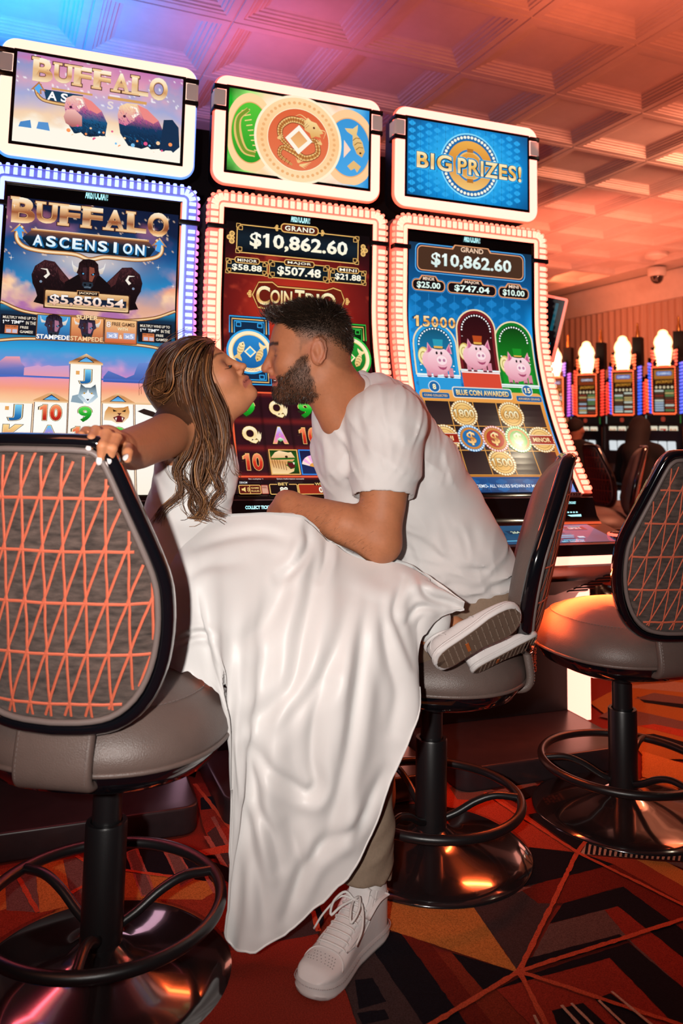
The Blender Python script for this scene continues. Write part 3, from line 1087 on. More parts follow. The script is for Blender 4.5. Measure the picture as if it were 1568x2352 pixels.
def bg_one_top(X, S):
    n1, n2 = fnoise(X * 9 + 5, S * 12, 21, 5), fnoise(X * 24, S * 30, 22, 4)
    c = ramp(S + .05 * n1 - .12 * np.abs(X), [(-.02, '#c878b0'), (.06, '#e8a8b8'), (.13, '#b8b0d8'), (.19, '#f6d2b0'), (.24, '#fdeccb'), (.3, '#fff8e8')])
    c = lerp(c, hx('#4a9ad0'), np.clip(n1 * 2.5 + (np.abs(X) - .17) * 5, 0, 1) * np.clip(1 - S / .2, 0, 1) * .8)
    c = lerp(c, hx('#ffffff'), (fnoise(X * 120, S * 120, 23, 1) > .78) * (S < .15) * .8)
    return lerp(c, hx('#fff9ea'), np.clip((S - .215 + .03 * n2) / .03, 0, 1))


def draw_one_top(a):
    buffalo_word(a, -.222, .220, .014, .088, True)
    sg = spline([(-.196, .098), (-.208, .118), (-.196, .146), (-.16, .157), (-.05, .160)], 30)
    a.poly([(-.185, .116), (-.06, .116), (-.06, .152), (-.175, .152)], '#17405c')
    a.line(sg, .012, '#6a3a1c')
    a.line(sg, .007, '#e8b878')
    a.poly([(-.225, .124), (-.200, .092), (-.178, .124), (-.192, .121), (-.19, .135), (-.205, .135), (-.206, .121)], '#b87a48')
    a.poly([(-.214, .118), (-.200, .100), (-.188, .118), (-.196, .117), (-.196, .135), (-.203, .13)], '#58aef0')
    a.rect(-.16, .106, -.03, .113, '#d8a060')
    a.text('A', -.172, .120, -.142, .150, '#ffffff', .05, ['#0d3a58'], .03)
    a.text('S', -.130, .120, -.108, .150, '#ffffff', .05, ['#0d3a58'], .03)
    a.text('S', .02, .122, .04, .150, '#e8d8d8', .05)
    a.rect(.02, .105, .15, .115, '#d8a060')
    a.poly([(-.255, .255), (-.25, .238), (-.22, .228), (-.215, .255)], '#4a8ac8')
    a.poly([(-.20, .254), (-.195, .23), (-.165, .228), (-.158, .256)], '#5a94d0')
    for x, s, k, c0, c1 in ((-.062, .162, 1.0, '#f4c8b8', '#1a5a88'), (.118, .166, 1.15, '#fbd9a8', '#123a60')):
        o = [(-.055, .0), (-.050, -.028), (-.03, -.040), (.0, -.042), (.03, -.03), (.065, .0), (.085, .04), (.08, .085), (.03, .095), (-.02, .09), (-.045, .055)]
        a.poly([(x + p * k, s + q * k) for p, q in o], G((0, c0), (.28, '#c86a90'), (.5, c1), (1, '#0d2238')))
        a.poly([(x + p * k, s + q * k) for p, q in ((-.055, .0), (-.050, -.028), (-.03, -.040), (-.005, -.03), (-.005, .01), (-.03, .03), (-.05, .025))], G((0, c0), (1, '#d8709a')))
        a.line([(x + p * k, s + q * k) for p, q in ((-.012, .0), (.004, -.012), (-.002, -.028), (-.02, -.03))], .011, '#fff6e8', ((0, 1), (1, .5)))
        fur(a, [(x + p * k * .97, s + q * k * .97) for p, q in o], 520, [c0, '#f09a90', '#b8508a', '#5a3a7a', c1, '#0d2a48', '#1a5a88', '#081a2c'], .010, .0016, 13, (.6, .8))
        a.disc(x - .035 * k, s + .002, .005, '#401838', 8)
        a.poly([(x + p * k, s + q * k) for p, q in ((.0, -.04), (.03, -.03), (.065, .0), (.05, .012), (.02, .0))], '#ee8a86')
    a.poly([(-.118, .20), (-.11, .175), (-.085, .17), (-.06, .19), (-.058, .225), (-.09, .232), (-.11, .222)], G((0, '#f8c0b8'), (1, '#a85a5a')))
    a.poly([(.21, .16), (.24, .155), (.262, .18), (.268, .25), (.24, .28), (.20, .27)], '#14304e')
    for i in range(26):
        x = -.1 + .014 * i
        s = .245 + .02 * math.sin(i * 2.3) + (.02 if x > .05 else 0)
        a.disc(x, s, .004 + .003 * (i % 3 == 0), ('#ff9a5a', '#ffd0a0', '#e85a8a', '#7ac0f0')[i % 4], 7)
    P = [(-.12, .262)] + [(-.12 + i * .02, .258 + .012 * math.sin(i * 1.7) + (.018 if i > 8 else 0)) for i in range(20)] + [(.272, .303), (-.12, .303)]
    a.poly(P, '#fff9ea')


# ------------------------------------------------------------ screen two: coin game
def fret_box(a, x0, s0, x1, s1, fill=None, lw=.0035, c='#f2bd6a'):
    if fill is not None:
        a.rect(x0, s0, x1, s1, fill)
    a.rrect(x0, s0, x1, s1, .001, None, c, lw)
    k = min(.016, (s1 - s0) * .28)
    for sx, ss, dx, ds in ((x0, s0, 1, 1), (x1, s0, -1, 1), (x0, s1, 1, -1), (x1, s1, -1, -1)):
        for q in (.0, .5):
            cx, cs = sx + dx * k * (.25 + q), ss + ds * k * (.25 + q)
            a.rrect(cx - k * .42, cs - k * .42, cx + k * .42, cs + k * .42, .0005, '#24100c', c, lw * .6)


def scroll(a, x, s, k, sg, c='#f3c070'):
    for dx, ds, r in ((0, -.9, .55), (.55, -.15, .5), (0, .6, .55), (-.2, -.1, .35)):
        cx, cs = x + sg * dx * k, s + ds * k
        a.ring(cx, cs, r * k * .45, r * k, c, 16)
        a.ring(cx, cs, 0, r * k * .25, c, 10)


def fish(a, x, s, k, rot, c):
    R = np.array([[math.cos(rot), -math.sin(rot)], [math.sin(rot), math.cos(rot)]])
    o = [(-1, -.05), (-.7, -.3), (-.1, -.36), (.45, -.16), (.75, -.42), (1.0, -.5), (.85, 0), (1.0, .42), (.72, .3), (.45, .12), (-.1, .32), (-.7, .26)]
    a.poly([(x, s) + R @ np.array(p) * k for p in o], c)
    for q in (-.45, -.15, .15):
        a.line([(x, s) + R @ np.array(p) * k for p in ((q, -.26), (q + .1, 0), (q, .24))], k * .05, '#9a6a2c')
    a.disc(*((x, s) + R @ np.array((-.72, -.06)) * k), k * .07, '#402010', 8)


def dragon(a, x, s, k):
    body = spline([(-.05, .75), (-.5, .70), (-.62, .40), (-.25, .38), (.25, .62), (.62, .45), (.60, .05), (.35, .02)], 50) if False else \
        spline([(-.20, .88), (-.62, .62), (-.55, .34), (-.15, .44), (.25, .60), (.66, .38), (.60, -.02), (.35, .0)], 60)
    neck = spline([(-.30, .30), (-.60, .02), (-.62, -.36), (-.30, -.64), (.10, -.62), (.36, -.42)], 50)
    for P, tp in ((body, ((0, .5, 1), (.25, 1, .6))), (neck, ((0, .5, 1), (.5, 1, .9)))):
        Q = [(x + p * k, s + q * k) for p, q in P]
        a.line(Q, k * .25, '#7a3018', tp)
        a.line(Q, k * .20, '#f0c078', tp)
        a.line(Q, k * .09, '#c07a3c', tp)
        for i in range(2, len(Q) - 2, 2):
            d = np.array(Q[i + 1]) - np.array(Q[i - 1])
            n_ = np.array([-d[1], d[0]]) / (np.linalg.norm(d) + 1e-9) * k * .085
            a.line([np.array(Q[i]) - n_, np.array(Q[i]) + n_], k * .018, '#8a4820')
            a.off -= a.step
    a.poly([(x + p * k, s + q * k) for p, q in ((.18, -.62), (.30, -.80), (.42, -.70), (.60, -.66), (.74, -.48), (.86, -.34), (.72, -.28), (.78, -.18), (.58, -.20), (.44, -.10), (.38, -.28), (.20, -.36))], G((0, '#ffe0a0'), (1, '#e0a458')))
    a.disc(x + .52 * k, s - .48 * k, k * .04, '#6a2412', 8)
    for P in ([(.70, -.45), (.92, -.40), (.86, -.15)], [(.30, -.72), (.05, -.86), (-.12, -.80)], [(.34, -.62), (.1, -.74), (-.1, -.70)]):
        a.line([(x + p * k, s + q * k) for p, q in spline(P, 10)], k * .035, '#f6cf8c', ((0, 1), (1, .3)))
    for cx, cs, r in ((-.72, .05, .5), (.80, .05, -.4), (.0, .78, .1)):
        for t in (-.7, -.2, .3, .8):
            a.line([(x + cx * k, s + cs * k), (x + (cx + .20 * math.sin(r * 3 + t)) * k, s + (cs - .18 * math.cos(r * 2 + t)) * k)], k * .05, '#f3c882', ((0, 1), (1, .2)))
    for t in range(5):
        a.line([(x + .05 * k, s + .86 * k), (x + (.25 + .05 * t) * k, s + (.95 - .06 * t) * k)], k * .05, '#f6cf8c', ((0, 1), (1, .2)))


def coin(a, x, s, r, face, rim='#f3d79a', inner='#e8b860', ry=1.):
    a.ring(x, s, r * .82, r, rim, 44, ry)
    a.ring(x, s, r * .78, r * .84, inner, 44, ry)
    a.disc(x, s, r * .80, face, 40, r * .80 * ry)


def bg_two(X, S):
    n1, n2 = fnoise(X * 12, S * 12, 31, 4), fnoise(X * 26 + 4, S * 26, 32, 4)
    d = np.sqrt((X / .22) ** 2 + ((S - .30) / .17) ** 2)
    c = ramp(d + .10 * n1, [(0, '#e0583a'), (.5, '#b8301f'), (1.0, '#7a1a16'), (1.6, '#3a0d12'), (2.4, '#16080c')])
    c = lerp(c, hx('#c2402c'), np.clip(n2 * 3 - .9, 0, 1) * .5 * (S < .62))
    c = lerp(c, hx('#0c0608'), np.clip((.10 - S) / .08, 0, 1))
    col = (X + .253) / .0985
    edge = np.abs(col - np.round(col)) * .0985
    g = ramp(np.abs(((S - .62) / .1027) % 1 - .5) * 2, [(0, '#2a1018'), (.7, '#2e1019'), (1, '#701c1c')])
    g = lerp(g, hx('#120609'), np.exp(-(edge / .004) ** 2) * .7)
    c = np.where((S > .612)[..., None], g, c)
    return np.where((S > .935)[..., None], hx('#1a0a10') + 0 * c, c)


def draw_two(a):
    GO = '#f2bd6a'
    fret_box(a, -.232, .008, .226, .108, G((0, '#05060a'), (.5, '#142430'), (1, '#05060a')))
    scroll(a, -.250, .060, .018, -1)
    scroll(a, .246, .058, .018, 1)
    a.rrect(-.072, -.012, .068, .018, .013, '#5a2012', GO, .004)
    scroll(a, -.088, .008, .009, -1)
    scroll(a, .084, .008, .009, 1)
    a.text('GRAND', -.058, -.006, .054, .012, CREAM, .05, ['#2a0c08'], .04, 1.15)
    a.text('$10,862.60', -.186, .030, .184, .092, CREAM, .055, ['#182430'], .02)
    for x0, s0, x1, s1, lab, val in ((-.266, .136, -.120, .184, 'MINOR', '$58.88'), (-.112, .129, .110, .188, 'MAJOR', '$507.48'), (.117, .136, .256, .185, 'MINI', '$21.88')):
        fret_box(a, x0, s0, x1, s1, G((0, '#05060a'), (.5, '#16262f'), (1, '#05060a')), .003)
        xm = (x0 + x1) / 2
        w = (x1 - x0) * (.30 if lab != 'MAJOR' else .25)
        a.rrect(xm - w, s0 - .010, xm + w, s0 + .010, .008, '#3a160e', GO, .003)
        a.text(lab, xm - w * .8, s0 - .005, xm + w * .8, s0 + .006, CREAM, .03, None, .03, 1.1)
        m_ = (x1 - x0) * .13
        a.text(val, x0 + m_, s0 + .015, x1 - m_, s1 - .008, CREAM, .05)
    # title
    for ow, c in ((.011, '#5a1a0c'), (.008, GO), (.004, '#6a1c10')):
        a.poly([(-.165 - ow, .256), (-.150, .216 - ow), (-.10, .212 - ow), (-.08, .226 - ow), (.10, .226 - ow), (.13, .214 - ow), (.16, .222 - ow), (.168 + ow, .25), (.16, .284 + ow), (.12, .290 + ow), (-.09, .284 + ow), (-.11, .298 + ow), (-.15, .294 + ow)], c)
    scroll(a, -.180, .255, .010, -1)
    scroll(a, .184, .255, .010, 1)
    TG = G((0, '#fff4c8'), (.45, '#f8cf88'), (.55, '#d88a4a'), (.8, '#f3c070'), (1, '#ffeebb'))
    a.text('C', -.158, .222, -.108, .290, TG, .04, ['#3a0d08'], .035)
    a.text('OIN', -.106, .233, -.026, .282, TG, .04, ['#3a0d08'], .035)
    a.text('T', -.016, .226, .020, .286, TG, .04, ['#3a0d08'], .035)
    a.text('RI', .024, .235, .076, .284, TG, .04, ['#3a0d08'], .035)
    a.text('O', .080, .228, .140, .290, TG, .04, ['#3a0d08'], .035)
    a.rect(-.108, .288, .108, .318, G((0, '#f8d8a0'), (1, '#b8683a')))
    a.text('FORTUNE', -.095, .294, .095, .312, '#fff0d0', .05, ['#5a1a10'], .04)
    for xc, c0, c1, face in ((-.181, '#3aa8e8', '#0a2a48', G((0, '#2a8ad0'), (1, '#1460a0'))), (.186, '#38c048', '#08280f', G((0, '#28a038'), (1, '#106020')))):
        x0, x1 = xc - .071, xc + .069
        a.rect(x0, .334, x1, .590, c1)
        for ss, d in ((.338, 1), (.586, -1)):
            for k, (w, cc) in enumerate(((.0, c0), (.009, GO), (.017, c0))):
                a.line([(x0 + w, ss + d * (.06)), (x0 + w, ss + d * w), (x1 - w, ss + d * w), (x1 - w, ss + d * .06)], .0042, cc)
            for xx, sg in ((x0, 1), (x1, -1)):
                a.rrect(min(xx + sg * .024, xx + sg * .040), min(ss + d * .022, ss + d * .036), max(xx + sg * .024, xx + sg * .040), max(ss + d * .022, ss + d * .036), .0005, None, c0, .003)
        a.ring(xc, .465, .074, .083, c0, 44)
        coin(a, xc, .465, .076, face, '#ffeec4', '#f3c97a')
        a.poly([(xc - .022, .465), (xc, .443), (xc + .022, .465), (xc, .487)], '#ffedc0')
        a.poly([(xc - .015, .465), (xc, .450), (xc + .015, .465), (xc, .480)], c0)
        fish(a, xc - .036, .462, .036, 1.9, G((0, '#ffe9b0'), (1, '#e8b868')))
        fish(a, xc + .036, .468, .036, -1.2, G((0, '#ffe9b0'), (1, '#e8b868')))
        a.text('OOOOO', xc - .03, .528, xc + .03, .536, '#d8783c', .02)
    # reels
    a.rrect(-.256, .616, .262, .930, .002, None, '#f2603a', .006)
    GRN = G((0, '#7af06a'), (.5, '#14b028'), (1, '#0a7018'))
    QG = G((0, '#fff6d8'), (.5, '#f8d89a'), (1, '#ffeec0'))
    AP = G((0, '#cfe0ff'), (.4, '#c878d8'), (.75, '#f08ac0'), (1, '#ff9a70'))
    for x, col in ((-.203, ('9', 'Q', '10')), (-.103, ('Q', 'A', 0)), (-.002, ('9', '10', 1)), (.10, ('A', '9', 'Q')), (.20, ('10', 'Q', '9'))):
        for k, t in enumerate(col):
            s = (.676, .775, .876)[k]
            if t == 0:
                a.rect(x - .046, .828, x + .052, .923, '#e8b060')
                a.rect(x - .042, .832, x + .048, .919, G((0, '#12380f'), (.5, '#1d6a1a'), (1, '#0d2a0d')))
                a.poly([(x + p, s + q) for p, q in ((-.042, .043), (-.044, -.012), (-.025, -.036), (-.01, -.043), (.02, -.036), (.03, -.038), (.042, -.015), (.03, -.002), (.014, -.004), (.010, .012), (.020, .026), (.034, .022), (.030, .034), (.01, .043))], G((0, '#ffe0b0'), (.5, '#d89a58'), (1, '#f8d8a0')))
                a.poly([(x + p, s + q) for p, q in ((.012, .0), (.034, .002), (.038, .016), (.024, .024), (.014, .014))], '#5a1418')
                a.poly([(x + .030, s + .0), (x + .034, s + .010), (x + .037, s + .001)], '#fff6e0')
                a.disc(x + .012, s - .020, .005, '#3a2010', 8)
                for i in range(6):
                    a.line([(x - .04 + i * .009, s - .02 + i * .004), (x - .034 + i * .008, s + .02 + i * .002)], .0022, '#8a5424')
            elif t == 1:
                a.rect(x - .046, .828, x + .052, .923, '#2a8ae8')
                a.rect(x - .042, .832, x + .048, .919, G((0, '#0d1a40'), (1, '#142a5a')))
                for i in range(9):
                    t0, t1 = math.radians(195 + i * 17), math.radians(195 + (i + 1) * 17)
                    a.poly([(x, s + .018), (x + .042 * math.cos(t0), s + .018 + .045 * math.sin(t0)), (x + .042 * math.cos(t1), s + .018 + .045 * math.sin(t1))], '#f6b0e0' if i % 2 else '#ffe2d8')
                a.ring(x, s + .018, 0, .016, '#e8a048', 12, 1, 195, 348)
            else:
                w = .062 if t == '10' else .05
                a.text(t, x - w / 2, s - .031, x + w / 2, s + .031, {'9': GRN, 'Q': QG, 'A': AP, '10': REDN}[t], .07, ['#4a2008', '#f3cf80'], .035)
                if t == 'Q':
                    a.poly([(x + .020, s + .012), (x + .022, s - .010), (x + .026, s + .0), (x + .030, s - .014), (x + .034, s + .0), (x + .038, s - .010), (x + .036, s + .012), (x + .030, s + .026)], '#fbe6b8')
                if t == 'A':
                    a.poly([(x - .012, s + .016), (x, s + .008), (x + .014, s + .016), (x, s + .024)], G((0, '#f0fff0'), (1, '#10a030')))
    a.text('Bet multiplier 1', -.226, .936, -.180, .942, '#f0e0d8', .01)
    a.text('System Authorization successful', -.135, .935, -.045, .942, '#f0e0d8', .01)
    a.text('DENOM', -.256, .948, -.232, .955, '#e8e8e8', .02)
    a.rrect(-.260, .961, -.192, .992, .004, '#5a1a14', GO, .0025)
    a.line([(-.226, .961), (-.226, .992)], .002, GO)
    a.poly([(-.252, .973), (-.247, .973), (-.240, .967), (-.240, .986), (-.247, .980), (-.252, .980)], '#f8d080')
    for r in (.006, .010):
        a.ring(-.239, .9765, r, r + .0018, '#f8d080', 8, 1, -50, 50)
    a.text('GAME', -.222, .968, -.197, .974, '#f8d080', .03)
    a.text('RULES', -.222, .979, -.197, .985, '#f8d080', .03)
    a.rrect(-.189, .961, -.168, .992, .002, '#d8a088', '#a04030', .0025)
    a.text('REEL', -.186, .966, -.171, .972, '#7a2018', .03)
    for x0, x1, lab, val, f in ((-.162, -.072, 'BET', '88', '#160a0c'), (-.068, .078, 'WIN', '0', '#a02a18'), (.084, .262, '', '', '#160a0c')):
        a.rrect(x0, .958, x1, .994, .004, f, GO, .0028)
        xm = (x0 + x1) / 2
        if not lab:
            continue
        w = len(lab) * .0055
        a.rect(xm - w - .003, .953, xm + w + .003, .962, '#160a0c')
        a.text(lab, xm - w, .952, xm + w, .962, '#f8d080', .03)
        w = len(val) * .0065
        a.text(val, xm - w, .968, xm + w, .989, CREAM, .06, ['#3a1408'], .04)


def bg_two_top(X, S):
    S = S
    n = fnoise(X * 14, S * 14, 41, 4)
    t = (X + .05 * n) / .272
    c = ramp(t, [(-1, '#18b028'), (-.72, '#a0f07a'), (-.5, '#ffe0b0'), (-.2, '#ffb880'), (.3, '#ffb890'), (.55, '#ffe0c8'), (.8, '#68c0f0'), (1, '#2a90d8')])
    d = np.sqrt(X ** 2 + (S - .154) ** 2)
    c = lerp(c, hx('#fff4d8'), np.exp(-((d - .172) / .018) ** 2) * .8)
    dk = np.clip((np.abs(X) - .20) / .07, 0, 1) * np.clip((np.abs(S - .15) - .11) / .04, 0, 1)
    return lerp(c, hx('#1c3c14'), dk * (X < 0) * .8)


def draw_two_top(a):
    for xc, face, rim in ((-.190, G((0, '#58c83a'), (1, '#2a9a28')), '#ffd8a0'), (.192, G((0, '#3a98d8'), (1, '#4aa8e8')), '#ffcf9a')):
        V = []
        coin(a, xc, .156, .150, face, rim, '#ffe9c0') if False else None
        n = 60
        for r, c in ((.148, rim), (.116, '#f0b070'), (.112, face)):
            P = [(max(-.2715, min(.2715, xc + r * .62 * math.cos(i * 2 * PI / n))) if xc < 0 else max(-.2715, min(.2715, xc + r * .75 * math.cos(i * 2 * PI / n))), max(.002, min(.3, .156 + r * math.sin(i * 2 * PI / n)))) for i in range(n)]
            a.poly(P, c)
    for i in range(9):
        t = i / 8
        a.line([(-.225 + .05 * t, .08 + .14 * t), (-.195 + .03 * t, .07 + .15 * t)], .004, '#f8d88a')
    P = spline([(-.20, .07), (-.235, .11), (-.235, .17), (-.21, .225), (-.17, .235)], 24)
    a.line(P, .030, '#e8c070', ((0, .5, 1), (.5, 1, .7)))
    a.line(P, .012, '#7a9a30', ((0, 1), (1, 1)))
    a.ring(0 - .008, .156, .160, .169, '#fff2d0', 60)
    a.ring(-.008, .156, .118, .160, G((0, '#ffdca8'), (.5, '#ffcb90'), (1, '#ffe0b0')), 60)
    for i in range(44):
        t = i * 2 * PI / 44
        a.disc(-.008 + .140 * math.cos(t), .156 + .140 * math.sin(t), .0062, '#f3b478', 8)
        a.off -= a.step
    a.off += a.step
    a.ring(-.008, .156, .116, .120, '#fff0c8', 60)
    a.disc(-.008, .156, .117, G((0, '#e0643c'), (1, '#e87850')), 60)
    dragon(a, -.008, .156, .112)
    a.poly([(-.060, .156), (-.008, .100), (.045, .156), (-.008, .212)], '#fff6e4')
    a.poly([(-.040, .156), (-.008, .122), (.026, .156), (-.008, .190)], G((0, '#e8a060'), (1, '#f8c080')))
    fish(a, .224, .130, .062, -1.95, G((0, '#f0d090'), (1, '#e0b068')))
    a.poly([(.21, .205), (.185, .23), (.20, .245), (.215, .235), (.225, .25), (.24, .225)], '#e8bc78')
    a.poly([(.170, .130), (.198, .165), (.170, .20)], '#ffd8c0')


# ------------------------------------------------------------ screen three: prize game
def lobes(a, x0, x1, s0, s1, px, ps, c, line):
    nx = int((x1 - x0) / px) + 1
    for i in range(nx):
        xc = x0 + (i + .5) * px
        if xc + px * .42 > x1:
            break
        a.rect(xc - .0008, s0, xc + .0008, s1, line)
        a.off -= a.step
        k = 0
        while True:
            sc = s0 + (k + (.5 if i % 2 else 0)) * ps + ps * .5
            k += 1
            if sc + ps * .36 > s1:
                break
            hw, hh = px * .40, ps * .36
            a.poly([(xc + p * hw, sc + q * hh) for p, q in ((-.25, -1), (.25, -1), (.55, -.6), (1, -.35), (1, .35), (.55, .6), (.25, 1), (-.25, 1), (-.55, .6), (-1, .35), (-1, -.35), (-.55, -.6))], c)
            a.off -= a.step
    a.off += a.step * 2


def bg_three(X, S):
    n = fnoise(X * 8, S * 8, 51, 3)
    c = ramp(S + .03 * n, [(0, '#123450'), (.1, '#0d4a7c'), (.2, '#0a5a94'), (.3, '#0a74b8'), (.6, '#0d64a4'), (.95, '#0d4a84'), (1.0, '#0c3560')])
    return lerp(c, hx('#1ea0f0'), np.clip((np.abs(X) - .235) / .03, 0, 1) * np.clip((S - .2) / .1, 0, 1) * .9)


def plaque(a, x0, s0, x1, s1, tab, fill, c0='#e8a070', lw=.004, glow='#5ab8ff'):
    r = min(.022, (s1 - s0) * .42)
    xm = (x0 + x1) / 2
    o = rrect(x1 - x0, s1 - s0, r, 5, xm, (s0 + s1) / 2)
    a.poly([(p[0] * 1.0 + (p[0] - xm) * .035, p[1] + (p[1] - (s0 + s1) / 2) * .16) for p in o], glow)
    a.poly([(p[0] + (p[0] - xm) * .02, p[1] + (p[1] - (s0 + s1) / 2) * .10) for p in o], '#123c66')
    a.poly([(xm - tab - .014, s0 + .002), (xm - tab, s0 - .016), (xm + tab, s0 - .016), (xm + tab + .014, s0 + .002)], c0)
    a.rrect(x0, s0, x1, s1, r, c0)
    a.rrect(x0 + lw, s0 + lw, x1 - lw, s1 - lw, r - lw, fill)
    a.poly([(xm - tab - .008, s0 + .006), (xm - tab + .003, s0 - .012), (xm + tab - .003, s0 - .012), (xm + tab + .008, s0 + .006)], fill)


def prize_coin(a, x, s, r, body=GOLD, rim='#f6e8c0', ring='#b0742c'):
    a.disc(x, s, r, ring, 30)
    a.dots(x, s, r * .91, 30, r * .085, rim)
    a.disc(x, s, r * .80, G((0, '#f8d68c'), (.5, '#d8963c'), (1, '#f6cd80')), 30)
    a.ring(x, s, r * .62, r * .66, '#b87a30', 30)


def piggy(a, x, s, k, hat, hat2):
    PK, PD, PL = '#f2b4c0', '#d88a9c', '#fbdfe2'
    for dx in (-.62, -.28, .30, .62):
        a.poly([(x + (dx - .13) * k, s + .45 * k), (x + (dx + .13) * k, s + .45 * k), (x + (dx + .12) * k, s + .96 * k), (x + (dx - .12) * k, s + .96 * k)], PD)
        a.disc(x + dx * k, s + .94 * k, .12 * k, '#5a3a40', 10, .05 * k)
    a.disc(x - .78 * k, s - .12 * k, .34 * k, '#d8b860', 20, .5 * k)
    a.disc(x - .82 * k, s - .12 * k, .28 * k, '#f6e8a8', 20, .43 * k)
    a.ring(x - .82 * k, s - .12 * k, .14 * k, .18 * k, '#b8a050', 16, 1.5)
    a.disc(x - .12 * k, s + .12 * k, .80 * k, G((0, '#f8ccd2'), (.6, PK), (1, '#dc94a6')), 30, .72 * k)
    for sg in (-1, 1):
        a.poly([(x + (.08 + sg * .32) * k, s - .42 * k), (x + (.08 + sg * .62) * k, s - .88 * k), (x + (.08 + sg * .72) * k, s - .30 * k)], '#e89aac')
        a.poly([(x + (.08 + sg * .42) * k, s - .42 * k), (x + (.08 + sg * .58) * k, s - .74 * k), (x + (.08 + sg * .64) * k, s - .34 * k)], '#c05a88')
    a.disc(x + .08 * k, s + .02 * k, .68 * k, G((0, '#fadce0'), (.5, '#f5c0ca'), (1, '#e8a4b4')), 30, .64 * k)
    a.disc(x + .18 * k, s + .04 * k, .31 * k, PL, 22, .27 * k)
    a.ring(x + .18 * k, s + .04 * k, .29 * k, .32 * k, '#f0b8c4', 22, .87)
    for sg in (-1, 1):
        a.disc(x + (.18 + sg * .12) * k, s + .05 * k, .075 * k, '#b8789a', 10, .085 * k)
        a.disc(x + (.06 + sg * .13) * k, s - .33 * k, .06 * k, '#201418', 10, .085 * k)
    a.poly([(x + (.18 + p) * k, s + q * k) for p, q in ((-.28, .36), (-.1, .43), (.1, .43), (.26, .36), (.16, .52), (0, .57), (-.16, .52))], '#a8486a')
    hy = s - .60 * k
    a.disc(x + .05 * k, hy, .34 * k, hat2, 18, .08 * k)
    a.poly([(x - .18 * k, hy), (x - .24 * k, hy - .46 * k), (x + .34 * k, hy - .46 * k), (x + .28 * k, hy)], hat)
    a.poly([(x - .19 * k, hy + .01 * k), (x - .20 * k, hy - .10 * k), (x + .30 * k, hy - .10 * k), (x + .29 * k, hy + .01 * k)], '#e8b050')


def arch(a, x0, x1, s_top, s1, frame, inner, base):
    def o(d):
        w = (x1 - x0) / 2 - d
        xm = (x0 + x1) / 2
        P = [(xm + w * math.cos(t), s_top + d + w * .95 + w * .95 * math.sin(t)) for t in np.linspace(PI, 2 * PI, 18)]
        return P + [(x1 - d, s1), (x0 + d, s1)]
    a.poly(o(-.006), '#f3dcb0')
    a.poly(o(0), frame)
    a.poly(o(.012), inner)
    Q = o(.019)
    for i in range(0, 18):
        a.disc(*Q[i], .0036, '#ffffff', 8)
        a.off -= a.step
    for i in range(5):
        for x in (x0 + .019, x1 - .019):
            a.disc(x, Q[0][1] + (s1 - Q[0][1]) * (i + 1) / 6, .0036, '#ffffff', 8)
            a.off -= a.step
    a.off += a.step
    a.rect(x0 - .002, s1 - .006, x1 + .002, s1 + .004, '#e8f4f4')
    a.rect(x0, s1 + .002, x1, s1 + .07, base)
    a.rect(x0 - .002, s1 + .004, x1 + .002, s1 + .008, '#ffffff')


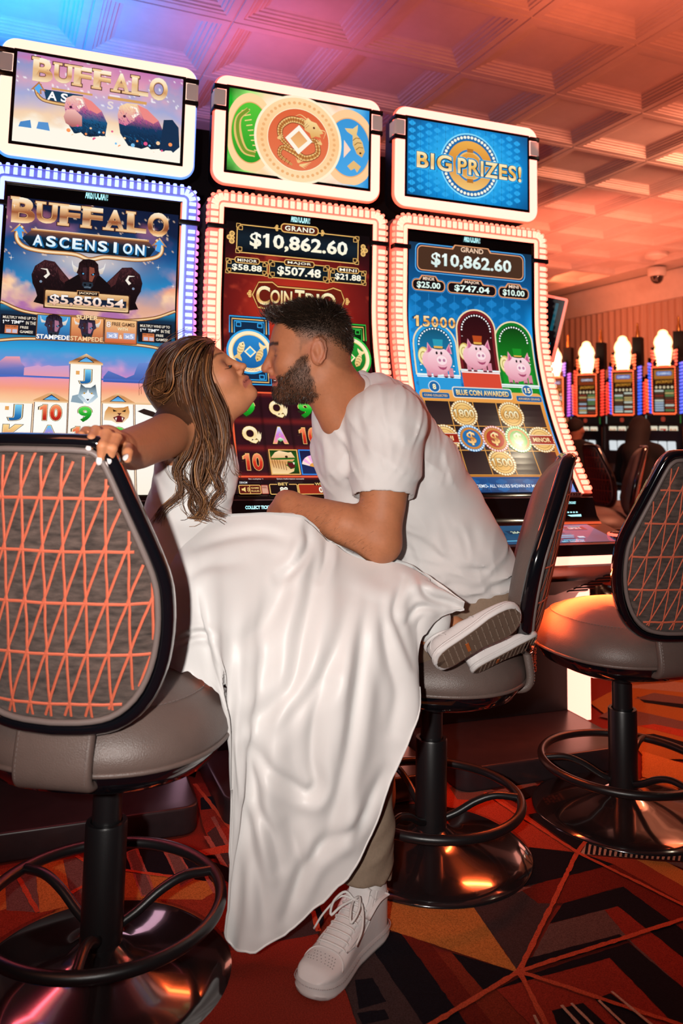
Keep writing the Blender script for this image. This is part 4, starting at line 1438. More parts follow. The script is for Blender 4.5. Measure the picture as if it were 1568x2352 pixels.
def draw_three(a):
    x_ = -.010
    lobes(a, -.270, .270, .195, .60, .055, .042, '#1a7fc4', '#2a90d4')
    lobes(a, -.270, .270, .935, .992, .055, .030, '#1560a0', '#1560a0')
    plaque(a, -.238, .010, .234, .108, .075, '#4a3022')
    a.text('GRAND', -.050, .000, .050, .020, '#f6d0b0', .04)
    a.text('$10,862.60', -.178, .032, .178, .092, G((0, '#f4fff8'), (1, '#cfe6e2')), .05)
    for x0, x1, lab, val, tb_ in ((-.258, -.118, 'MINOR', '$25.00', .030), (-.108, .108, 'MAJOR', '$747.04', .040), (.118, .258, 'MINI', '$10.00', .028)):
        plaque(a, x0, .142, x1, .186, tb_, '#170d10')
        xm = (x0 + x1) / 2
        w = tb_ * .82
        a.text(lab, xm - w, .132, xm + w, .145, '#f8d8c0', .04)
        m_ = (x1 - x0) * .14
        a.text(val, x0 + m_, .151, x1 - m_, .179, '#e8fff4', .05)
    arch(a, -.255, -.080, .312, .518, '#2aa0e0', G((0, '#12506c'), (1, '#1a90c8')), '#2a9ad8')
    arch(a, .098, .262, .284, .545, '#107828', G((0, '#0a3a10'), (1, '#109a28')), '#108a28')
    arch(a, -.068, .096, .248, .492, '#7a2026', G((0, '#2a0a10'), (1, '#4a1418')), '#d84a34')
    piggy(a, -.160, .452, .075, '#2a9ab4', '#0f5060')
    piggy(a, .012, .424, .072, '#b84a20', '#5a1c10')
    piggy(a, .185, .466, .072, '#189028', '#0c4a14')
    for i, ch in enumerate('15000'):
        x = -.252 + i * .0362
        a.text(ch, x, .284 + .003 * i * 0, x + (.020 if ch == '1' else .030), .326, GOLD, .05, ['#1060a0', '#20140c'], .045)
    # reel board
    a.rrect(-.262, .575, .262, .93, .02, G((0, '#f0b060'), (.12, '#e89a44'), (1, '#b8742c')))
    for i in range(5):
        for j in range(3):
            x0, s0 = -.246 + i * .0992, .622 + j * .1005
            a.rect(x0 - .0016, s0 - .0016, x0 + .0972, s0 + .0985, '#d89a4c')
            a.rect(x0, s0, x0 + .0956, s0 + .0968, G((0, '#241a1c'), (1, '#3a2c2a')))
    a.rrect(-.125, .560, .130, .606, .010, '#e8e0d0')
    a.rrect(-.121, .564, .126, .602, .008, G((0, '#2a80b8'), (1, '#124a80')))
    a.text('BLUE COIN AWARDED', -.110, .572, .115, .594, G((0, '#fff4c0'), (1, '#f0b858')), .05, ['#3a2410'], .035)
    for xc, n_, lab in ((-.197, '8', 'COINS COLLECTED'), (.202, '15', 'AWARDS GRAND')):
        a.disc(xc, .564, .024, '#d8e8f0', 22)
        a.disc(xc, .564, .021, '#1a66a4', 22)
        w = .007 * len(n_)
        a.text(n_, xc - w, .553, xc + w, .575, '#fff0c0', .06, ['#0d3058'], .04)
        a.rrect(xc - .055, .589, xc + .055, .610, .005, '#1a5a94', '#3a8ac0', .002)
        a.text(lab, xc - .048, .595, xc + .048, .604, '#f0c880', .03)
    GB = G((0, '#fff6d0'), (1, '#e0b060'))
    for x, s, t in ((-.096, .670, '1800'), (.104, .670, '600'), (.004, .870, '1500')):
        prize_coin(a, x, s, .055)
        w = .0105 * len(t)
        a.text(t, x - w, s - .017, x + w, s + .017, GB, .05, ['#2a1a0c'], .06)
    for x, rim, cc in ((-.092, '#cfe8f8', '#1a70b0'), (.006, '#f8d8d0', '#b83020'), (.104, '#d8f8c8', '#3aa020')):
        a.disc(x, .772, .055, cc, 30)
        a.dots(x, .772, .050, 30, .0046, rim)
        a.disc(x, .772, .045, '#c8843c', 30)
        a.disc(x, .772, .036, cc, 26)
        a.text('$', x - .018, .744, x + .018, .800, GOLD, .04, ['#6a3a14'], .05)
    for x, t in ((-.196, 'MINI'), (.204, 'MINOR')):
        prize_coin(a, x, .772, .055)
        a.rect(x - .050, .752, x + .050, .793, '#f0d8c0')
        a.rect(x - .050, .755, x + .050, .790, G((0, '#a02818'), (.5, '#8a1c14'), (1, '#a83020')))
        w = .0075 * len(t)
        a.text(t, x - w, .763, x + w, .782, '#f6d8a0', .05)
    a.text('DEMO- ALL VALUES SHOWN AT MAX BET', -.132, .960, .150, .973, '#e8f2f8', .03)


def bg_three_top(X, S):
    d = np.sqrt((X / 1.3) ** 2 + (S - .155) ** 2)
    c = ramp(d, [(0, '#5ad0ff'), (.10, '#2ab0f0'), (.17, '#0d8ad4'), (.24, '#0a5f9a'), (.30, '#0a3e68')])
    return c


def draw_three_top(a):
    lobes(a, -.271, .271, .002, .302, .0365, .030, '#2aa8ec', '#0a5a90')
    a.ring(.004, .156, .128, .134, '#8ae0ff', 50)
    a.disc(.004, .156, .128, '#1a6aa8', 50)
    a.dots(.004, .156, .117, 46, .0066, '#fff8e0')
    a.disc(.004, .156, .102, G((0, '#f0b050'), (.5, '#d88a30'), (1, '#f6c878')), 50)
    a.ring(.004, .156, .058, .066, '#2a80c0', 50)
    a.ring(.004, .156, .052, .058, '#f3c070', 50)
    for sg in (-1, 1):
        a.rect(-.010, .156 + sg * .062 - .008, .018, .156 + sg * .062 + .008, '#b8742c')
    for t, x0, x1, s0 in (('BIG', -.232, -.078, .128), ('PRIZES!', -.052, .242, .128)):
        for b, c in ((.10, '#3ac8ff'), (.075, '#1470b8'), (.045, '#12100e')):
            V, T = text_tris(t, b + .012, 1.12)
            ref, _ = text_tris(t, .05, 1.12)
            lo, hi = ref.min(0), ref.max(0)
            a.tris(np.stack([x0 + (V[:, 0] - lo[0]) * (x1 - x0) / (hi[0] - lo[0]), s0 + .066 - (V[:, 1] - lo[1]) * .066 / (hi[1] - lo[1])], 1), T, c)
        a.text(t, x0, s0, x1, s0 + .066, G((0, '#fff0c0'), (.45, '#f3c060'), (.55, '#e8a840'), (1, '#fff2c8')), .05, None, .03, 1.12)
# ---------------------------------------------------------------- the three slot machines
M_scr = mat('display_picture', rough=.12, vcol=True, power=1.0, spec=.5)
M_bezel = mat('black_glass', (.004, .004, .005), .08, spec=.6)
M_black = mat('black_lacquer', (.008, .007, .008), .28, noise_amt=.2, spec=.5)
M_matte = mat('matte_black', (.006, .005, .006), .6, spec=.12)
M_side = mat('cabinet_laminate', (.16, .13, .13), .38, noise_amt=.08)
M_foot = mat('dark_foot_laminate', (.022, .015, .017), .34, noise_amt=.15, spec=.3)
M_chrome = mat('dark_chrome', (.25, .2, .18), .15, metal=1.)
M_clear = mat('frosted_acrylic', (.52, .44, .42), .25, emit=(.5, .38, .34), power=.35)
M_cyan = mat('cyan_lettering', emit=(.35, .95, 1.0), power=1.3)
M_deck = mat('deck_picture', rough=.1, vcol=True, power=.8, spec=.6)
for m in (M_scr, M_deck, M_cyan, M_clear):
    m.cycles.emission_sampling = 'NONE'


def glow(name, c, power=1., sample=True):
    m = mat(name, (.3, .3, .3), .4, emit=c, power=power)
    if not sample:
        m.cycles.emission_sampling = 'NONE'
    return m


WARM = dict(bead=(7.5, .84, .56), side=(2.6, .40, .22), band=(1.25, .09, .04), line=(5.0, .80, .52), frame=(3.4, .90, .70), edge=(2.2, .17, .07), strip=(2.6, .88, .64), bar=(2.6, .88, .62))
COOL = dict(bead=(.72, .93, 3.2), side=(1.5, .28, .85), band=(.03, .06, .55), line=(.75, .93, 2.4), frame=(1.5, .96, .74), edge=(.10, .42, 1.4), strip=(1.6, .9, 1.2), bar=(2.6, .88, .62))
GLOWS = {}
for nm, dct in (('warm', WARM), ('cool', COOL)):
    GLOWS[nm] = {k: glow('%s_%s_light' % (nm, k), v, 1.0, k not in ('bead', 'side', 'line')) for k, v in dct.items()}

RW, RT, RR = .337, 1.902, .052


def ring_path(step=.012):
    """outer outline of the light ring: lower left corner, over the top, lower right; (x, z, inward normal x, z)"""
    st = []
    for z in np.arange(.868, RT - RR, step):
        st.append((-RW, z, 1., 0.))
    for a in np.linspace(180, 90, 9):
        t = math.radians(a)
        st.append((-RW + RR + RR * math.cos(t), RT - RR + RR * math.sin(t), -math.cos(t), -math.sin(t)))
    for x in np.arange(-RW + RR + step, RW - RR, step * 2):
        st.append((x, RT, 0., -1.))
    for a in np.linspace(90, 0, 9):
        t = math.radians(a)
        st.append((RW - RR + RR * math.cos(t), RT - RR + RR * math.sin(t), -math.cos(t), -math.sin(t)))
    for z in np.arange(.868, RT - RR, step)[::-1]:
        st.append((RW, z, -1., 0.))
    return np.array(st)


RP = ring_path()


def ring_strip(profile):
    P = np.zeros((len(RP), len(profile), 3))
    for j, (ins, yo) in enumerate(profile):
        x, z = RP[:, 0] + RP[:, 2] * ins, RP[:, 1] + RP[:, 3] * ins
        P[:, j] = np.stack([x, scr_front(np.minimum(RP[:, 1], 1.9)) + yo, z], 1)
    return P


def lens_mesh(w, l, hgt, m):
    b = MB()
    k = .62
    b.grid(np.array([[(-w / 2, -l / 2, 0), (w / 2, -l / 2, 0), (w / 2, l / 2, 0), (-w / 2, l / 2, 0)],
                     [(-w / 2 * .9, -l / 2 * .9, hgt * .6), (w / 2 * .9, -l / 2 * .9, hgt * .6), (w / 2 * .9, l / 2 * .9, hgt * .6), (-w / 2 * .9, l / 2 * .9, hgt * .6)],
                     [(-w / 2 * k, -l / 2 * k, hgt), (w / 2 * k, -l / 2 * k, hgt), (w / 2 * k, l / 2 * k, hgt), (-w / 2 * k, l / 2 * k, hgt)]]), close_v=True)
    b.f.append([8, 9, 10, 11])
    b.m.append(0)
    return b.build('light_lens', m, smooth=60)


# stations for the lenses, evenly spaced along the ring
_P3 = np.stack([RP[:, 0], scr_front(np.minimum(RP[:, 1], 1.9)), RP[:, 1]], 1)
_arc = np.r_[0, np.cumsum(np.linalg.norm(np.diff(_P3, axis=0), axis=1))]


def lens_frames(pitch, ins, yo, side):
    out = []
    for s in np.arange(pitch, _arc[-1], pitch):
        q = [np.interp(s, _arc, RP[:, k]) for k in range(4)]
        e = .004
        y = lambda z: float(scr_front(min(z, 1.9)))
        z0 = np.array([np.interp(s - e, _arc, _P3[:, k]) for k in range(3)])
        z1 = np.array([np.interp(s + e, _arc, _P3[:, k]) for k in range(3)])
        t = unit(z1 - z0)
        inw = unit(np.array([q[2], 0, q[3]]))
        nrm = unit(np.cross(t, inw))
        if nrm[1] > 0:
            nrm = -nrm
        if side:
            nrm = unit(nrm * .45 - inw)
        ac = np.cross(nrm, t)
        p = np.array([q[0], y(q[1]), q[1]]) + inw * ins + unit(np.cross(t, inw)) * 0
        p = p + np.array([0, yo, 0])
        M = Matrix(((ac[0], t[0], nrm[0], p[0]), (ac[1], t[1], nrm[1], p[1]), (ac[2], t[2], nrm[2], p[2]), (0, 0, 0, 1)))
        if abs(q[1] - 1.775) < .016 and abs(q[0]) > .3:
            continue                                     # the dark clamp crosses here
        out.append(M)
    return out


FR_FRONT = lens_frames(.0242, .0205, -.0135, False)
FR_SIDE = lens_frames(.0242, .0005, -.004, True)


def frame_prism(mb, w, hgt, r, w2, h2, y0, y1, cx=0, cz=0, n=8):
    """rectangular ring with rounded outside corners"""
    O, I = rrect(w, hgt, r, n, cx, cz), rrect(w2, h2, .003, n, cx, cz)
    P = np.array([[(p[0], y1, p[1]) for p in O], [(p[0], y0 + .006, p[1]) for p in O], [((p[0] - cx) * (1 - .010) + cx, y0, (p[1] - cz) * (1 - .014) + cz) for p in O],
                  [(p[0], y0, p[1]) for p in I], [(p[0], y1, p[1]) for p in I]])
    mb.grid(P, close_v=True)


def make_machine(k, dx, pal, bg, draw, bgt, drawt, label, deck_hue):
    A = math.radians(-2.5)
    ox, oy = .962 + .718 * (k - 1) * math.cos(A), 2.755 + .718 * (k - 1) * math.sin(A)
    e = empty('slot_machine', (ox + dx, oy, 0), A)
    tag(e, label, 'slot machine', 'slot machines in the near row')
    g = GLOWS[pal]
    # cabinet: side profile swept across
    zs = np.linspace(1.885, .872, 26)
    pr = [(float(scr_front(z)) + .020, z) for z in zs] + [(-.352, .855), (-.372, .790), (-.40, .762), (-.585, .722), (-.600, .708), (-.600, .655), (-.58, .640), (-.30, .52), (-.20, .42), (-.16, .08), (.33, .08), (.33, 1.885)]
    b = MB()
    b.prism(pr, -.331, .331, 'x')
    o = b.build('cabinet', M_side, e, smooth=30)
    # pedestal front, plinth, foot
    b = MB()
    b.box(-.318, .318, -.215, -.15, .075, .56)
    bevel(b.build('pedestal', M_matte, e), .006)
    b = MB()
    b.prism([(x, y - .24) for x, y in rrect(.640, .65, .045, 5)], 0.004, .075)
    bevel(b.build('foot', M_foot, e), .008, 3)
    if k == 2:
        tb = MB()
        V, T = text_tris('GAMING', .02)
        lo, hi = V.min(0), V.max(0)
        tb.add([(.181 - (v[1] - lo[1]) / (hi[1] - lo[1]) * .012, -.2156, .222 + (v[0] - lo[0]) / (hi[0] - lo[0]) * .085) for v in V], T)
        for i in range(5):
            for j in range(6):
                if (i * 5 + j * 3) % 7 < 5:
                    x0, z0 = .075 + i * .018, .222 + j * .015
                    tb.add([(x0, -.2156, z0), (x0 + .011, -.2156, z0), (x0 + .011, -.2156, z0 + .011), (x0, -.2156, z0 + .011)], [(0, 1, 2, 3)])
        tb.build('pedestal_lettering', mat('dim_orange_print', (.30, .075, .02), .5), e, smooth=0, kind='stuff')
    for sx in (1,):
        b = MB()
        b.box(sx * .321 - .0085, sx * .321 + .0085, -.330, -.214, .077, .60)
        bevel(b.build('leg_light', g['strip'], e), .003)
    # slot panel under the deck
    b = MB()
    b.add([(-.22, -.50, .592), (.22, -.50, .592), (.20, -.305, .508), (-.20, -.305, .508)], [(0, 3, 2, 1)])
    b.build('service_flap', M_matte, e)
    vent = empty('speaker_grille', (0, 0, 0))
    vent.parent = e
    for i in range(6):
        b = MB()
        t = i / 5
        y0, z0 = -.54 + .05 * t * 4, .6165 - .0215 * t * 4
        b.add([(.235, y0, z0), (.315, y0, z0), (.315, y0 + .016, z0 - .0069), (.235, y0 + .016, z0 - .0069), (.235, y0, z0 - .006), (.315, y0, z0 - .006), (.315, y0 + .016, z0 - .0129), (.235, y0 + .016, z0 - .0129)],
              [(0, 3, 2, 1), (4, 5, 6, 7), (0, 1, 5, 4), (2, 3, 7, 6), (0, 4, 7, 3), (1, 2, 6, 5)])
        b.build('slat', M_black, vent, smooth=0)
    lt = light('deck_underglow', 'AREA', (0, 0, 0), (1.0, .11, .022) if pal == 'warm' else (1.0, .10, .14), 8.5 if k == 2 else (2.6 if k else 1.3), .60, size_y=.02)
    lt.parent = e
    lt.location = (0, -.592, .640)
    lt.rotation_euler = (math.radians(-38), 0, 0)
    # button deck
    b = MB()
    zf = lambda y: .722 + (y + .585) / .185 * .040
    P = np.array([[(x, y, zf(y) + .0035) for y in np.linspace(-.590, -.395, 5)] for x in np.linspace(-.338, .338, 9)])
    b.grid(P)
    b.box(-.344, .344, -.602, -.588, .690, .7245)
    b.build('deck', M_black, e, smooth=30)
    sg = MB()
    nx, ny = 60, 22
    X, Yg = np.meshgrid(np.linspace(-.262, .262, nx), np.linspace(-.575, -.405, ny))
    n1 = fnoise(X * 9, Yg * 9, 60 + k, 3)
    C = lerp(hx(deck_hue[0]), hx(deck_hue[1]), .5 + .5 * n1 + (Yg + .5) * 2)
    sg.grid(np.stack([X, Yg, zf(Yg) + .0045], -1), cols=C)
    # graphics on the deck screen
    def dq(x0, y0, x1, y1, c, lift=.0052):
        sg.col = tuple(hx(c))
        sg.add([(x0, y0, zf(y0) + lift), (x1, y0, zf(y0) + lift), (x1, y1, zf(y1) + lift), (x0, y1, zf(y1) + lift)], [(0, 1, 2, 3)])

    def dt(s, x0, y0, x1, y1, c):
        V, T = text_tris(s, .04)
        lo, hi = V.min(0), V.max(0)
        sg.col = tuple(hx(c))
        sg.add([(x0 + (v[0] - lo[0]) / (hi[0] - lo[0]) * (x1 - x0), y0 + (v[1] - lo[1]) / (hi[1] - lo[1]) * (y1 - y0), zf(y0 + (v[1] - lo[1]) / (hi[1] - lo[1]) * (y1 - y0)) + .0056) for v in V], T)
    for i in range(5):
        x0 = -.25 + i * .075
        dq(x0, -.49, x0 + .062, -.455, '#0e3a58')
        dt(str((88, 176, 264, 528, 880)[i]), x0 + .015, -.483, x0 + .047, -.462, '#d8e8c8')
    dq(.135, -.462, .225, -.43, '#7a3a48')
    dq(.14, -.459, .22, -.433, '#9a4a55')
    dt('SPIN', .155, -.455, .205, -.438, '#e8c0c0')
    dt('10', -.02, -.52, .03, -.47, '#0c2c3c')
    for x0, y0, w in ((.04, -.515, .09), (.05, -.53, .07), (-.2, -.55, .1), (.06, -.555, .08), (-.22, -.53, .05)):
        dq(x0, y0, x0 + w, y0 + .005, '#7ad8ff')
    dq(.135, -.535, .16, -.522, '#c8f0ff')
    dt('BET DENOM', .045, -.572, .13, -.562, '#9aeaff')
    sg.build('deck_screen', M_deck, e, smooth=0)
    b = MB()
    b.lathe([(.034, 0), (.034, .010), (.026, .016), (0, .018)], 20)
    o = b.build('spin_button', M_chrome, e, loc=(.295, -.535, zf(-.535) + .004))
    b = MB()
    b.ring((0, 0, .008), .034, .005, 24, 6)
    b.build('button_glow', g['edge'], o)
    b = MB()
    b.box(-.340, .340, -.607, -.596, .662, .6885)
    bevel(b.build('deck_light_bar', g['bar'], e), .004)
    # lower black panel with the glowing ticket words
    b = MB()
    P = np.array([[(x, y - .003, z) for y, z in ((-.338, .868), (-.352, .850), (-.372, .792), (-.398, .765))] for x in np.linspace(-.330, .330, 4)])
    b.grid(P, flip=True)
    b.build('ticket_panel', M_bezel, e, smooth=30)
    tb = MB()

    def tw(s, x0, x1, z0, z1, bold=.03):
        V, T = text_tris(s, bold)
        lo, hi = V.min(0), V.max(0)
        yy = lambda z: float(np.interp(z, [.765, .792, .850, .868], [-.398, -.372, -.352, -.338])) - .0042
        vs = []
        for v in V:
            z = z0 + (v[1] - lo[1]) / (hi[1] - lo[1]) * (z1 - z0)
            vs.append((x0 + (v[0] - lo[0]) / (hi[0] - lo[0]) * (x1 - x0), yy(z), z))
        tb.add(vs, T)
    for s, x0, x1, z0, z1 in (('INSERT BILL/TICKET', .175, .252, .832, .840), ('COLLECT TICKET', -.245, -.160, .828, .838)):
        tw(s, x0, x1, z0, z1)
    yy = -.372
    tb.add([(.19, -.3635, .822), (.245, -.3635, .822), (.245, -.3655, .815), (.19, -.3655, .815)], [(0, 1, 2, 3)])
    tb.add([(.205, -.3755, .795), (.262, -.3755, .797), (.262, -.3785, .786), (.225, -.3785, .786)], [(0, 1, 2, 3)])
    for i in range(5):
        tb.add([(.195 + i * .012, -.3715, .806), (.202 + i * .012, -.3715, .806), (.202 + i * .012, -.3730, .802), (.195 + i * .012, -.3730, .802)], [(0, 1, 2, 3)])
    tb.build('ticket_lettering', M_cyan, e, smooth=0, kind='stuff')
    b = MB()
    b.box(.228, .282, -.352, -.3485, .857, .872)
    pl = b.build('number_plate', mat('plate_white', (.6, .5, .46), .5), e, smooth=0)
    nb = MB()
    V, T = text_tris(('1321', '1322', '1323')[k], .03)
    lo, hi = V.min(0), V.max(0)
    nb.col = (.02, .02, .02)
    nb.add([(.234 + (v[0] - lo[0]) / (hi[0] - lo[0]) * .042, -.3526, .860 + (v[1] - lo[1]) / (hi[1] - lo[1]) * .009) for v in V], T)
    nb.build('plate_number', M_black, pl, smooth=0)
    # face: bezel glass, display, artwork
    b = MB()
    zz = np.linspace(1.862, .868, 30)
    b.grid(np.array([[(x, float(scr_front(z)) + .004, z) for x in (-.284, .284)] for z in zz]))
    b.build('bezel', M_bezel, e, smooth=60)
    d = screen_grid(bg, -.272, .272, 0, S_END, .005).build('display', M_scr, e, smooth=0)
    ar = Art()
    draw(ar)
    ar.build('display_artwork', M_scr, d)
    lg = Art()
    lg.off = .0002 - .004 + .0045
    lg.text('ARISTOCRAT!', -.036, -.052, .036, -.022, '#9fe8ff', .03, None)
    lg.build('maker_lettering', M_cyan, e)
    # light ring
    b = MB()
    b.grid(ring_strip([(.002, .040), (-.001, .012), (0, -.004), (.005, -.010), (.012, -.012), (.034, -.012), (.0385, -.008), (.0395, .010)]))
    b.build('light_band', g['band'], e, smooth=60)
    b = MB()
    b.grid(ring_strip([(.0405, .01), (.0405, -.010), (.0425, -.0125), (.0515, -.0125), (.0535, -.010), (.0535, .01)]))
    b.build('light_line', g['line'], e, smooth=60)
    b = MB()
    b.grid(ring_strip([(.0535, .01), (.0545, -.006), (.060, -.004), (.061, .01)]))
    b.build('inner_trim', M_chrome, e, smooth=60)
    for sx in (-1, 1):
        b = MB()
        b.box(sx * RW - .0035 - (.062 if sx > 0 else 0), sx * RW + .0035 + (.062 if sx < 0 else 0), -.080, -.04, 1.766, 1.783)
        bevel(b.build('ring_clamp', M_black, e), .002)
    proto = {}
    cool = pal == 'cool'
    top = [M for M in FR_SIDE if M[2][3] > RT - RR]
    side = [M for M in FR_SIDE if M[2][3] <= RT - RR]
    for key, fr, w, l in (('bead', FR_FRONT, .024 if cool else .027, .0125 if cool else .0160), ('side', side, .013, .0150), ('bead' if cool else 'side', top, .012, .0125)):
        first = lens_mesh(w, l, .007, g[key])
        for i, M in enumerate(fr):
            o = first if i == 0 else first.copy()
            if i:
                COL.objects.link(o)
            o.parent = e
            o.matrix_local = M
    # topper
    t = empty('topper', (0, 0, 2.145))
    t.parent = e
    b = MB()
    b.prism(rrect(.640, .396, .046, 8), -.022, .075, 'y')
    bevel(b.build('housing', M_black, t), .010, 3)
    b = MB()
    b.box(-.16, .16, -.01, .07, -.26, -.18)
    b.build('neck', M_black, t)
    b = MB()
    frame_prism(b, .652, .408, .052, .60, .36, -.026, -.012)
    b.build('rim_light', g['edge'], t, smooth=50)
    b = MB()
    frame_prism(b, .640, .397, .047, .566, .328, -.038, -.02, 0, 0)
    b.build('light_frame', g['frame'], t, smooth=50)
    b = MB()
    b.box(-.2845, .2845, -.0345, -.02, -.1655, .1655)
    b.build('bezel', M_bezel, t, smooth=0)
    d = screen_grid(bgt, -.272, .272, 0, .305, .005, False).build('display', M_scr, t, smooth=0, loc=(0, -.036, .1525))
    ar = Art(False)
    drawt(ar)
    ar.build('display_artwork', M_scr, d, )
    for sx in (-1, 1):
        x0, x1 = sorted((sx * .2835, sx * .327))
        b = MB()
        b.box(x0, x1, -.041, .02, .080, .142)
        bevel(b.build('side_lens', M_clear, t), .008, 3)
        for z0 in (.062, .142):
            b = MB()
            b.box(x0 - .001, x1 + .001, -.0415, .021, z0, z0 + .018)
            bevel(b.build('lens_clip', M_black, t), .003)
    b = MB()
    b.lathe([(0, 0), (.012, .0), (.010, .006), (0, .008)], 12)
    return e


make_machine(0, .008, 'cool', bg_one, draw_one, bg_one_top, draw_one_top, 'slot machine with a blue light ring showing BUFFALO ASCENSION', ('#103a6a', '#2a80b8'))
make_machine(1, .0, 'warm', bg_two, draw_two, bg_two_top, draw_two_top, 'slot machine behind the couple with a dark red coin game on screen', ('#6a1a1a', '#b04030'))
make_machine(2, -.012, 'warm', bg_three, draw_three, bg_three_top, draw_three_top, 'slot machine with a blue piggy bank game under a BIG PRIZES screen', ('#0d3a5a', '#1f6a94'))

# dark backs of the machines on the other side of the row
A_ = math.radians(-2.5)
first = None
for k, (x, lb) in enumerate(((-.36, 'left of and behind the buffalo machine'), (.36, 'between the buffalo and coin machines'), (1.075, 'between the coin and piggy bank machines'))):
    e = empty('machine_back', (.962 + (x - .718) * math.cos(A_), 2.755 + (x - .718) * math.sin(A_), 0), A_)
    tag(e, 'dark back of an opposite slot machine seen ' + lb, 'slot machine', 'backs of the opposite machines')
    b = MB()
    b.box(-.352, .352, .40, .86, .08, 2.30)
    bevel(b.build('cabinet', M_matte, e), .012)
    b = MB()
    b.box(-.30, .30, .385, .40, .55, 1.75)
    bevel(b.build('rear_door', M_side, e), .006)
    b = MB()
    b.box(-.34, .34, .42, .84, 0, .08)
    b.build('plinth', M_matte, e)
# ---------------------------------------------------------------- casino stools
M_leather = mat('taupe_leather', (.128, .089, .077), .42, bump=.22, bump_scale=420, noise_amt=.06)
M_welt = mat('grey_welt', (.17, .13, .12), .5)
M_fabric = mat('chenille_fabric', (.078, .052, .043), .9, noise_amt=.75, noise_scale=38, bump=.5, bump_scale=300, sheen=.15, stretch=(1, 1, 3.2))
M_coral = mat('coral_thread', (.62, .13, .065), .7, bump=.2, bump_scale=500)
M_rim = mat('black_gloss_rim', (.004, .004, .006), .1, coat=1., spec=.6)
M_steel = mat('black_powder_coat', (.009, .008, .009), .33, bump=.08, bump_scale=900, spec=.5)
M_base = mat('black_mirror_base', (.012, .010, .011), .13, metal=0., coat=1., spec=.9, coat_rough=.06)

BACK = [(0, 1.045), (.080, 1.044), (.104, 1.036), (.120, 1.012), (.150, .935), (.178, .862), (.193, .815), (.198, .775), (.196, .715), (.183, .652), (.157, .598), (.118, .563), (.070, .549), (0, .545)]


def back_outline(n=72):
    r = spline(BACK, n // 2 + 1)
    return np.vstack([r, (r * [-1, 1])[1:-1][::-1]])


def back_pt(x, z, off=0.):
    """the curved, leaning backrest sheet; off > 0 goes towards the sitter"""
    y = -.245 - (z - .55) * .22 + .9 * x * x + off
    return (x, y, z)


def back_fill(scale, thick, n_in=7, off=0.):
    """a puffed panel filling the outline"""
    O = back_outline()
    c = np.array([0, .79])
    P = []
    for t in np.linspace(0, 1, n_in) ** .7:
        q = c + (O - c) * t * scale
        P.append([back_pt(p[0], p[1], off + thick * (1 - t ** 5)) for p in q])
    return np.array(P)


def superell(r, n=64, p=2.35):
    a = np.arange(n) * 2 * PI / n
    c, s = np.cos(a), np.sin(a)
    k = (np.abs(c) ** p + np.abs(s) ** p) ** (-1 / p)
    return np.stack([c * k * r, s * k * r], 1)


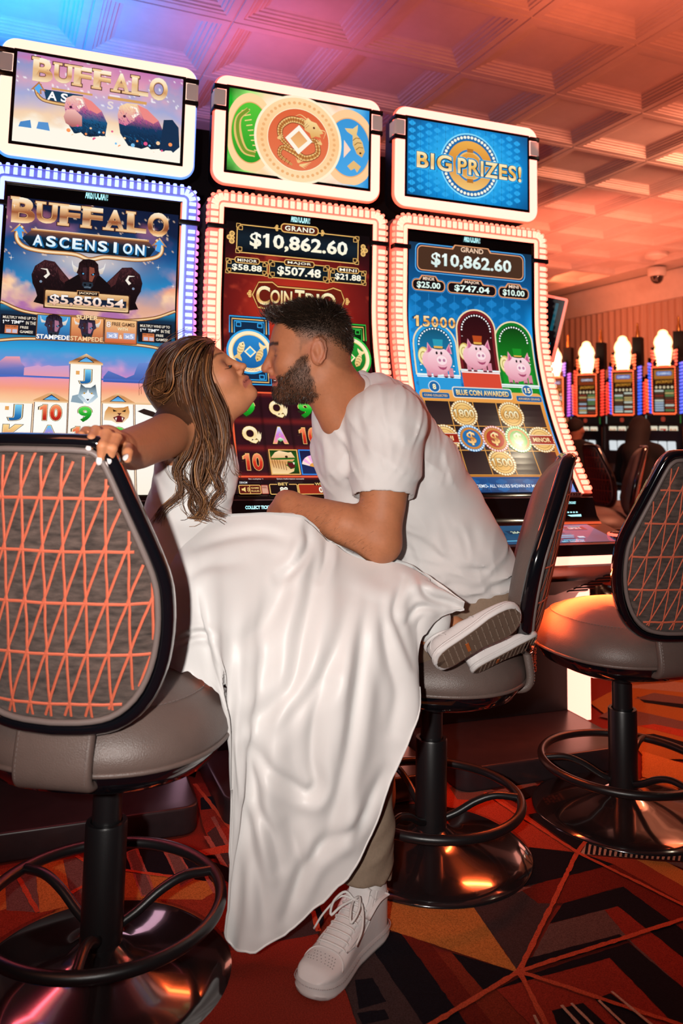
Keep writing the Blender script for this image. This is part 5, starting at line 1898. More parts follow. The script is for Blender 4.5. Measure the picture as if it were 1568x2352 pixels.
def make_stool():
    e = empty('casino_stool')
    b = MB()
    b.lathe([(.257, 0), (.258, .005), (.254, .010), (.225, .019), (.17, .029), (.11, .041), (.065, .052), (.042, .066), (.0, .07)], 64)
    b.build('base', M_base, e, smooth=60)
    b = MB()
    b.lathe([(.0405, .055), (.0405, .286), (.039, .290), (.031, .290), (.031, .27)], 32)
    b.build('sleeve', M_steel, e)
    b = MB()
    b.lathe([(.0285, .25), (.0285, .44)], 28)
    b.build('post', M_steel, e)
    b = MB()
    b.ring((0, 0, .140), .229, .0118, 72, 12)
    ring = b.build('foot_ring', M_steel, e, smooth=180)
    for a in (-78, 38, 158):
        t = math.radians(a)
        d = np.array([math.cos(t), math.sin(t), 0])
        pts = spline([d * .036 + [0, 0, .088], d * .07 + [0, 0, .103], d * .115 + [0, 0, .130], d * .165 + [0, 0, .146], d * .222 + [0, 0, .142]], 14)
        b = MB()
        b.tube(pts, .0095, 10)
        b.build('spoke', M_steel, e, smooth=60)
    b = MB()
    b.tube(spline([(.03, .005, .405), (.08, .016, .395), (.125, .025, .384)], 8), [.006] * 8, 8)
    b.tube([(.120, .024, .386), (.168, .034, .376)], [.010, .012], 10, flat=.6)
    b.build('lift_lever', M_steel, e)
    # seat
    b = MB()
    P = [np.c_[superell(r, 64), np.full(64, z)] for r, z in ((.0, .398), (.10, .398), (.165, .408), (.215, .430), (.232, .456), (.235, .466), (.20, .468), (0, .468))]
    b.grid(np.array(P), close_v=True, flip=True)
    b.build('seat_shell', M_rim, e, smooth=60)
    b = MB()
    prof = [(.0, .462), (.232, .462), (.240, .470), (.243, .484), (.240, .502), (.230, .522), (.214, .543), (.192, .561), (.165, .576), (.13, .589), (.09, .598), (.045, .603), (0, .604)]
    P = [np.c_[superell(r, 72), np.full(72, z)] for r, z in prof]
    b.grid(np.array(P), close_v=True, flip=True)
    b.build('seat_cushion', M_leather, e, smooth=180)
    b = MB()
    q = superell(.240, 72)
    b.tube(np.vstack([np.c_[q, np.full(72, .470)], np.c_[q[:1], [.470]]]), .0052, 8, caps=False)
    b.build('seat_piping', M_leather, e, smooth=180)
    b = MB()
    q = superell(.1925, 140)
    for i in range(0, 140):
        p0, p1 = q[i], q[i] + (q[(i + 1) % 140] - q[i]) * .6
        b.tube([(p0[0], p0[1], .5625), (p1[0], p1[1], .5625)], .0011, 4)
    b.build('seat_stitching', M_welt, e, kind='stuff')
    # leather-covered strap that carries the backrest
    sec = rrect(.140, .020, .008, 3)
    path = [(-.10, .455), (-.17, .450), (-.222, .450), (-.243, .459), (-.250, .48), (-.247, .51), (-.242, .540), (-.241, .58)]
    path = spline(path, 26)
    P = []
    for i in range(len(path)):
        t = unit(path[min(i + 1, 25)] - path[max(i - 1, 0)])
        nrm = np.array([-t[1], t[0]])
        P.append([(s[0], path[i][0] + nrm[0] * s[1], path[i][1] + nrm[1] * s[1]) for s in sec])
    b = MB()
    b.grid(np.array(P), close_v=True)
    st = b.build('back_strap', M_leather, e, smooth=60)
    b = MB()
    for sx in (-.062, .062):
        for i in range(9, 25):
            p, p2 = path[i], path[i] + (path[min(i + 1, 25)] - path[i]) * .6
            b.tube([(sx, p[0] - .0105, p[1]), (sx, p2[0] - .0105, p2[1])], .0010, 4)
    b.build('strap_stitching', M_welt, st, kind='stuff')
    # backrest
    b = MB()
    b.grid(back_fill(.975, .062, 8, .012), close_v=True, flip=True)
    o = back_outline()
    c = np.array([0, .79])
    P = [[back_pt(*(c + (p - c) * .975), .012) for p in o], [back_pt(*(c + (p - c) * .985), -.004) for p in o]]
    b.grid(np.array(P), close_v=True, flip=True)
    bk = b.build('back_cushion', M_leather, e, smooth=180)
    b = MB()
    rim = np.array([back_pt(p[0], p[1], 0) for p in o])
    rr = np.vstack([rim, rim[:1]])
    T = np.gradient(np.vstack([rim[-1:], rr, rim[1:2]]), axis=0)[1:-1]
    P = []
    for i in range(len(rr)):
        t = unit(T[i])
        out = unit(np.cross(t, (0, 1, 0)))
        if out @ (rr[i] - np.array([0, rr[i][1], .79])) < 0:
            out = -out
        nn = np.array([0, 1., 0])
        P.append([rr[i] + out * u + nn * v for u, v in ((-.010, .014), (.000, .017), (.006, .012), (.008, .002), (.007, -.010), (.001, -.017), (-.008, -.018), (-.013, -.012))])
    b.grid(np.array(P), close_v=True)
    b.build('back_rim', M_rim, e, smooth=180)
    b = MB()
    q = np.array([back_pt(*(c + (p - c) * .925), -.014) for p in o])
    b.tube(np.vstack([q, q[:1]]), .0055, 8, caps=False)
    b.build('back_welt', M_welt, e, smooth=180)
    b = MB()
    b.grid(back_fill(.925, -.012, 9, -.008), close_v=True)
    fb = b.build('back_panel', M_fabric, e, smooth=180)
    # embroidered coral lines
    O = c + (o - c) * .905

    def inside(x, z):
        k, n = False, len(O)
        for i in range(n):
            x0, z0, x1, z1 = *O[i], *O[(i + 1) % n]
            if (z0 > z) != (z1 > z) and x < (x1 - x0) * (z - z0) / (z1 - z0) + x0:
                k = not k
        return k

    def pan(x, z):
        r = np.hypot(x, z - .79)
        a = math.atan2(z - .79, x)
        oo = np.array([np.hypot(*(p - c)) for p in o])
        aa = np.array([math.atan2(p[1] - .79, p[0]) for p in o])
        k = np.argsort(aa)
        R = np.interp(a, aa[k], oo[k], period=2 * PI) * .925
        return np.array(back_pt(x, z, -.008 - .012 * (1 - min(1, r / R) ** 7) - .0012))

    b = MB()
    dx, dz = .0345, .0872
    wob = lambda u, v: .0012 * float(fnoise(u * 30, v * 30, 71, 2))

    def stroke(p0, p1):
        n = 40
        run = []
        for i in range(n + 1):
            x, z = p0[0] + (p1[0] - p0[0]) * i / n, p0[1] + (p1[1] - p0[1]) * i / n
            if inside(x, z):
                run.append(pan(x + wob(x, z), z + wob(z, x)))
            if (not inside(x, z) or i == n) and len(run) > 1:
                R = np.array(run)
                t = unit(R[-1] - R[0])
                w = np.cross(t, (0, 1, 0)) * .0024
                b.grid(np.stack([R - w, R + [0, -.0012, 0], R + w], 1))
                run = []
            elif not inside(x, z):
                run = []
    for i in range(-6, 7):
        stroke((i * dx, .55), (i * dx + .006, 1.04))
    for j in range(-3, 4):
        stroke((-.2, .772 + j * dz), (.2, .772 + j * dz))
    for i in range(-10, 10):
        stroke((i * dx - .002, .772 - 3 * dz), (i * dx + 6 * dx, .772 + 3 * dz))
    b.build('coral_lines', M_coral, fb, smooth=0, kind='stuff')
    return e


stool = make_stool()
stool.location = (.24, 1.725, 0)
stool.rotation_euler = (0, 0, math.radians(-30))
tag(stool, 'casino stool with brown fabric back nearest the camera, the woman sits on it', 'stool', 'casino stools at the near machines')
s2 = copy_tree(stool)
s2.location = (1.078, 1.916, 0)
s2.rotation_euler = (0, 0, math.atan2(.575, -.818) - PI / 2)
s2['label'] = 'casino stool seen from its side behind the seated man in white'
s3 = copy_tree(stool)
s3.location = (1.711, 1.92, 0)
s3.rotation_euler = (0, 0, math.radians(-5.3))
s3['label'] = 'empty casino stool in front of the piggy bank machine'
for s_, k in ((stool, .996), (s2, .972), (s3, .985)):
    s_.scale = (1, 1, k)
# ---------------------------------------------------------------- organic surfaces: smooth-blended solids, meshed once
def smin(a, b, k):
    h = np.clip(.5 + .5 * (b - a) / k, 0, 1)
    return b + (a - b) * h - k * h * (1 - h)


def smax(a, b, k):
    return -smin(-a, -b, k)


def d_cap(P, a, b, ra, rb):
    a, b = np.asarray(a, np.float32), np.asarray(b, np.float32)
    ab = b - a
    t = np.clip(((P - a) @ ab) / (ab @ ab + 1e-12), 0, 1)
    return np.linalg.norm(P - a - t[..., None] * ab, axis=-1) - (ra + (rb - ra) * t)


def d_chain(P, pts, rad, k=.02):
    d = None
    for i in range(len(pts) - 1):
        q = d_cap(P, pts[i], pts[i + 1], rad[i], rad[i + 1])
        d = q if d is None else smin(d, q, k)
    return d


def d_tube(P, pts, rad, n=11):
    """smooth limb: radius and axis both follow a spline"""
    S = spline(np.c_[np.asarray(pts, float), np.asarray(rad, float)], n)
    d = None
    for i in range(n - 1):
        q = d_cap(P, S[i, :3], S[i + 1, :3], S[i, 3], S[i + 1, 3])
        d = q if d is None else np.minimum(d, q)
    return d


def d_ell(P, c, r, R=None):
    """ellipsoid; rows of R are its axes"""
    q = P - np.asarray(c, np.float32)
    if R is not None:
        q = q @ np.asarray(R, np.float32).T
    r = np.asarray(r, np.float32)
    k0 = np.linalg.norm(q / r, axis=-1)
    k1 = np.linalg.norm(q / (r * r), axis=-1)
    return k0 * (k0 - 1) / (k1 + 1e-9)


def sdf_mesh(fn, lo, hi, h, blk=8):
    """surface nets over the box lo..hi, evaluated only near the surface"""
    lo, hi = np.asarray(lo, float), np.asarray(hi, float)
    nb = np.ceil((hi - lo) / (h * blk)).astype(int)
    n = nb * blk
    ax = [lo[i] + (np.arange(nb[i]) + .5) * h * blk for i in range(3)]
    C = np.stack(np.meshgrid(*ax, indexing='ij'), -1).astype(np.float32)
    dc = fn(C.reshape(-1, 3)).reshape(nb)
    D = np.repeat(np.repeat(np.repeat(dc, blk, 0), blk, 1), blk, 2).astype(np.float32)
    act = np.argwhere(np.abs(dc) < h * blk * 1.25)
    g = (np.arange(blk) + .5) * h
    loc = np.stack(np.meshgrid(g, g, g, indexing='ij'), -1).reshape(-1, 3)
    for s in range(0, len(act), 256):
        a = act[s:s + 256]
        P = (lo + a * h * blk)[:, None, :] + loc[None]
        d = fn(P.reshape(-1, 3).astype(np.float32)).reshape(len(a), blk, blk, blk)
        for i, (x, y, z) in enumerate(a * blk):
            D[x:x + blk, y:y + blk, z:z + blk] = d[i]
    S = D < 0
    cnt = np.zeros(np.array(D.shape) - 1, np.int8)
    for dx in (0, 1):
        for dy in (0, 1):
            for dz in (0, 1):
                cnt += S[dx:D.shape[0] - 1 + dx, dy:D.shape[1] - 1 + dy, dz:D.shape[2] - 1 + dz]
    cells = np.argwhere((cnt > 0) & (cnt < 8))
    acc = np.zeros((len(cells), 3))
    num = np.zeros(len(cells))
    corner = np.array([(a, b, c) for a in (0, 1) for b in (0, 1) for c in (0, 1)])
    for i in range(8):
        for j in range(i + 1, 8):
            if np.abs(corner[i] - corner[j]).sum() != 1:
                continue
            va = D[tuple((cells + corner[i]).T)]
            vb = D[tuple((cells + corner[j]).T)]
            m = (va < 0) != (vb < 0)
            t = va / np.where(m, va - vb, 1)
            acc[m] += (corner[i] + (corner[j] - corner[i]) * t[:, None])[m]
            num[m] += 1
    V = lo + (cells + acc / num[:, None] + .5) * h
    idx = -np.ones(cnt.shape, np.int64)
    idx[tuple(cells.T)] = np.arange(len(cells))
    F = []
    for ax_ in range(3):
        sl0 = [slice(None)] * 3
        sl1 = [slice(None)] * 3
        sl0[ax_] = slice(0, -1)
        sl1[ax_] = slice(1, None)
        e0, e1 = S[tuple(sl0)], S[tuple(sl1)]
        E = np.argwhere(e0 != e1)
        u, v = [(1, 2), (2, 0), (0, 1)][ax_]
        ok = (E[:, u] > 0) & (E[:, v] > 0) & (E[:, u] < D.shape[u] - 1) & (E[:, v] < D.shape[v] - 1)
        E = E[ok]
        fl = e0[tuple(E.T)]
        q = []
        for du, dv in ((1, 1), (0, 1), (0, 0), (1, 0)):
            c = E.copy()
            c[:, u] -= du
            c[:, v] -= dv
            q.append(idx[tuple(c.T)])
        q = np.stack(q, 1)
        q[~fl] = q[~fl][:, ::-1]
        F.append(q)
    F = np.vstack(F)
    F = F[(F >= 0).all(1)]
    return V, F


def relax(V, F, it=2, w=.5):
    V = V.copy()
    n = len(V)
    a = np.concatenate([F[:, [0, 1]], F[:, [1, 2]], F[:, [2, 3]], F[:, [3, 0]]])
    for _ in range(it):
        s = np.zeros((n, 3))
        c = np.zeros(n)
        np.add.at(s, a[:, 0], V[a[:, 1]])
        np.add.at(c, a[:, 0], 1)
        V += w * (s / np.maximum(c, 1)[:, None] - V)
    return V


def vnormals(V, F):
    n = np.cross(V[F[:, 2]] - V[F[:, 0]], V[F[:, 3]] - V[F[:, 1]])
    N = np.zeros_like(V)
    for k in range(4):
        np.add.at(N, F[:, k], n)
    return N / (np.linalg.norm(N, axis=1)[:, None] + 1e-12)


def np_mesh(name, V, F, C, m, parent):
    me = bpy.data.meshes.new(name)
    me.vertices.add(len(V))
    me.vertices.foreach_set('co', np.asarray(V, np.float32).ravel())
    k = F.shape[1]
    me.loops.add(F.size)
    me.loops.foreach_set('vertex_index', F.astype(np.int32).ravel())
    me.polygons.add(len(F))
    me.polygons.foreach_set('loop_start', np.arange(0, F.size, k, dtype=np.int32))
    me.polygons.foreach_set('use_smooth', np.ones(len(F), bool))
    me.materials.append(m)
    ca = me.color_attributes.new('Col', 'FLOAT_COLOR', 'POINT')
    C = np.broadcast_to(np.asarray(C, float), (len(V), 3))
    ca.data.foreach_set('color', np.c_[C, np.ones(len(V))].astype(np.float32).ravel())
    me.update(calc_edges=True)
    me.validate()
    return link(name, me, parent)


def blades(name, roots, dirs, length, width, cols, m, parent, seg=3, curl=None, rng=None):
    """thousands of short tapering hairs, joined"""
    n = len(roots)
    side = np.cross(dirs, rng.normal(size=(n, 3)))
    side /= np.linalg.norm(side, axis=1)[:, None] + 1e-9
    V, F = [], []
    pts = []
    for s in range(seg + 1):
        t = s / seg
        p = roots + dirs * (length * t)[:, None]
        if curl is not None:
            p = p + curl * (length * t * t)[:, None]
        w = width * (1 - .85 * t)
        pts.append(p - side * w[:, None] if np.ndim(w) else p - side * w)
        pts.append(p + side * w[:, None] if np.ndim(w) else p + side * w)
    V = np.stack(pts, 1).reshape(-1, 3)
    k = 2 * (seg + 1)
    base = np.arange(n)[:, None] * k
    F = np.concatenate([base + np.array([2 * s, 2 * s + 1, 2 * s + 3, 2 * s + 2]) for s in range(seg)])
    C = np.repeat(cols, k, axis=0)
    o = np_mesh(name, V, F, C, m, parent)
    o['kind'] = 'stuff'
    return o


class Frame:
    """a head's own axes: forward, up, towards the camera"""

    def __init__(s, px, py, depth, fwd, up, side_turn=0.):
        s.c = at(px, py, depth)
        f2 = CR * fwd[0] - CU * fwd[1]
        u2 = CR * up[0] - CU * up[1]
        s.f = unit(f2 - CF * side_turn)
        s.u = unit(u2 - s.f * (u2 @ s.f))
        s.s = np.cross(s.f, s.u)
        if s.s @ CF > 0:
            s.s = -s.s
        s.R = np.array([s.f, s.u, s.s], np.float32)

    def w(s, f, u, sd=0.):
        return s.c + s.f * f + s.u * u + s.s * sd

    def l(s, P):
        return (np.asarray(P) - s.c) @ s.R.T.astype(float)
# ---------------------------------------------------------------- the man in the white T-shirt
M_skin = mat('skin', rough=.56, vcol=True, noise_amt=.05, noise_scale=140, bump=.06, bump_scale=500, sss=.12, spec=.32)
M_hair = mat('hair', rough=.42, vcol=True, spec=.4)
M_tee = mat('white_jersey', (.66, .635, .625), .85, bump=.10, bump_scale=900, sheen=.15)
M_khaki = mat('khaki_twill', (.235, .165, .115), .85, noise_amt=.08, noise_scale=200, bump=.15, bump_scale=700)
M_wleather = mat('white_leather', (.68, .63, .62), .5, bump=.08, bump_scale=260)
M_wsole = mat('white_rubber', (.62, .58, .57), .6)
M_lace = mat('white_lace', (.70, .66, .64), .85)
RNG = np.random.default_rng(5)

man = empty('man', (1.0, 1.85, 0))
tag(man, 'person in white T-shirt and khaki trousers leaning in to kiss the woman', 'person')
MI = Matrix.Translation((-1.0, -1.85, 0))


def own(o, root):
    """children keep the world-space coordinates they were built in"""
    o.matrix_parent_inverse = Matrix.Translation(-root.location)
    return o


H = Frame(712, 800, 2.0, (-1, .06), (-.06, -1), .06)
A = {k: at(*v) for k, v in dict(
    sh=(890, 960, 1.945), el=(872, 1243, 1.86), fa=(775, 1198, 1.865), wr=(668, 1158, 1.93), ha=(640, 1180, 2.0),
    nk0=(752, 850, 2.0), nk1=(800, 935, 2.06), ch=(850, 985, 2.09), sp1=(930, 1110, 2.11), sp2=(1015, 1245, 2.13), pel=(1065, 1350, 2.14)).items()}


def man_head(P):
    L = (P - H.c.astype(np.float32)) @ H.R.T
    S = L.copy()
    S[:, 2] = np.abs(S[:, 2])
    E = lambda c, r: d_ell(L, c, r)
    ES = lambda c, r: d_ell(S, c, r)
    d = E((-.002, .030, 0), (.0945, .082, .076))
    d = smin(d, E((-.045, .010, 0), (.055, .075, .070)), .03)
    d = smin(d, E((.042, -.030, 0), (.056, .080, .060)), .03)
    d = smin(d, E((.038, -.098, 0), (.052, .036, .046)), .03)
    d = smin(d, ES((-.002, -.080, .040), (.045, .030, .016)), .03)            # jaw angle
    d = smin(d, ES((.062, -.036, .040), (.022, .020, .018)), .02)             # cheek
    d = smin(d, d_cap(S, (.083, .013, 0), (.066, .016, .040), .014, .010), .014)   # brow
    d = smax(d, -ES((.099, -.008, .034), (.016, .013, .017)), .012)            # eye socket
    d = smin(d, ES((.074, -.009, .033), (.0135, .0125, .0140)), .003)           # lid over the eye
    d = smin(d, d_cap(S, (.078, -.017, .030), (.078, -.015, .042), .004, .003), .005)
    d = smin(d, d_cap(L, (.088, .006, 0), (.112, -.040, 0), .0085, .0105), .010)  # nose
    d = smin(d, E((.113, -.045, 0), (.0105, .0095, .0110)), .006)
    d = smin(d, ES((.100, -.050, .0125), (.0105, .0075, .0070)), .005)
    d = smax(d, -ES((.104, -.058, .0075), (.0055, .0035, .0035)), .003)
    d = smin(d, E((.088, -.066, 0), (.017, .010, .026)), .010)                 # upper lip mound
    d = smin(d, d_cap(S, (.1005, -.0655, 0), (.082, -.069, .026), .0052, .003), .004)
    d = smin(d, E((.080, -.086, 0), (.016, .010, .022)), .010)
    d = smin(d, d_cap(S, (.0935, -.0850, 0), (.080, -.078, .024), .0058, .003), .004)
    d = smax(d, -d_cap(S, (.106, -.0760, 0), (.077, -.0720, .029), .0068, .0026), .003)   # open smile
    d = smin(d, E((.078, -.112, 0), (.020, .019, .024)), .018)                 # chin
    # ears
    e = d_ell(S, (-.018, -.010, .074), (.019, .033, .0085), np.array([[.97, .2, .12], [-.2, .98, 0], [-.12, -.02, .99]]))
    e = smax(e, -d_ell(S, (-.014, -.006, .084), (.010, .020, .0075)), .004)
    e = smin(e, d_cap(S, (-.004, -.012, .077), (-.010, -.030, .076), .004, .006), .006)
    for a0 in range(5):
        t0, t1 = math.radians(60 + a0 * 38), math.radians(60 + (a0 + 1) * 38)
        q = lambda t: (-.018 + .0175 * math.cos(t) - .004 * math.sin(t), -.008 + .031 * math.sin(t), .080 - .003 * math.cos(t))
        e = smin(e, d_cap(S, q(t0), q(t1), .0035, .0035), .003)
    return smin(d, e, .006)


def man_body(P):
    near = P @ CU.astype(np.float32)
    d = man_head(P)
    n = d_chain(P, [A['nk0'], at(775, 900, 2.03), A['nk1']], [.060, .061, .068], .03)
    n = smin(n, d_cap(P, at(735, 880, 1.98), at(775, 965, 2.0), .042, .045), .03)
    d = smin(d, n, .022)
    d = smin(d, d_chain(P, [A['nk1'], A['ch'], A['sp1'], A['sp2'], A['pel']], [.07, .10, .115, .115, .12], .05), .03)
    a = d_tube(P, [A['sh'], at(883, 1100, 1.90), A['el']], [.060, .059, .045], 8)
    a = smin(a, d_cap(P, at(884, 1255, 1.865), at(866, 1262, 1.87), .030, .026), .02)     # elbow
    a = smin(a, d_tube(P, [A['el'], at(815, 1212, 1.86), A['fa'], A['wr']], [.046, .050, .046, .028], 10), .022)
    d = smin(d, a, .02)
    h = d_cap(P, A['wr'], A['ha'], .029, .030)
    h = smin(h, d_cap(P, at(655, 1150, 1.95), at(640, 1195, 2.03), .026, .028), .015)
    for k in range(4):                                                         # fingers closed round the far side of her knee
        p0, p1, p2 = at(628 + k * 13, 1192 + k * 4, 2.04), at(634 + k * 13, 1215 + k * 4, 2.055), at(650 + k * 13, 1228 + k * 4, 2.035)
        h = smin(h, d_chain(P, [p0, p1, p2], [.0098, .009, .0078], .004), .006)
    h = smin(h, d_chain(P, [at(650, 1178, 1.98), at(668, 1200, 1.985), at(684, 1210, 1.985)], [.012, .0105, .009], .004), .008)
    return smin(d, h, .012)


def man_masks(V):
    L = H.l(V)
    f, u, s = L[:, 0], L[:, 1], np.abs(L[:, 2])
    nz = fnoise(f * 90, u * 90 + s * 70, 12, 3) * .006
    nearhead = (np.linalg.norm(V - H.c, axis=1) < .19)
    # hair line: forehead, temple, sideburn, round the ear, nape
    front = np.interp(u, [-.06, -.02, .02, .045, .060, .075, .12], [.012, .026, .030, .040, .055, .088, .12])
    low = np.interp(f, [-.12, -.09, -.06, -.035, -.02, .02, .03], [-.075, -.070, -.052, -.030, .020, .004, -.03])
    hair = np.clip((front - f + nz) / .006, 0, 1) * np.clip((u - low + nz) / .010, 0, 1) * nearhead
    dens = np.clip((u - np.interp(f, [-.12, -.05, .03, .1], [-.04, .006, .026, .03])) / .030, 0, 1)
    cheek = np.interp(f, [-.02, .0, .026, .045, .072, .095], [-.02, -.005, -.012, -.036, -.058, -.060])
    back = np.interp(u, [-.15, -.115, -.06, -.02], [.012, -.014, -.002, .004])
    jaw = np.interp(f, [-.03, .0, .03, .08, .12], [-.120, -.136, -.140, -.140, -.14])
    beard = np.clip((cheek - u + nz) / .008, 0, 1) * np.clip((f - back + nz) / .010, 0, 1) * np.clip((u - jaw) / .012, 0, 1) * nearhead
    lip = (f > .072) & (np.abs(u + .0752) < .0135) & (s < .029)
    beard = np.where(lip, 0, beard)
    return hair, dens, beard, lip & nearhead, f, u, s


bp = np.array([at(x, y, d) for x, y in ((580, 680), (830, 680), (600, 1260), (950, 1310), (1190, 1400)) for d in (1.82, 2.28)])
V, F = sdf_mesh(man_body, bp.min(0), bp.max(0), .0026)
V = relax(V, F, 1, .35)
N_ = vnormals(V, F)
hair, dens, beard, lip, f, u, s = man_masks(V)
SK = np.array([.43, .165, .078])
C = np.tile(SK, (len(V), 1))
n1 = fnoise(V[:, 0] * 40 + V[:, 2] * 17, V[:, 1] * 40 + V[:, 2] * 40, 14, 4)
C *= (1 + .10 * n1)[:, None]
C = lerp(C, np.array([.50, .17, .105]), np.clip(1 - np.linalg.norm(np.stack([f - .10, u + .045, s * .8], 1), axis=1) / .03, 0, 1) * .6)
C = lerp(C, np.array([.44, .16, .10]), np.clip(1 - np.abs(np.linalg.norm(np.stack([f + .018, u + .008], 1), axis=1) - .02) / .02, 0, 1) * (s > .066) * .6)
C = lerp(C, np.array([.030, .018, .012]), hair * (.35 + .62 * dens))
C = lerp(C, np.array([.050, .026, .016]), beard * .80)
C = lerp(C, np.array([.42, .10, .075]), lip * .75)
inner = (f > .070) & (np.abs(u + .0752) < .0056) & (s < .026) & (np.linalg.norm(V - H.c, axis=1) < .19)
C = lerp(C, np.array([.10, .02, .02]), inner * .9)
brow = np.clip(1 - np.abs(u - (.016 + .10 * (s - .02) * (s < .035) - .0 * s)) / .0062, 0, 1) * ((s > .008) & (s < .050) & (f > .055)) * (np.linalg.norm(V - H.c, axis=1) < .16)
C = lerp(C, np.array([.028, .016, .010]), np.clip(brow * 1.6, 0, .92))
lash = np.clip(1 - np.abs(u + .0135 - 8. * (s - .034) ** 2) / .0022, 0, 1) * ((s > .020) & (s < .046) & (f > .055))
C = lerp(C, np.array([.03, .015, .012]), lash * .9)
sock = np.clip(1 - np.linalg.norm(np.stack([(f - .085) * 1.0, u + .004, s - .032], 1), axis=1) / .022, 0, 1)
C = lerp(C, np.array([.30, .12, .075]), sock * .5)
body = own(np_mesh('body', V, F, C, M_skin, man), man)
# teeth
tb = MB()
for i in range(-4, 5):
    a_ = i * .0062
    tb.sphere(H.w(.0925 - 13 * a_ * a_, -.0715, a_), (.0033, .0033, .0042), 8, 6)
own(tb.build('teeth', mat('enamel', (.75, .70, .62), .25), body, smooth=180, kind='stuff'), man)
bpy.data.objects['teeth'].matrix_parent_inverse = Matrix.Identity(4)

# scalp hair: thick on top, clipped at the sides
tri = F
ctr = V[F].mean(1)
ar = np.linalg.norm(np.cross(V[F[:, 2]] - V[F[:, 0]], V[F[:, 3]] - V[F[:, 1]]), axis=1)
fh, fd, fb = hair[F].mean(1), dens[F].mean(1), beard[F].mean(1)
fn_ = N_[F].mean(1)


def pick(w, n):
    p = w * ar
    i = RNG.choice(len(F), n, p=p / p.sum())
    r = RNG.random((n, 2))
    a, b = V[F[i, 0]] + (V[F[i, 1]] - V[F[i, 0]]) * r[:, :1], V[F[i, 3]] + (V[F[i, 2]] - V[F[i, 3]]) * r[:, :1]
    return i, a + (b - a) * r[:, 1:]


def haircol(n, a, b):
    t = RNG.random((n, 1))
    return np.array(a) * (1 - t) + np.array(b) * t


i, r = pick(fh * (.25 + fd), 15000)
L = H.l(r)
topness = np.clip((L[:, 1] - .045) / .05, 0, 1)
comb = np.outer(np.clip(.55 + 3 * L[:, 0], 0, 1), H.f) + np.outer(np.clip(-6 * L[:, 0], 0, 1.0), -H.f * .5 - H.u * .8) + H.u * .12 + np.outer(np.sign(L[:, 2]), H.s) * .15
dirs = fn_[i] * (.22 + .30 * topness)[:, None] + comb * (.62 + .1 * topness)[:, None] + RNG.normal(0, .16, r.shape)
dirs /= np.linalg.norm(dirs, axis=1)[:, None]
ln = (.006 + .022 * topness) * fd[i] ** .5 * (.7 + .6 * RNG.random(len(i))) + .002
own(blades('hair', r - fn_[i] * .001, dirs, ln, .00075, haircol(len(i), (.006, .004, .003), (.035, .020, .013)), M_hair, man, 3, -H.u * .25 + H.f * 0, RNG), man)
# the swept-up front tuft
n = 1300
rr = np.stack([RNG.normal(.076, .012, n), RNG.normal(.084, .008, n), RNG.normal(0, .030, n)], 1)
root = np.array([H.w(*q) for q in rr])
td = H.f * .85 + H.u * .40 + RNG.normal(0, .22, (n, 3))
td /= np.linalg.norm(td, axis=1)[:, None]
own(blades('hair_tuft', root, td, RNG.uniform(.012, .034, n), .0008, haircol(n, (.008, .005, .004), (.05, .028, .018)), M_hair, man, 4, H.u * .5 - H.f * .35, RNG), man)
i, r = pick(fb, 7000)
bd = fn_[i] * .45 - H.u * .6 + H.f * .10 + RNG.normal(0, .25, r.shape)
bd /= np.linalg.norm(bd, axis=1)[:, None]
own(blades('beard', r - fn_[i] * .0005, bd, RNG.uniform(.004, .0105, len(i)), .00045, haircol(len(i), (.006, .004, .003), (.052, .025, .014)), M_hair, man, 2, -fn_[i] * .2, RNG), man)
ba = brow[F].mean(1)
i, r = pick(ba, 260)
own(blades('eyebrow', r, unit(-H.f * .6 + H.u * .3) + fn_[i] * .25, RNG.uniform(.004, .008, len(i)), .0005, haircol(len(i), (.01, .006, .004), (.04, .02, .012)), M_hair, man, 2, None, RNG), man)
# fine hairs along the forearm
arm_w = ((ctr - at(760, 1180, 1.87)) @ CR < .10) & ((ctr - at(760, 1180, 1.87)) @ CR > -.11) & (np.abs((ctr - at(780, 1195, 1.87)) @ CU) < .07) & (fn_ @ CF < .2)
i, r = pick(arm_w.astype(float) + 1e-9, 900)
ad = unit(CR * -.75 - CU * .45) + fn_[i] * .18 + RNG.normal(0, .18, r.shape)
ad /= np.linalg.norm(ad, axis=1)[:, None]
own(blades('arm_hair', r, ad, RNG.uniform(.006, .013, len(i)), .00022, haircol(len(i), (.06, .03, .018), (.16, .08, .045)), M_hair, man, 2, -fn_[i] * .25, RNG), man)


# T-shirt
def wrinkle(P, amp, px0, dirpx, wl, seed, stretch=4.):
    """ridges running along dirpx (as seen from the lens side), as relief in metres"""
    d = np.array(dirpx, float)
    d /= np.linalg.norm(d)
    a = (P @ CR) * d[0] - (P @ CU) * d[1]
    b = (P @ CR) * -d[1] - (P @ CU) * d[0]
    q = P @ CF
    n = fnoise(a / (wl * stretch) + seed * 3.1, (b + q * .4) / wl + seed, seed, 2)
    return amp * (1 - np.abs(n) * 2.2)


SL = unit(at(884, 1148, 1.88) - at(888, 985, 1.94))
HEM = at(876, 1140, 1.89)
HD = unit(at(1090, 1385, 2.12) - at(1045, 1270, 2.13))


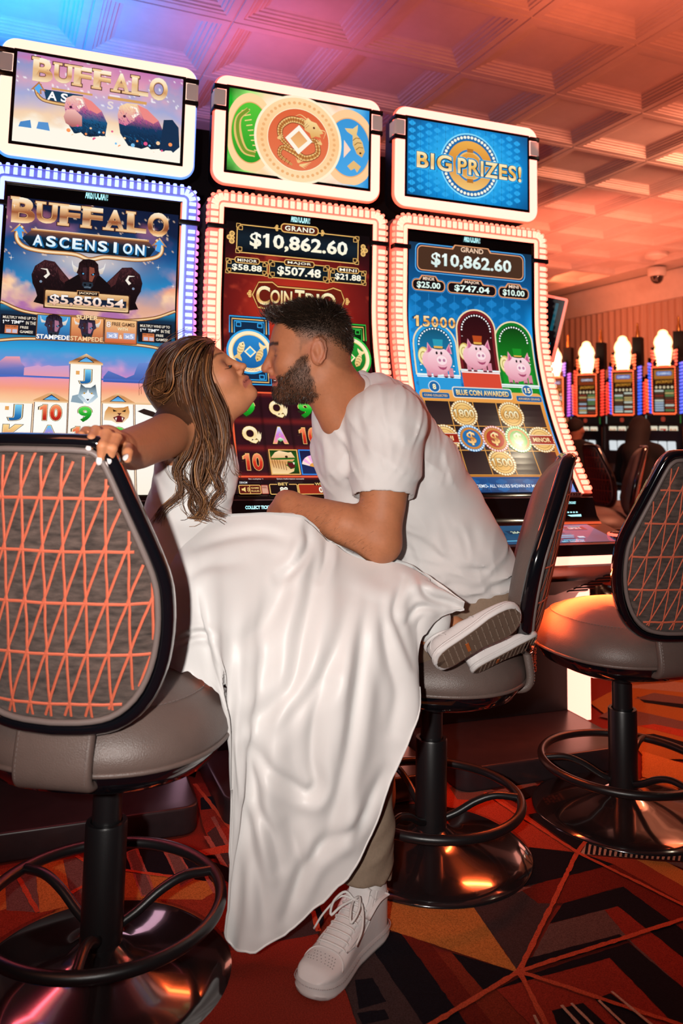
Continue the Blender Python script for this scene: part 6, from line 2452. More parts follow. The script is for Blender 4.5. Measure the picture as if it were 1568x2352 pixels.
def tee(P):
    t = d_chain(P, [at(800, 935, 2.07), A['ch'], A['sp1'], A['sp2'], at(1062, 1325, 2.14)], [.085, .128, .140, .134, .136], .07)
    t = smin(t, d_chain(P, [at(800, 975, 2.04), at(800, 1060, 2.02), at(822, 1150, 2.03)], [.064, .070, .070], .03), .05)
    t = smin(t, d_chain(P, [at(800, 1040, 2.12), at(850, 1180, 2.14), at(960, 1290, 2.12)], [.085, .10, .11], .05), .06)
    t = smin(t, d_cap(P, at(845, 925, 2.04), at(895, 960, 1.96), .062, .074), .05)
    t = smax(t, (P - at(1087, 1372, 2.12).astype(np.float32)) @ HD.astype(np.float32), .010)
    # neckline
    nc, nd = at(790, 925, 2.045), unit(at(760, 880, 2.02) - at(800, 935, 2.06))
    t = smax(t, (P - at(786, 915, 2.045).astype(np.float32)) @ nd.astype(np.float32) - .002, .008)
    t = smax(t, -(d_chain(P, [A['nk0'], A['nk1']], [.064, .071], .02)), .004)
    s = d_chain(P, [at(872, 955, 1.955), at(890, 985, 1.94), at(886, 1080, 1.905), at(874, 1180, 1.885)], [.072, .079, .073, .070], .03)
    s = np.maximum(s, (P - HEM.astype(np.float32)) @ SL.astype(np.float32))
    hol = d_cap(P, at(886, 1090, 1.90), at(872, 1200, 1.88), .066, .0665)
    s = smax(s, -hol, .003)
    d = smin(t, s, .022)
    # folds, fading towards the sleeve hem
    keep = np.clip(np.abs((P - HEM.astype(np.float32)) @ SL.astype(np.float32)) / .05, .15, 1)
    d0 = d
    d = d - wrinkle(P, .0028, None, (.55, -.84), .028, 3) * np.clip(((P - at(880, 1050, 1.93)) @ CU + .1) / .1, 0, 1)
    d = d - wrinkle(P, .0062, None, (.80, .60), .045, 7)
    d = d - wrinkle(P, .0045, None, (.30, .95), .040, 9)
    d = d - wrinkle(P, .0075, None, (.98, .2), .035, 17, 3) * np.clip(-((P - at(1050, 1230, 2.1)) @ CU) / .08, 0, 1)
    d = d0 + (d - d0) * keep
    ph = (P - at(1060, 1290, 2.1)) @ HD
    d = d - .005 * np.exp(-((ph - .055) / .03) ** 2) * (1 + np.sin((P @ CR) * 60)) * .6
    return d


tp = np.array([at(x, y, d) for x, y in ((735, 1000), (1160, 1380), (870, 850), (880, 1190), (1130, 1180)) for d in (1.80, 2.28)])
V2, F2 = sdf_mesh(tee, tp.min(0) - .02, tp.max(0) + .02, .0042)
V2 = relax(V2, F2, 1, .4)
shirt = own(np_mesh('t_shirt', V2, F2, (1, 1, 1), M_tee, man), man)
# collar rib and sleeve hem stitching
cb = MB()
cc = []
ndir = unit(at(760, 880, 2.02) - at(800, 935, 2.06))
e1 = unit(np.cross(ndir, CF))
e2 = np.cross(ndir, e1)
c0 = at(787, 916, 2.046) + ndir * .004
for i in range(49):
    t = 2 * PI * i / 48
    cc.append(c0 + e1 * .0745 * math.cos(t) + e2 * .0735 * math.sin(t))
cb.tube(cc, [.0095] * 49, 10, caps=False, flat=1.0)
own(cb.build('collar', M_tee, man, smooth=180), man)


# khaki trousers
def khaki(P):
    d = d_chain(P, [at(1078, 1375, 2.13), at(1090, 1410, 2.12)], [.135, .14], .03)
    t = d_chain(P, [at(1070, 1420, 2.10), at(950, 1440, 2.0), at(835, 1440, 1.86)], [.105, .092, .076], .05)
    t = smin(t, d_chain(P, [at(1080, 1430, 2.24), at(960, 1430, 2.22), at(840, 1400, 2.16)], [.105, .092, .076], .05), .03)
    d = smin(d, t, .04)
    sh = d_chain(P, [at(835, 1440, 1.86), at(845, 1700, 1.80), at(836, 1960, 1.735)], [.074, .062, .052], .04)
    cut = unit(at(830, 2030, 1.72) - at(840, 1900, 1.75))
    hem = (P - at(833, 2012, 1.725).astype(np.float32)) @ cut.astype(np.float32)
    sh = smin(sh, d_cap(P, at(838, 1900, 1.75), at(832, 2020, 1.72), .056, .056), .03)
    sh = np.maximum(sh, hem + .05 * ((P - at(833, 2012, 1.725)) @ CR))
    sh = sh - wrinkle(P, .004, None, (.9, -.35), .03, 21, 3) * np.clip(-((P - at(840, 1840, 1.75)) @ CU) / .05, 0, 1)
    far = d_chain(P, [at(840, 1400, 2.16), at(850, 1650, 2.18), at(860, 1830, 2.16)], [.074, .062, .056], .04)
    d = smin(d, smin(sh, far, .01), .03)
    return d - wrinkle(P, .0020, None, (.9, .3), .03, 23)


tp = np.array([at(x, y, d) for x, y in ((770, 1330), (1180, 1500), (800, 2040), (900, 2040)) for d in (1.62, 2.36)])
V3, F3 = sdf_mesh(khaki, tp.min(0) - .02, tp.max(0) + .02, .005)
V3 = relax(V3, F3, 2, .4)
own(np_mesh('trousers', V3, F3, (1, 1, 1), M_khaki, man), man)


# sneakers -------------------------------------------------------------
def sneaker(root, toe, heel, name, sole_mat, high=True, sc=1.0, up=(0, 0, 1.), laces=True, wid=1.0):
    """x forward from the heel, z up; built in its own frame then placed"""
    Lg = np.linalg.norm(np.asarray(toe) - np.asarray(heel))
    k = Lg / .30
    fx = unit(np.asarray(toe) - np.asarray(heel))
    uz = unit(np.asarray(up) - fx * (np.asarray(up) @ fx))
    sy = np.cross(uz, fx)
    R = np.array([fx, sy, uz]).T
    W = lambda p: np.asarray(heel) + (np.asarray(p) * k * np.array([1, wid, 1])) @ R.T
    xs = np.array([0, .002, .006, .014, .028, .05, .10, .15, .20, .235, .262, .280, .291, .297, .2995, .30])
    half = np.array([0, .010, .018, .026, .032, .036, .036, .038, .046, .048, .0445, .037, .027, .016, .007, 0])
    cen = np.array([0, 0, 0, 0, 0, 0, -.002, -.004, -.003, .000, .002, .003, .004, .004, .004, .004])

    def outline(grow=0., n=36):
        t = np.linspace(0, 1, n)
        x = .15 - .15 * np.cos(t * PI)
        h = np.interp(x, xs, half) + grow
        c = np.interp(x, xs, cen)
        x = .15 + (x - .15) * (1 + grow / .15)
        return np.vstack([np.c_[x, c + h], np.c_[x, c - h][::-1]])

    sh = empty(name)
    sh.parent = root
    sh.matrix_parent_inverse = Matrix.Translation(-root.location)
    # midsole and outsole
    b = MB()
    st = .030 if high else .020
    lift = lambda x: .010 * np.clip((x - .22) / .08, 0, 1) ** 2
    rings = []
    for g, z in ((-.004, .0), (.001, .003), (.0025, .010), (.001, .013), (.002, st * .75), (.000, st)):
        o = outline(g)
        rings.append([W((p[0], p[1], z + lift(p[0]))) for p in o])
    b.grid(np.array(rings), close_v=True, flip=True)
    n = len(rings[0])
    b.f.append(list(range(n)))
    b.m.append(0)
    sole = b.build('sole', M_wsole, sh, smooth=50)
    if sole_mat is not None:
        b = MB()
        o = outline(-.006)
        ctr_ = o.mean(0)
        P = [[W((*(ctr_ + (p - ctr_) * t), -.0022 + lift(p[0]))) for p in o] for t in (1.0, .93)]
        P = [[W((p[0], p[1], .0 + lift(p[0]))) for p in o]] + P
        b.grid(np.array(P), close_v=True)
        m_ = len(b.v)
        b.f.append(list(range(m_ - n, m_)))
        b.m.append(0)
        tr = b.build('outsole', sole_mat[0], sh, smooth=40)
        g = MB()
        for i in range(1, 15):
            x = .012 + i * .0192
            w = float(np.interp(x, xs, half)) - .009
            c = float(np.interp(x, xs, cen))
            ys = np.linspace(-w, w, 13)
            for j in range(12):
                y0, y1 = ys[j] + .0006, ys[j + 1] - .0006
                if 5 <= i <= 6 and 4 <= j <= 7:
                    continue
                for dx_ in ((0, .0035) if (i * 7 + j * 3) % 5 else (0, .0015)),:
                    g.add([W((x + dx_[0], c + y0, -.0038 + lift(x))), W((x + dx_[0], c + y1, -.0038 + lift(x))), W((x + dx_[1], c + y1, -.0038 + lift(x))), W((x + dx_[1], c + y0, -.0038 + lift(x))),
                           W((x + dx_[0], c + y0, -.002 + lift(x))), W((x + dx_[0], c + y1, -.002 + lift(x))), W((x + dx_[1], c + y1, -.002 + lift(x))), W((x + dx_[1], c + y0, -.002 + lift(x)))],
                          [(0, 1, 2, 3), (0, 4, 5, 1), (1, 5, 6, 2), (2, 6, 7, 3), (3, 7, 4, 0)])
        g.build('tread', sole_mat[1], sh, smooth=0, kind='stuff')
        g = MB()
        pts = [(.104, -.004), (.114, -.004), (.114, .022), (.104, .022)]
        g.add([W((p[0], p[1] - .009, -.0046)) for p in pts] + [W((p[0], p[1] - .009, -.002)) for p in pts], [(0, 3, 2, 1), (0, 1, 5, 4), (1, 2, 6, 5), (2, 3, 7, 6), (3, 0, 4, 7)])
        g.build('sole_badge', sole_mat[2], sh, smooth=0)
    # upper
    stz = st - .004
    if high:
        prof = [(.004, .125, .030), (.03, .128, .034), (.06, .128, .036), (.085, .122, .036), (.105, .104, .036), (.14, .086, .038), (.18, .068, .042), (.215, .056, .044), (.245, .052, .042), (.272, .048, .034), (.290, .036, .020), (.297, .028, .006)]
    else:
        prof = [(.003, .062, .026), (.03, .066, .031), (.06, .064, .034), (.09, .062, .035), (.12, .064, .036), (.15, .062, .037), (.18, .054, .041), (.215, .046, .043), (.245, .042, .041), (.272, .038, .033), (.290, .030, .019), (.297, .022, .006)]
    hw = []
    for x, top, w in prof:
        c = float(np.interp(x, xs, cen))
        base = float(np.interp(x, xs, half))
        row = []
        for t in np.linspace(-1, 1, 21):
            a_ = t * PI / 2
            z = stz + lift(x) + (top - stz) * math.cos(a_) ** (.55 if x > .12 else .42)
            y = c + (base * (1 - abs(math.cos(a_)) ** 2) + w * .0) * math.copysign(1, t) * (1 if abs(t) > .01 else 0)
            y = c + base * math.copysign(abs(math.sin(a_)) ** (.8 if x > .12 else .55), t) * (.98 if abs(t) > .9 else 1)
            row.append((x, y, z))
        hw.append(row)
    hw = np.array(hw)
    # smooth along the length
    xi = np.linspace(0, 1, 34)
    HW = np.stack([spline(hw[:, j], 34) for j in range(21)], 1)
    b = MB()
    b.grid(np.array([[W(p) for p in row] for row in HW]), flip=True)
    b.f.append(list(range(21))[::-1])
    b.m.append(0)
    upper = b.build('upper', M_wleather, sh, smooth=180)

    def on(x, t, off=.0015):
        """point on the upper at length x and side parameter t (-1..1)"""
        i = np.interp(x, HW[:, 10, 0], np.arange(34))
        j = (t + 1) * 10
        i0, j0 = int(min(i, 32)), int(min(j, 19))
        u, v = i - i0, j - j0
        p = (HW[i0, j0] * (1 - u) + HW[i0 + 1, j0] * u) * (1 - v) + (HW[i0, j0 + 1] * (1 - u) + HW[i0 + 1, j0 + 1] * u) * v
        du, dv = HW[i0 + 1, j0] - HW[i0, j0], HW[i0, j0 + 1] - HW[i0, j0]
        nn = unit(np.cross(du, dv))
        if nn @ (p - np.array([p[0], 0, .03])) < 0:
            nn = -nn
        return W(p + nn * off)

    if high:
        # overlay seams, toe cap, perforations, laces
        seams = MB()
        for pth in ([(.235, -.86), (.222, -.60), (.215, -.3), (.214, 0), (.215, .3), (.222, .6), (.235, .86)], [(.11, .42), (.15, .40), (.19, .36), (.212, .3)], [(.11, -.42), (.15, -.40), (.19, -.36), (.212, -.3)],
                    [(.018, .75), (.06, .72), (.085, .55), (.09, .3)], [(.018, -.75), (.06, -.72), (.085, -.55), (.09, -.3)], [(.20, .55), (.16, .78), (.115, .80), (.09, .66), (.07, .45)], [(.20, .55), (.15, .68), (.11, .66), (.085, .5)],
                    [(.20, -.55), (.16, -.78), (.115, -.80), (.09, -.66), (.07, -.45)], [(.20, -.55), (.15, -.68), (.11, -.66), (.085, -.5)]):
            q = spline(pth, 22)
            seams.tube([on(*p, .0006) for p in q], .0013, 6)
        seams.build('seams', M_wsole, sh, smooth=180, kind='stuff')
        perf = MB()
        for r_ in range(4):
            for c_ in range(-3 - r_ // 2, 4 + r_ // 2):
                x, t = .228 + r_ * .008, c_ * .10 + (.05 if r_ % 2 else 0)
                perf.sphere(on(x, t, .0), .0011, 6, 4)
        perf.build('perforations', mat('shade_hole', (.18, .15, .15), .8), sh, smooth=180, kind='stuff')
        stt = MB()
        o = outline(.0035, 60)
        for i in range(0, len(o) - 1, 1):
            p, q = o[i], o[i] + (o[i + 1] - o[i]) * .55
            if np.linalg.norm(o[i + 1] - o[i]) < .03:
                stt.tube([W((p[0], p[1], st * .80 + lift(p[0]))), W((q[0], q[1], st * .80 + lift(q[0])))], .0008, 4)
        stt.build('sole_stitching', mat('stitch_shade', (.35, .31, .31), .8), sh, smooth=0, kind='stuff')
        tg = MB()
        P = [[on(x, t, .0012 - .004 * t * t) for t in np.linspace(-.34, .34, 7)] for x in np.linspace(.212, .112, 8)]
        P += [[W((x, y, z - 8 * y * y)) for y in np.linspace(-.026, .026, 7)] for x, z in ((.105, .112), (.101, .121), (.098, .129), (.094, .132), (.089, .130))]
        tg.grid(np.array(P))
        tongue = tg.build('tongue', M_wleather, sh, smooth=180)
        for i in range(7):
            x = .200 - i * .0145
            l = MB()
            l.tube(spline([on(x, -.42, .0005), on(x + .002, -.30, .004), on(x + .004, 0, .0055), on(x + .002, .30, .004), on(x, .42, .0005)], 14), .0040, 8, flat=.5, up=uz)
            l.build('lace', M_lace, sh, smooth=180)
            for sg in (-1, 1):
                ey = MB()
                ey.sphere(on(x, sg * .44, .0), .0022, 8, 5)
                ey.build('eyelet', M_wsole, sh, smooth=180)
        for sg in (-1, 1):
            l = MB()
            p0 = on(.112, 0, .012)
            l.tube(spline([p0, p0 + R @ np.array([.006, sg * .018, .012]), p0 + R @ np.array([.030, sg * .030, .000]), p0 + R @ np.array([.048, sg * .024, -.016]), p0 + R @ np.array([.030, sg * .012, -.004]), p0], 22), .0026, 6)
            l.build('lace', M_lace, sh, smooth=180)
            l = MB()
            l.tube(spline([p0, p0 + R @ np.array([.010, sg * .026, .002]), p0 + R @ np.array([.040, sg * .046, -.022]), p0 + R @ np.array([.070, sg * .050, -.040])], 14), .0022, 6)
            l.build('lace', M_lace, sh, smooth=180)
        l = MB()
        P = np.array([[W((x, c * 1.0, z)) for c, z in [(.0385 * math.sin(t) * 1.02, .118 + .012 * math.cos(t) * .3) for t in np.linspace(-2.2, 2.2, 3)]] for x in (0, 1)])
        ank = MB()
        for zz_ in (.100,):
            pts = [on(.118, -.62, .003), on(.08, -.66, .003), on(.04, -.70, .003)]
            ank.tube(spline(pts, 10), .0075, 6, flat=.25)
            pts = [on(.118, .62, .003), on(.08, .66, .003), on(.04, .70, .003)]
            ank.tube(spline(pts, 10), .0075, 6, flat=.25)
        ank.build('ankle_strap', M_wleather, sh, smooth=180)
        sock = MB()
        P = [[W((.050 + .040 * math.cos(t), .031 * math.sin(t), z)) for t in np.linspace(0, 2 * PI, 24, endpoint=False)] for z in (.09, .115, .135, .150)]
        sock.grid(np.array(P), close_v=True, flip=True)
        sock.build('sock', M_lace, sh, smooth=180)
    else:
        seams = MB()
        for pth in ([(.165, -.86), (.155, -.4), (.152, 0), (.155, .4), (.165, .86)], [(.05, .2), (.055, .5), (.07, .9)], [(.05, -.2), (.055, -.5), (.07, -.9)], [(.01, .9), (.03, .55), (.06, .4), (.10, .35)], [(.01, -.9), (.03, -.55), (.06, -.4), (.10, -.35)]):
            seams.tube([on(*p, .0004) for p in spline(pth, 18)], .0011, 6)
        seams.build('seams', M_wsole, sh, smooth=180, kind='stuff')
        col = MB()
        P = [W((.050 + .046 * math.cos(t), .026 * math.sin(t), .067 - .004 * math.cos(t))) for t in np.linspace(0, 2 * PI, 29)]
        col.tube(P, .0042, 8, caps=False)
        col.build('collar', M_wleather, sh, smooth=180)
    return sh


hp, tp_ = fpt(876, 2132), fpt(698, 2306)
sneaker(man, (tp_[0], tp_[1], .002), (hp[0], hp[1], .002), 'sneaker', None, True)
# ---------------------------------------------------------------- the woman in the white dress
M_dress = mat('white_satin', (.72, .70, .69), .46, bump=.05, bump_scale=700, sheen=.25, spec=.45)
M_nail = mat('pearl_nail', (.80, .72, .70), .15, coat=.6)
M_tan = mat('grey_brown_rubber', (.13, .080, .055), .75, bump=.15, bump_scale=400)
M_tread = mat('tread_rubber', (.22, .155, .115), .7)
M_badge = mat('orange_rubber', (.42, .10, .02), .6)

woman = empty('woman', (.35, 1.75, 0))
tag(woman, 'person with long brown hair in white dress leaning in to kiss the man', 'person')
_o = 39
WH = Frame(455, 880, 1.90, (math.cos(math.radians(_o)), -math.sin(math.radians(_o))), (-math.sin(math.radians(_o)), -math.cos(math.radians(_o))), .05)
B = {k: at(*v) for k, v in dict(nk=(440, 950, 1.90), ch=(445, 1060, 1.88), wa=(425, 1190, 1.85), pe=(395, 1330, 1.80), sh=(414, 986, 1.855),
                                el=(345, 1016, 1.64), wr=(270, 1031, 1.42), kn=(672, 1248, 1.90), an=(985, 1450, 1.865), kn2=(690, 1230, 2.02), an2=(1075, 1470, 1.95)).items()}


def woman_head(P):
    L = (P - WH.c.astype(np.float32)) @ WH.R.T
    S = L.copy()
    S[:, 2] = np.abs(S[:, 2])
    E = lambda c, r: d_ell(L, c, r)
    ES = lambda c, r: d_ell(S, c, r)
    d = E((-.004, .028, 0), (.090, .080, .072))
    d = smin(d, E((.038, -.028, 0), (.054, .076, .057)), .03)
    d = smin(d, E((.044, -.088, 0), (.040, .034, .038)), .03)
    d = smin(d, ES((.058, -.034, .036), (.024, .022, .020)), .022)
    d = smin(d, d_cap(S, (.079, .012, 0), (.062, .016, .036), .012, .009), .014)
    d = smax(d, -ES((.095, -.008, .031), (.013, .010, .015)), .010)
    d = smin(d, ES((.072, -.009, .031), (.0130, .0125, .0135)), .004)
    d = smin(d, d_cap(L, (.085, .006, 0), (.105, -.034, 0), .0065, .0080), .010)
    d = smin(d, E((.1075, -.037, 0), (.0090, .0078, .0092)), .005)
    d = smin(d, ES((.096, -.043, .0105), (.0085, .0062, .0058)), .005)
    d = smax(d, -ES((.099, -.050, .0065), (.0045, .003, .003)), .003)
    d = smin(d, E((.085, -.060, 0), (.015, .010, .022)), .009)
    d = smin(d, d_cap(S, (.0990, -.0625, 0), (.083, -.0665, .021), .0052, .0026), .004)
    d = smin(d, d_cap(S, (.0965, -.0735, 0), (.083, -.0685, .020), .0062, .0028), .004)
    d = smax(d, -d_cap(S, (.106, -.0680, 0), (.080, -.0672, .022), .0016, .0010), .002)
    d = smin(d, E((.080, -.096, 0), (.018, .017, .019)), .016)
    e = d_ell(S, (-.016, -.010, .070), (.016, .029, .007))
    return smin(d, e, .005)


# seat-back rim where her hand rests
def rim_pt(x, z, off):
    p = np.array(back_pt(x, z, off))
    a = math.radians(-30)
    return np.array([.24 + p[0] * math.cos(a) - p[1] * math.sin(a), 1.725 + p[0] * math.sin(a) + p[1] * math.cos(a), p[2]])


HAND = [  # knuckle, middle joint, last joint, tip for each finger, over the rim and down its outer face
    [at(206, 996, 1.395), at(196, 990, 1.355), at(186, 1000, 1.328), at(183, 1012, 1.322)],
    [at(232, 998, 1.395), at(219, 989, 1.345), at(210, 1008, 1.312), at(206, 1029, 1.312)],
    [at(256, 1004, 1.395), at(244, 996, 1.340), at(235, 1024, 1.306), at(231, 1053, 1.310)],
    [at(277, 1013, 1.398), at(268, 1006, 1.345), at(258, 1030, 1.312), at(253, 1056, 1.316)],
    [at(286, 1030, 1.425), at(292, 1030, 1.385), at(293, 1040, 1.352), at(293, 1055, 1.338)]]
FR = [.0075, .0088, .0092, .0088, .0098]


def woman_body(P):
    d = woman_head(P)
    n = d_chain(P, [WH.w(-.022, -.060), at(452, 925, 1.905), B['nk']], [.048, .046, .050], .03)
    n = smin(n, d_cap(P, WH.w(.010, -.075), at(490, 975, 1.895), .034, .040), .03)
    d = smin(d, n, .022)
    t = d_chain(P, [at(440, 985, 1.885), B['ch'], B['wa'], B['pe']], [.070, .078, .076, .11], .02)
    t = smin(t, d_cap(P, B['nk'], at(440, 985, 1.885), .05, .08), .03)
    t = smin(t, d_cap(P, at(425, 985, 1.845), at(480, 975, 2.0), .050, .05), .05)
    d = smin(d, t, .03)
    a = d_tube(P, [B['sh'], at(385, 1000, 1.76), B['el'], at(306, 1030, 1.53), B['wr']], [.055, .050, .0445, .041, .029], 13)
    d = smin(d, a, .045)
    h = d_chain(P, [B['wr'], at(246, 1010, 1.405)], [.025, .026], .01)
    for k in range(4):
        h = smin(h, d_cap(P, at(264, 1020, 1.42), HAND[k][0], .016, .0115), .012)
    for k in range(5):
        f = d_chain(P, HAND[k], [FR[k] * 1.1, FR[k] * 1.03, FR[k] * .92, FR[k] * .72], .003)
        h = smin(h, f, .005)
    h = smin(h, d_cap(P, at(268, 1030, 1.43), HAND[4][0], .018, .0125), .010)
    d = smin(d, h, .010)
    # legs under the skirt
    l = d_chain(P, [B['pe'], at(530, 1310, 1.88), B['kn']], [.09, .066, .046], .03)
    l = smin(l, d_chain(P, [B['kn'], at(830, 1365, 1.90), B['an']], [.044, .042, .033], .03), .02)
    l2 = d_chain(P, [at(400, 1320, 1.95), at(540, 1290, 1.98), B['kn2']], [.10, .082, .054], .03)
    l2 = smin(l2, d_chain(P, [B['kn2'], at(880, 1345, 2.02), B['an2']], [.052, .047, .033], .03), .02)
    return smin(d, smin(l, l2, .01), .03)


bp = np.array([at(x, y, d) for x, y in ((160, 960), (380, 740), (600, 780), (1110, 1480), (380, 1420), (700, 1300)) for d in (1.28, 2.1)])
bp = bp[[i for i in range(len(bp))]]
V, F = sdf_mesh(woman_body, bp.min(0), bp.max(0), .0027)
V = relax(V, F, 1, .3)
N_ = vnormals(V, F)
L = WH.l(V)
f, u, s = L[:, 0], L[:, 1], np.abs(L[:, 2])
hd = np.linalg.norm(V - WH.c, axis=1) < .17
C = np.tile(np.array([.51, .205, .098]), (len(V), 1))
C *= (1 + .07 * fnoise(V[:, 0] * 30 + V[:, 2] * 13, V[:, 1] * 30 + V[:, 2] * 30, 81, 4))[:, None]
lipm = np.clip(1 - np.abs(u + .0675 + .25 * np.clip(s - .004, 0, 1)) / .0105, 0, 1) ** .5 * (f > .078) * (s < .0235) * hd
C = lerp(C, np.array([.38, .105, .085]), np.clip(lipm * 1.3, 0, .85))
C = lerp(C, np.array([.16, .03, .03]), ((np.abs(u + .0678) < .0012) & (f > .078) & (s < .021) & hd) * .8)
brow = np.clip(1 - np.abs(u - (.0185 + .18 * (s - .012) * (s < .034) + .004 * (s >= .034) - .25 * np.clip(s - .034, 0, 1))) / .0038, 0, 1) * ((s > .010) & (s < .048) & (f > .05)) * hd
C = lerp(C, np.array([.085, .038, .020]), np.clip(brow * 1.3, 0, .85))
lid = np.clip(1 - np.linalg.norm(np.stack([f - .080, (u + .004) * 1.1, s - .031], 1), axis=1) / .018, 0, 1) * hd
C = lerp(C, np.array([.26, .105, .065]), np.clip(lid * 1.3, 0, .7))
C = lerp(C, np.array([.58, .22, .15]), np.clip(1 - np.linalg.norm(np.stack([f - .070, u + .035, s - .045], 1), axis=1) / .03, 0, 1) * .45 * hd)
scalp = np.clip((np.interp(u, [-.1, -.03, .02, .05, .075, .10], [-.02, .0, .030, .050, .070, .09]) - f) / .01, 0, 1) * hd * (u > -.07)
C = lerp(C, np.array([.05, .022, .012]), scalp * .9)
wbody = own(np_mesh('body', V, F, C, M_skin, woman), woman)
lb = MB()
for sg in (-1, 1):
    for i in range(15):
        t = i / 14
        sd = sg * (.0205 + .024 * t)
        p = WH.w(.0868 - .010 * t - 16 * (abs(sd) - .031) ** 2, -.0140 - .004 * math.sin(t * PI), sd)
        q = p + WH.f * (.0075) + WH.u * -.0045 + WH.s * sg * .004 * t
        lb.tube([p, (p + q) / 2 - WH.u * .0012, q], [.0010, .0008, .0003], 4)
own(lb.build('eyelashes', mat('lash', (.008, .005, .005), .5), woman, smooth=180, kind='stuff'), woman)
for k in range(5):
    a, b = HAND[k][2], HAND[k][3]
    t = unit(b - a)
    out = unit(-CF - t * (-CF @ t))
    sd = np.cross(t, out)
    nb = MB()
    P = []
    for v, w in ((-.004, .6), (.000, .85), (.004, .85), (.007, .65), (.0100, .2)):
        P.append([b + t * v + sd * (x * w * FR[k] * .62) + out * (FR[k] * .74 * math.sqrt(max(0, 1 - (x * w * .62) ** 2)) + .0008 - max(0, v - .004) * .22) for x in np.linspace(-1, 1, 7)])
    nb.grid(np.array(P))
    o = own(nb.build('fingernail', M_nail, woman, smooth=180), woman)
    sm = o.modifiers.new('thick', 'SOLIDIFY')
    sm.thickness = .0008


# dress: bodice blended with a draped skirt ------------------------------------------------
def bodice(P):
    t = d_chain(P, [at(447, 1015, 1.885), at(452, 1075, 1.885), at(428, 1190, 1.85), at(400, 1330, 1.79), at(395, 1400, 1.77)], [.083, .092, .092, .128, .13], .022)
    t = smin(t, d_cap(P, at(484, 1122, 1.835), at(474, 1095, 1.845), .046, .040), .035)
    t = smin(t, d_cap(P, at(486, 1125, 1.94), at(476, 1095, 1.945), .045, .040), .035)
    t = smin(t, d_chain(P, [at(395, 1345, 1.80), at(540, 1300, 1.85), at(680, 1245, 1.90)], [.12, .085, .060], .05), .05)
    t = smin(t, d_chain(P, [at(680, 1240, 1.90), at(840, 1360, 1.905), at(985, 1428, 1.875)], [.058, .054, .048], .04), .04)
    t = smin(t, d_chain(P, [at(400, 1340, 1.93), at(545, 1305, 1.96), at(690, 1238, 1.99), at(880, 1355, 2.0), at(1010, 1420, 2.0)], [.13, .105, .066, .060, .05], .05), .05)
    up = unit(at(470, 1000, 1.88) - at(440, 1200, 1.86))
    tilt = unit(up + CF * .0 - CR * .02)
    t = smax(t, (P - at(455, 1012, 1.88).astype(np.float32)) @ tilt.astype(np.float32), .006)
    cu = unit(at(1060, 1440, 1.95) - at(940, 1395, 1.90))
    t = smax(t, (P - at(1010, 1412, 1.94).astype(np.float32)) @ cu.astype(np.float32), .008)
    t = t - wrinkle(P, .0022, None, (.95, .30), .030, 33) * np.clip(-((P - at(440, 1040, 1.88)) @ CU) / .06, 0, 1)
    return t - wrinkle(P, .0035, None, (.75, .65), .050, 35) * np.clip(((P - at(560, 1300, 1.8)) @ CR) / .12, 0, 1)


tp = np.array([at(x, y, d) for x, y in ((320, 1000), (560, 1000), (330, 1480), (720, 1150), (1050, 1470)) for d in (1.58, 2.12)])
V2, F2 = sdf_mesh(bodice, tp.min(0) - .02, tp.max(0) + .02, .0042)
V2 = relax(V2, F2, 2, .4)
dress = own(np_mesh('dress', V2, F2, (1, 1, 1), M_dress, woman), woman)

STR = [  # start and end of each fall of cloth (px, py, depth), with a middle point that gives its sag
    ((318, 1330, 1.72), (325, 1440, 1.64), (335, 1548, 1.62)),
    ((368, 1232, 1.765), (395, 1400, 1.635), (432, 1549, 1.585)),
    ((420, 1203, 1.775), (445, 1400, 1.605), (488, 1584, 1.572)),
    ((470, 1193, 1.78), (475, 1430, 1.595), (527, 1648, 1.570)),
    ((520, 1187, 1.785), (508, 1480, 1.600), (531, 1790, 1.578)),
    ((565, 1185, 1.79), (540, 1540, 1.600), (529, 1940, 1.585)),
    ((604, 1183, 1.795), (565, 1600, 1.600), (524, 2075, 1.590)),
    ((640, 1184, 1.80), (585, 1640, 1.605), (519, 2166, 1.592)),
    ((668, 1187, 1.80), (620, 1660, 1.600), (562, 2180, 1.575)),
    ((692, 1192, 1.80), (660, 1650, 1.600), (640, 2153, 1.585)),
    ((712, 1206, 1.81), (708, 1620, 1.605), (720, 2098, 1.600)),
    ((738, 1229, 1.815), (757, 1590, 1.620), (798, 2006, 1.612)),
    ((775, 1259, 1.82), (803, 1560, 1.645), (857, 1913, 1.630)),
    ((820, 1281, 1.825), (852, 1520, 1.675), (903, 1795, 1.660)),
    ((865, 1291, 1.835), (900, 1480, 1.710), (938, 1683, 1.695)),
    ((905, 1291, 1.845), (936, 1430, 1.755), (960, 1562, 1.745)),
    ((945, 1306, 1.85), (966, 1390, 1.775), (971, 1470, 1.77)),
    ((1000, 1341, 1.855), (1003, 1382, 1.80), (1003, 1424, 1.80)),
    ((1062, 1392, 1.85), (1064, 1395, 1.83), (1066, 1398, 1.825))]
NV = 110
q = []
for a, m, b in STR:
    p = spline(np.array([at(*a), (at(*a) * .42 + at(*m) * .58) + CU * .018 - CF * .022, at(*m), (at(*m) + at(*b)) / 2 - CF * .004, at(*b)]), NV)
    q.append(p)
q = np.array(q)                                             # strand, along, xyz
NU = 260
G3 = np.stack([spline(q[:, j], NU) for j in range(NV)], 1)
uu, vv = np.meshgrid(np.linspace(0, len(STR) - 1, NU), np.linspace(0, 1, NV), indexing='ij')
du = np.gradient(G3, axis=0)
dv = np.gradient(G3, axis=1)
NN = np.cross(du, dv)
NN /= np.linalg.norm(NN, axis=-1)[..., None] + 1e-9
NN *= np.sign(-(NN @ CF))[..., None]
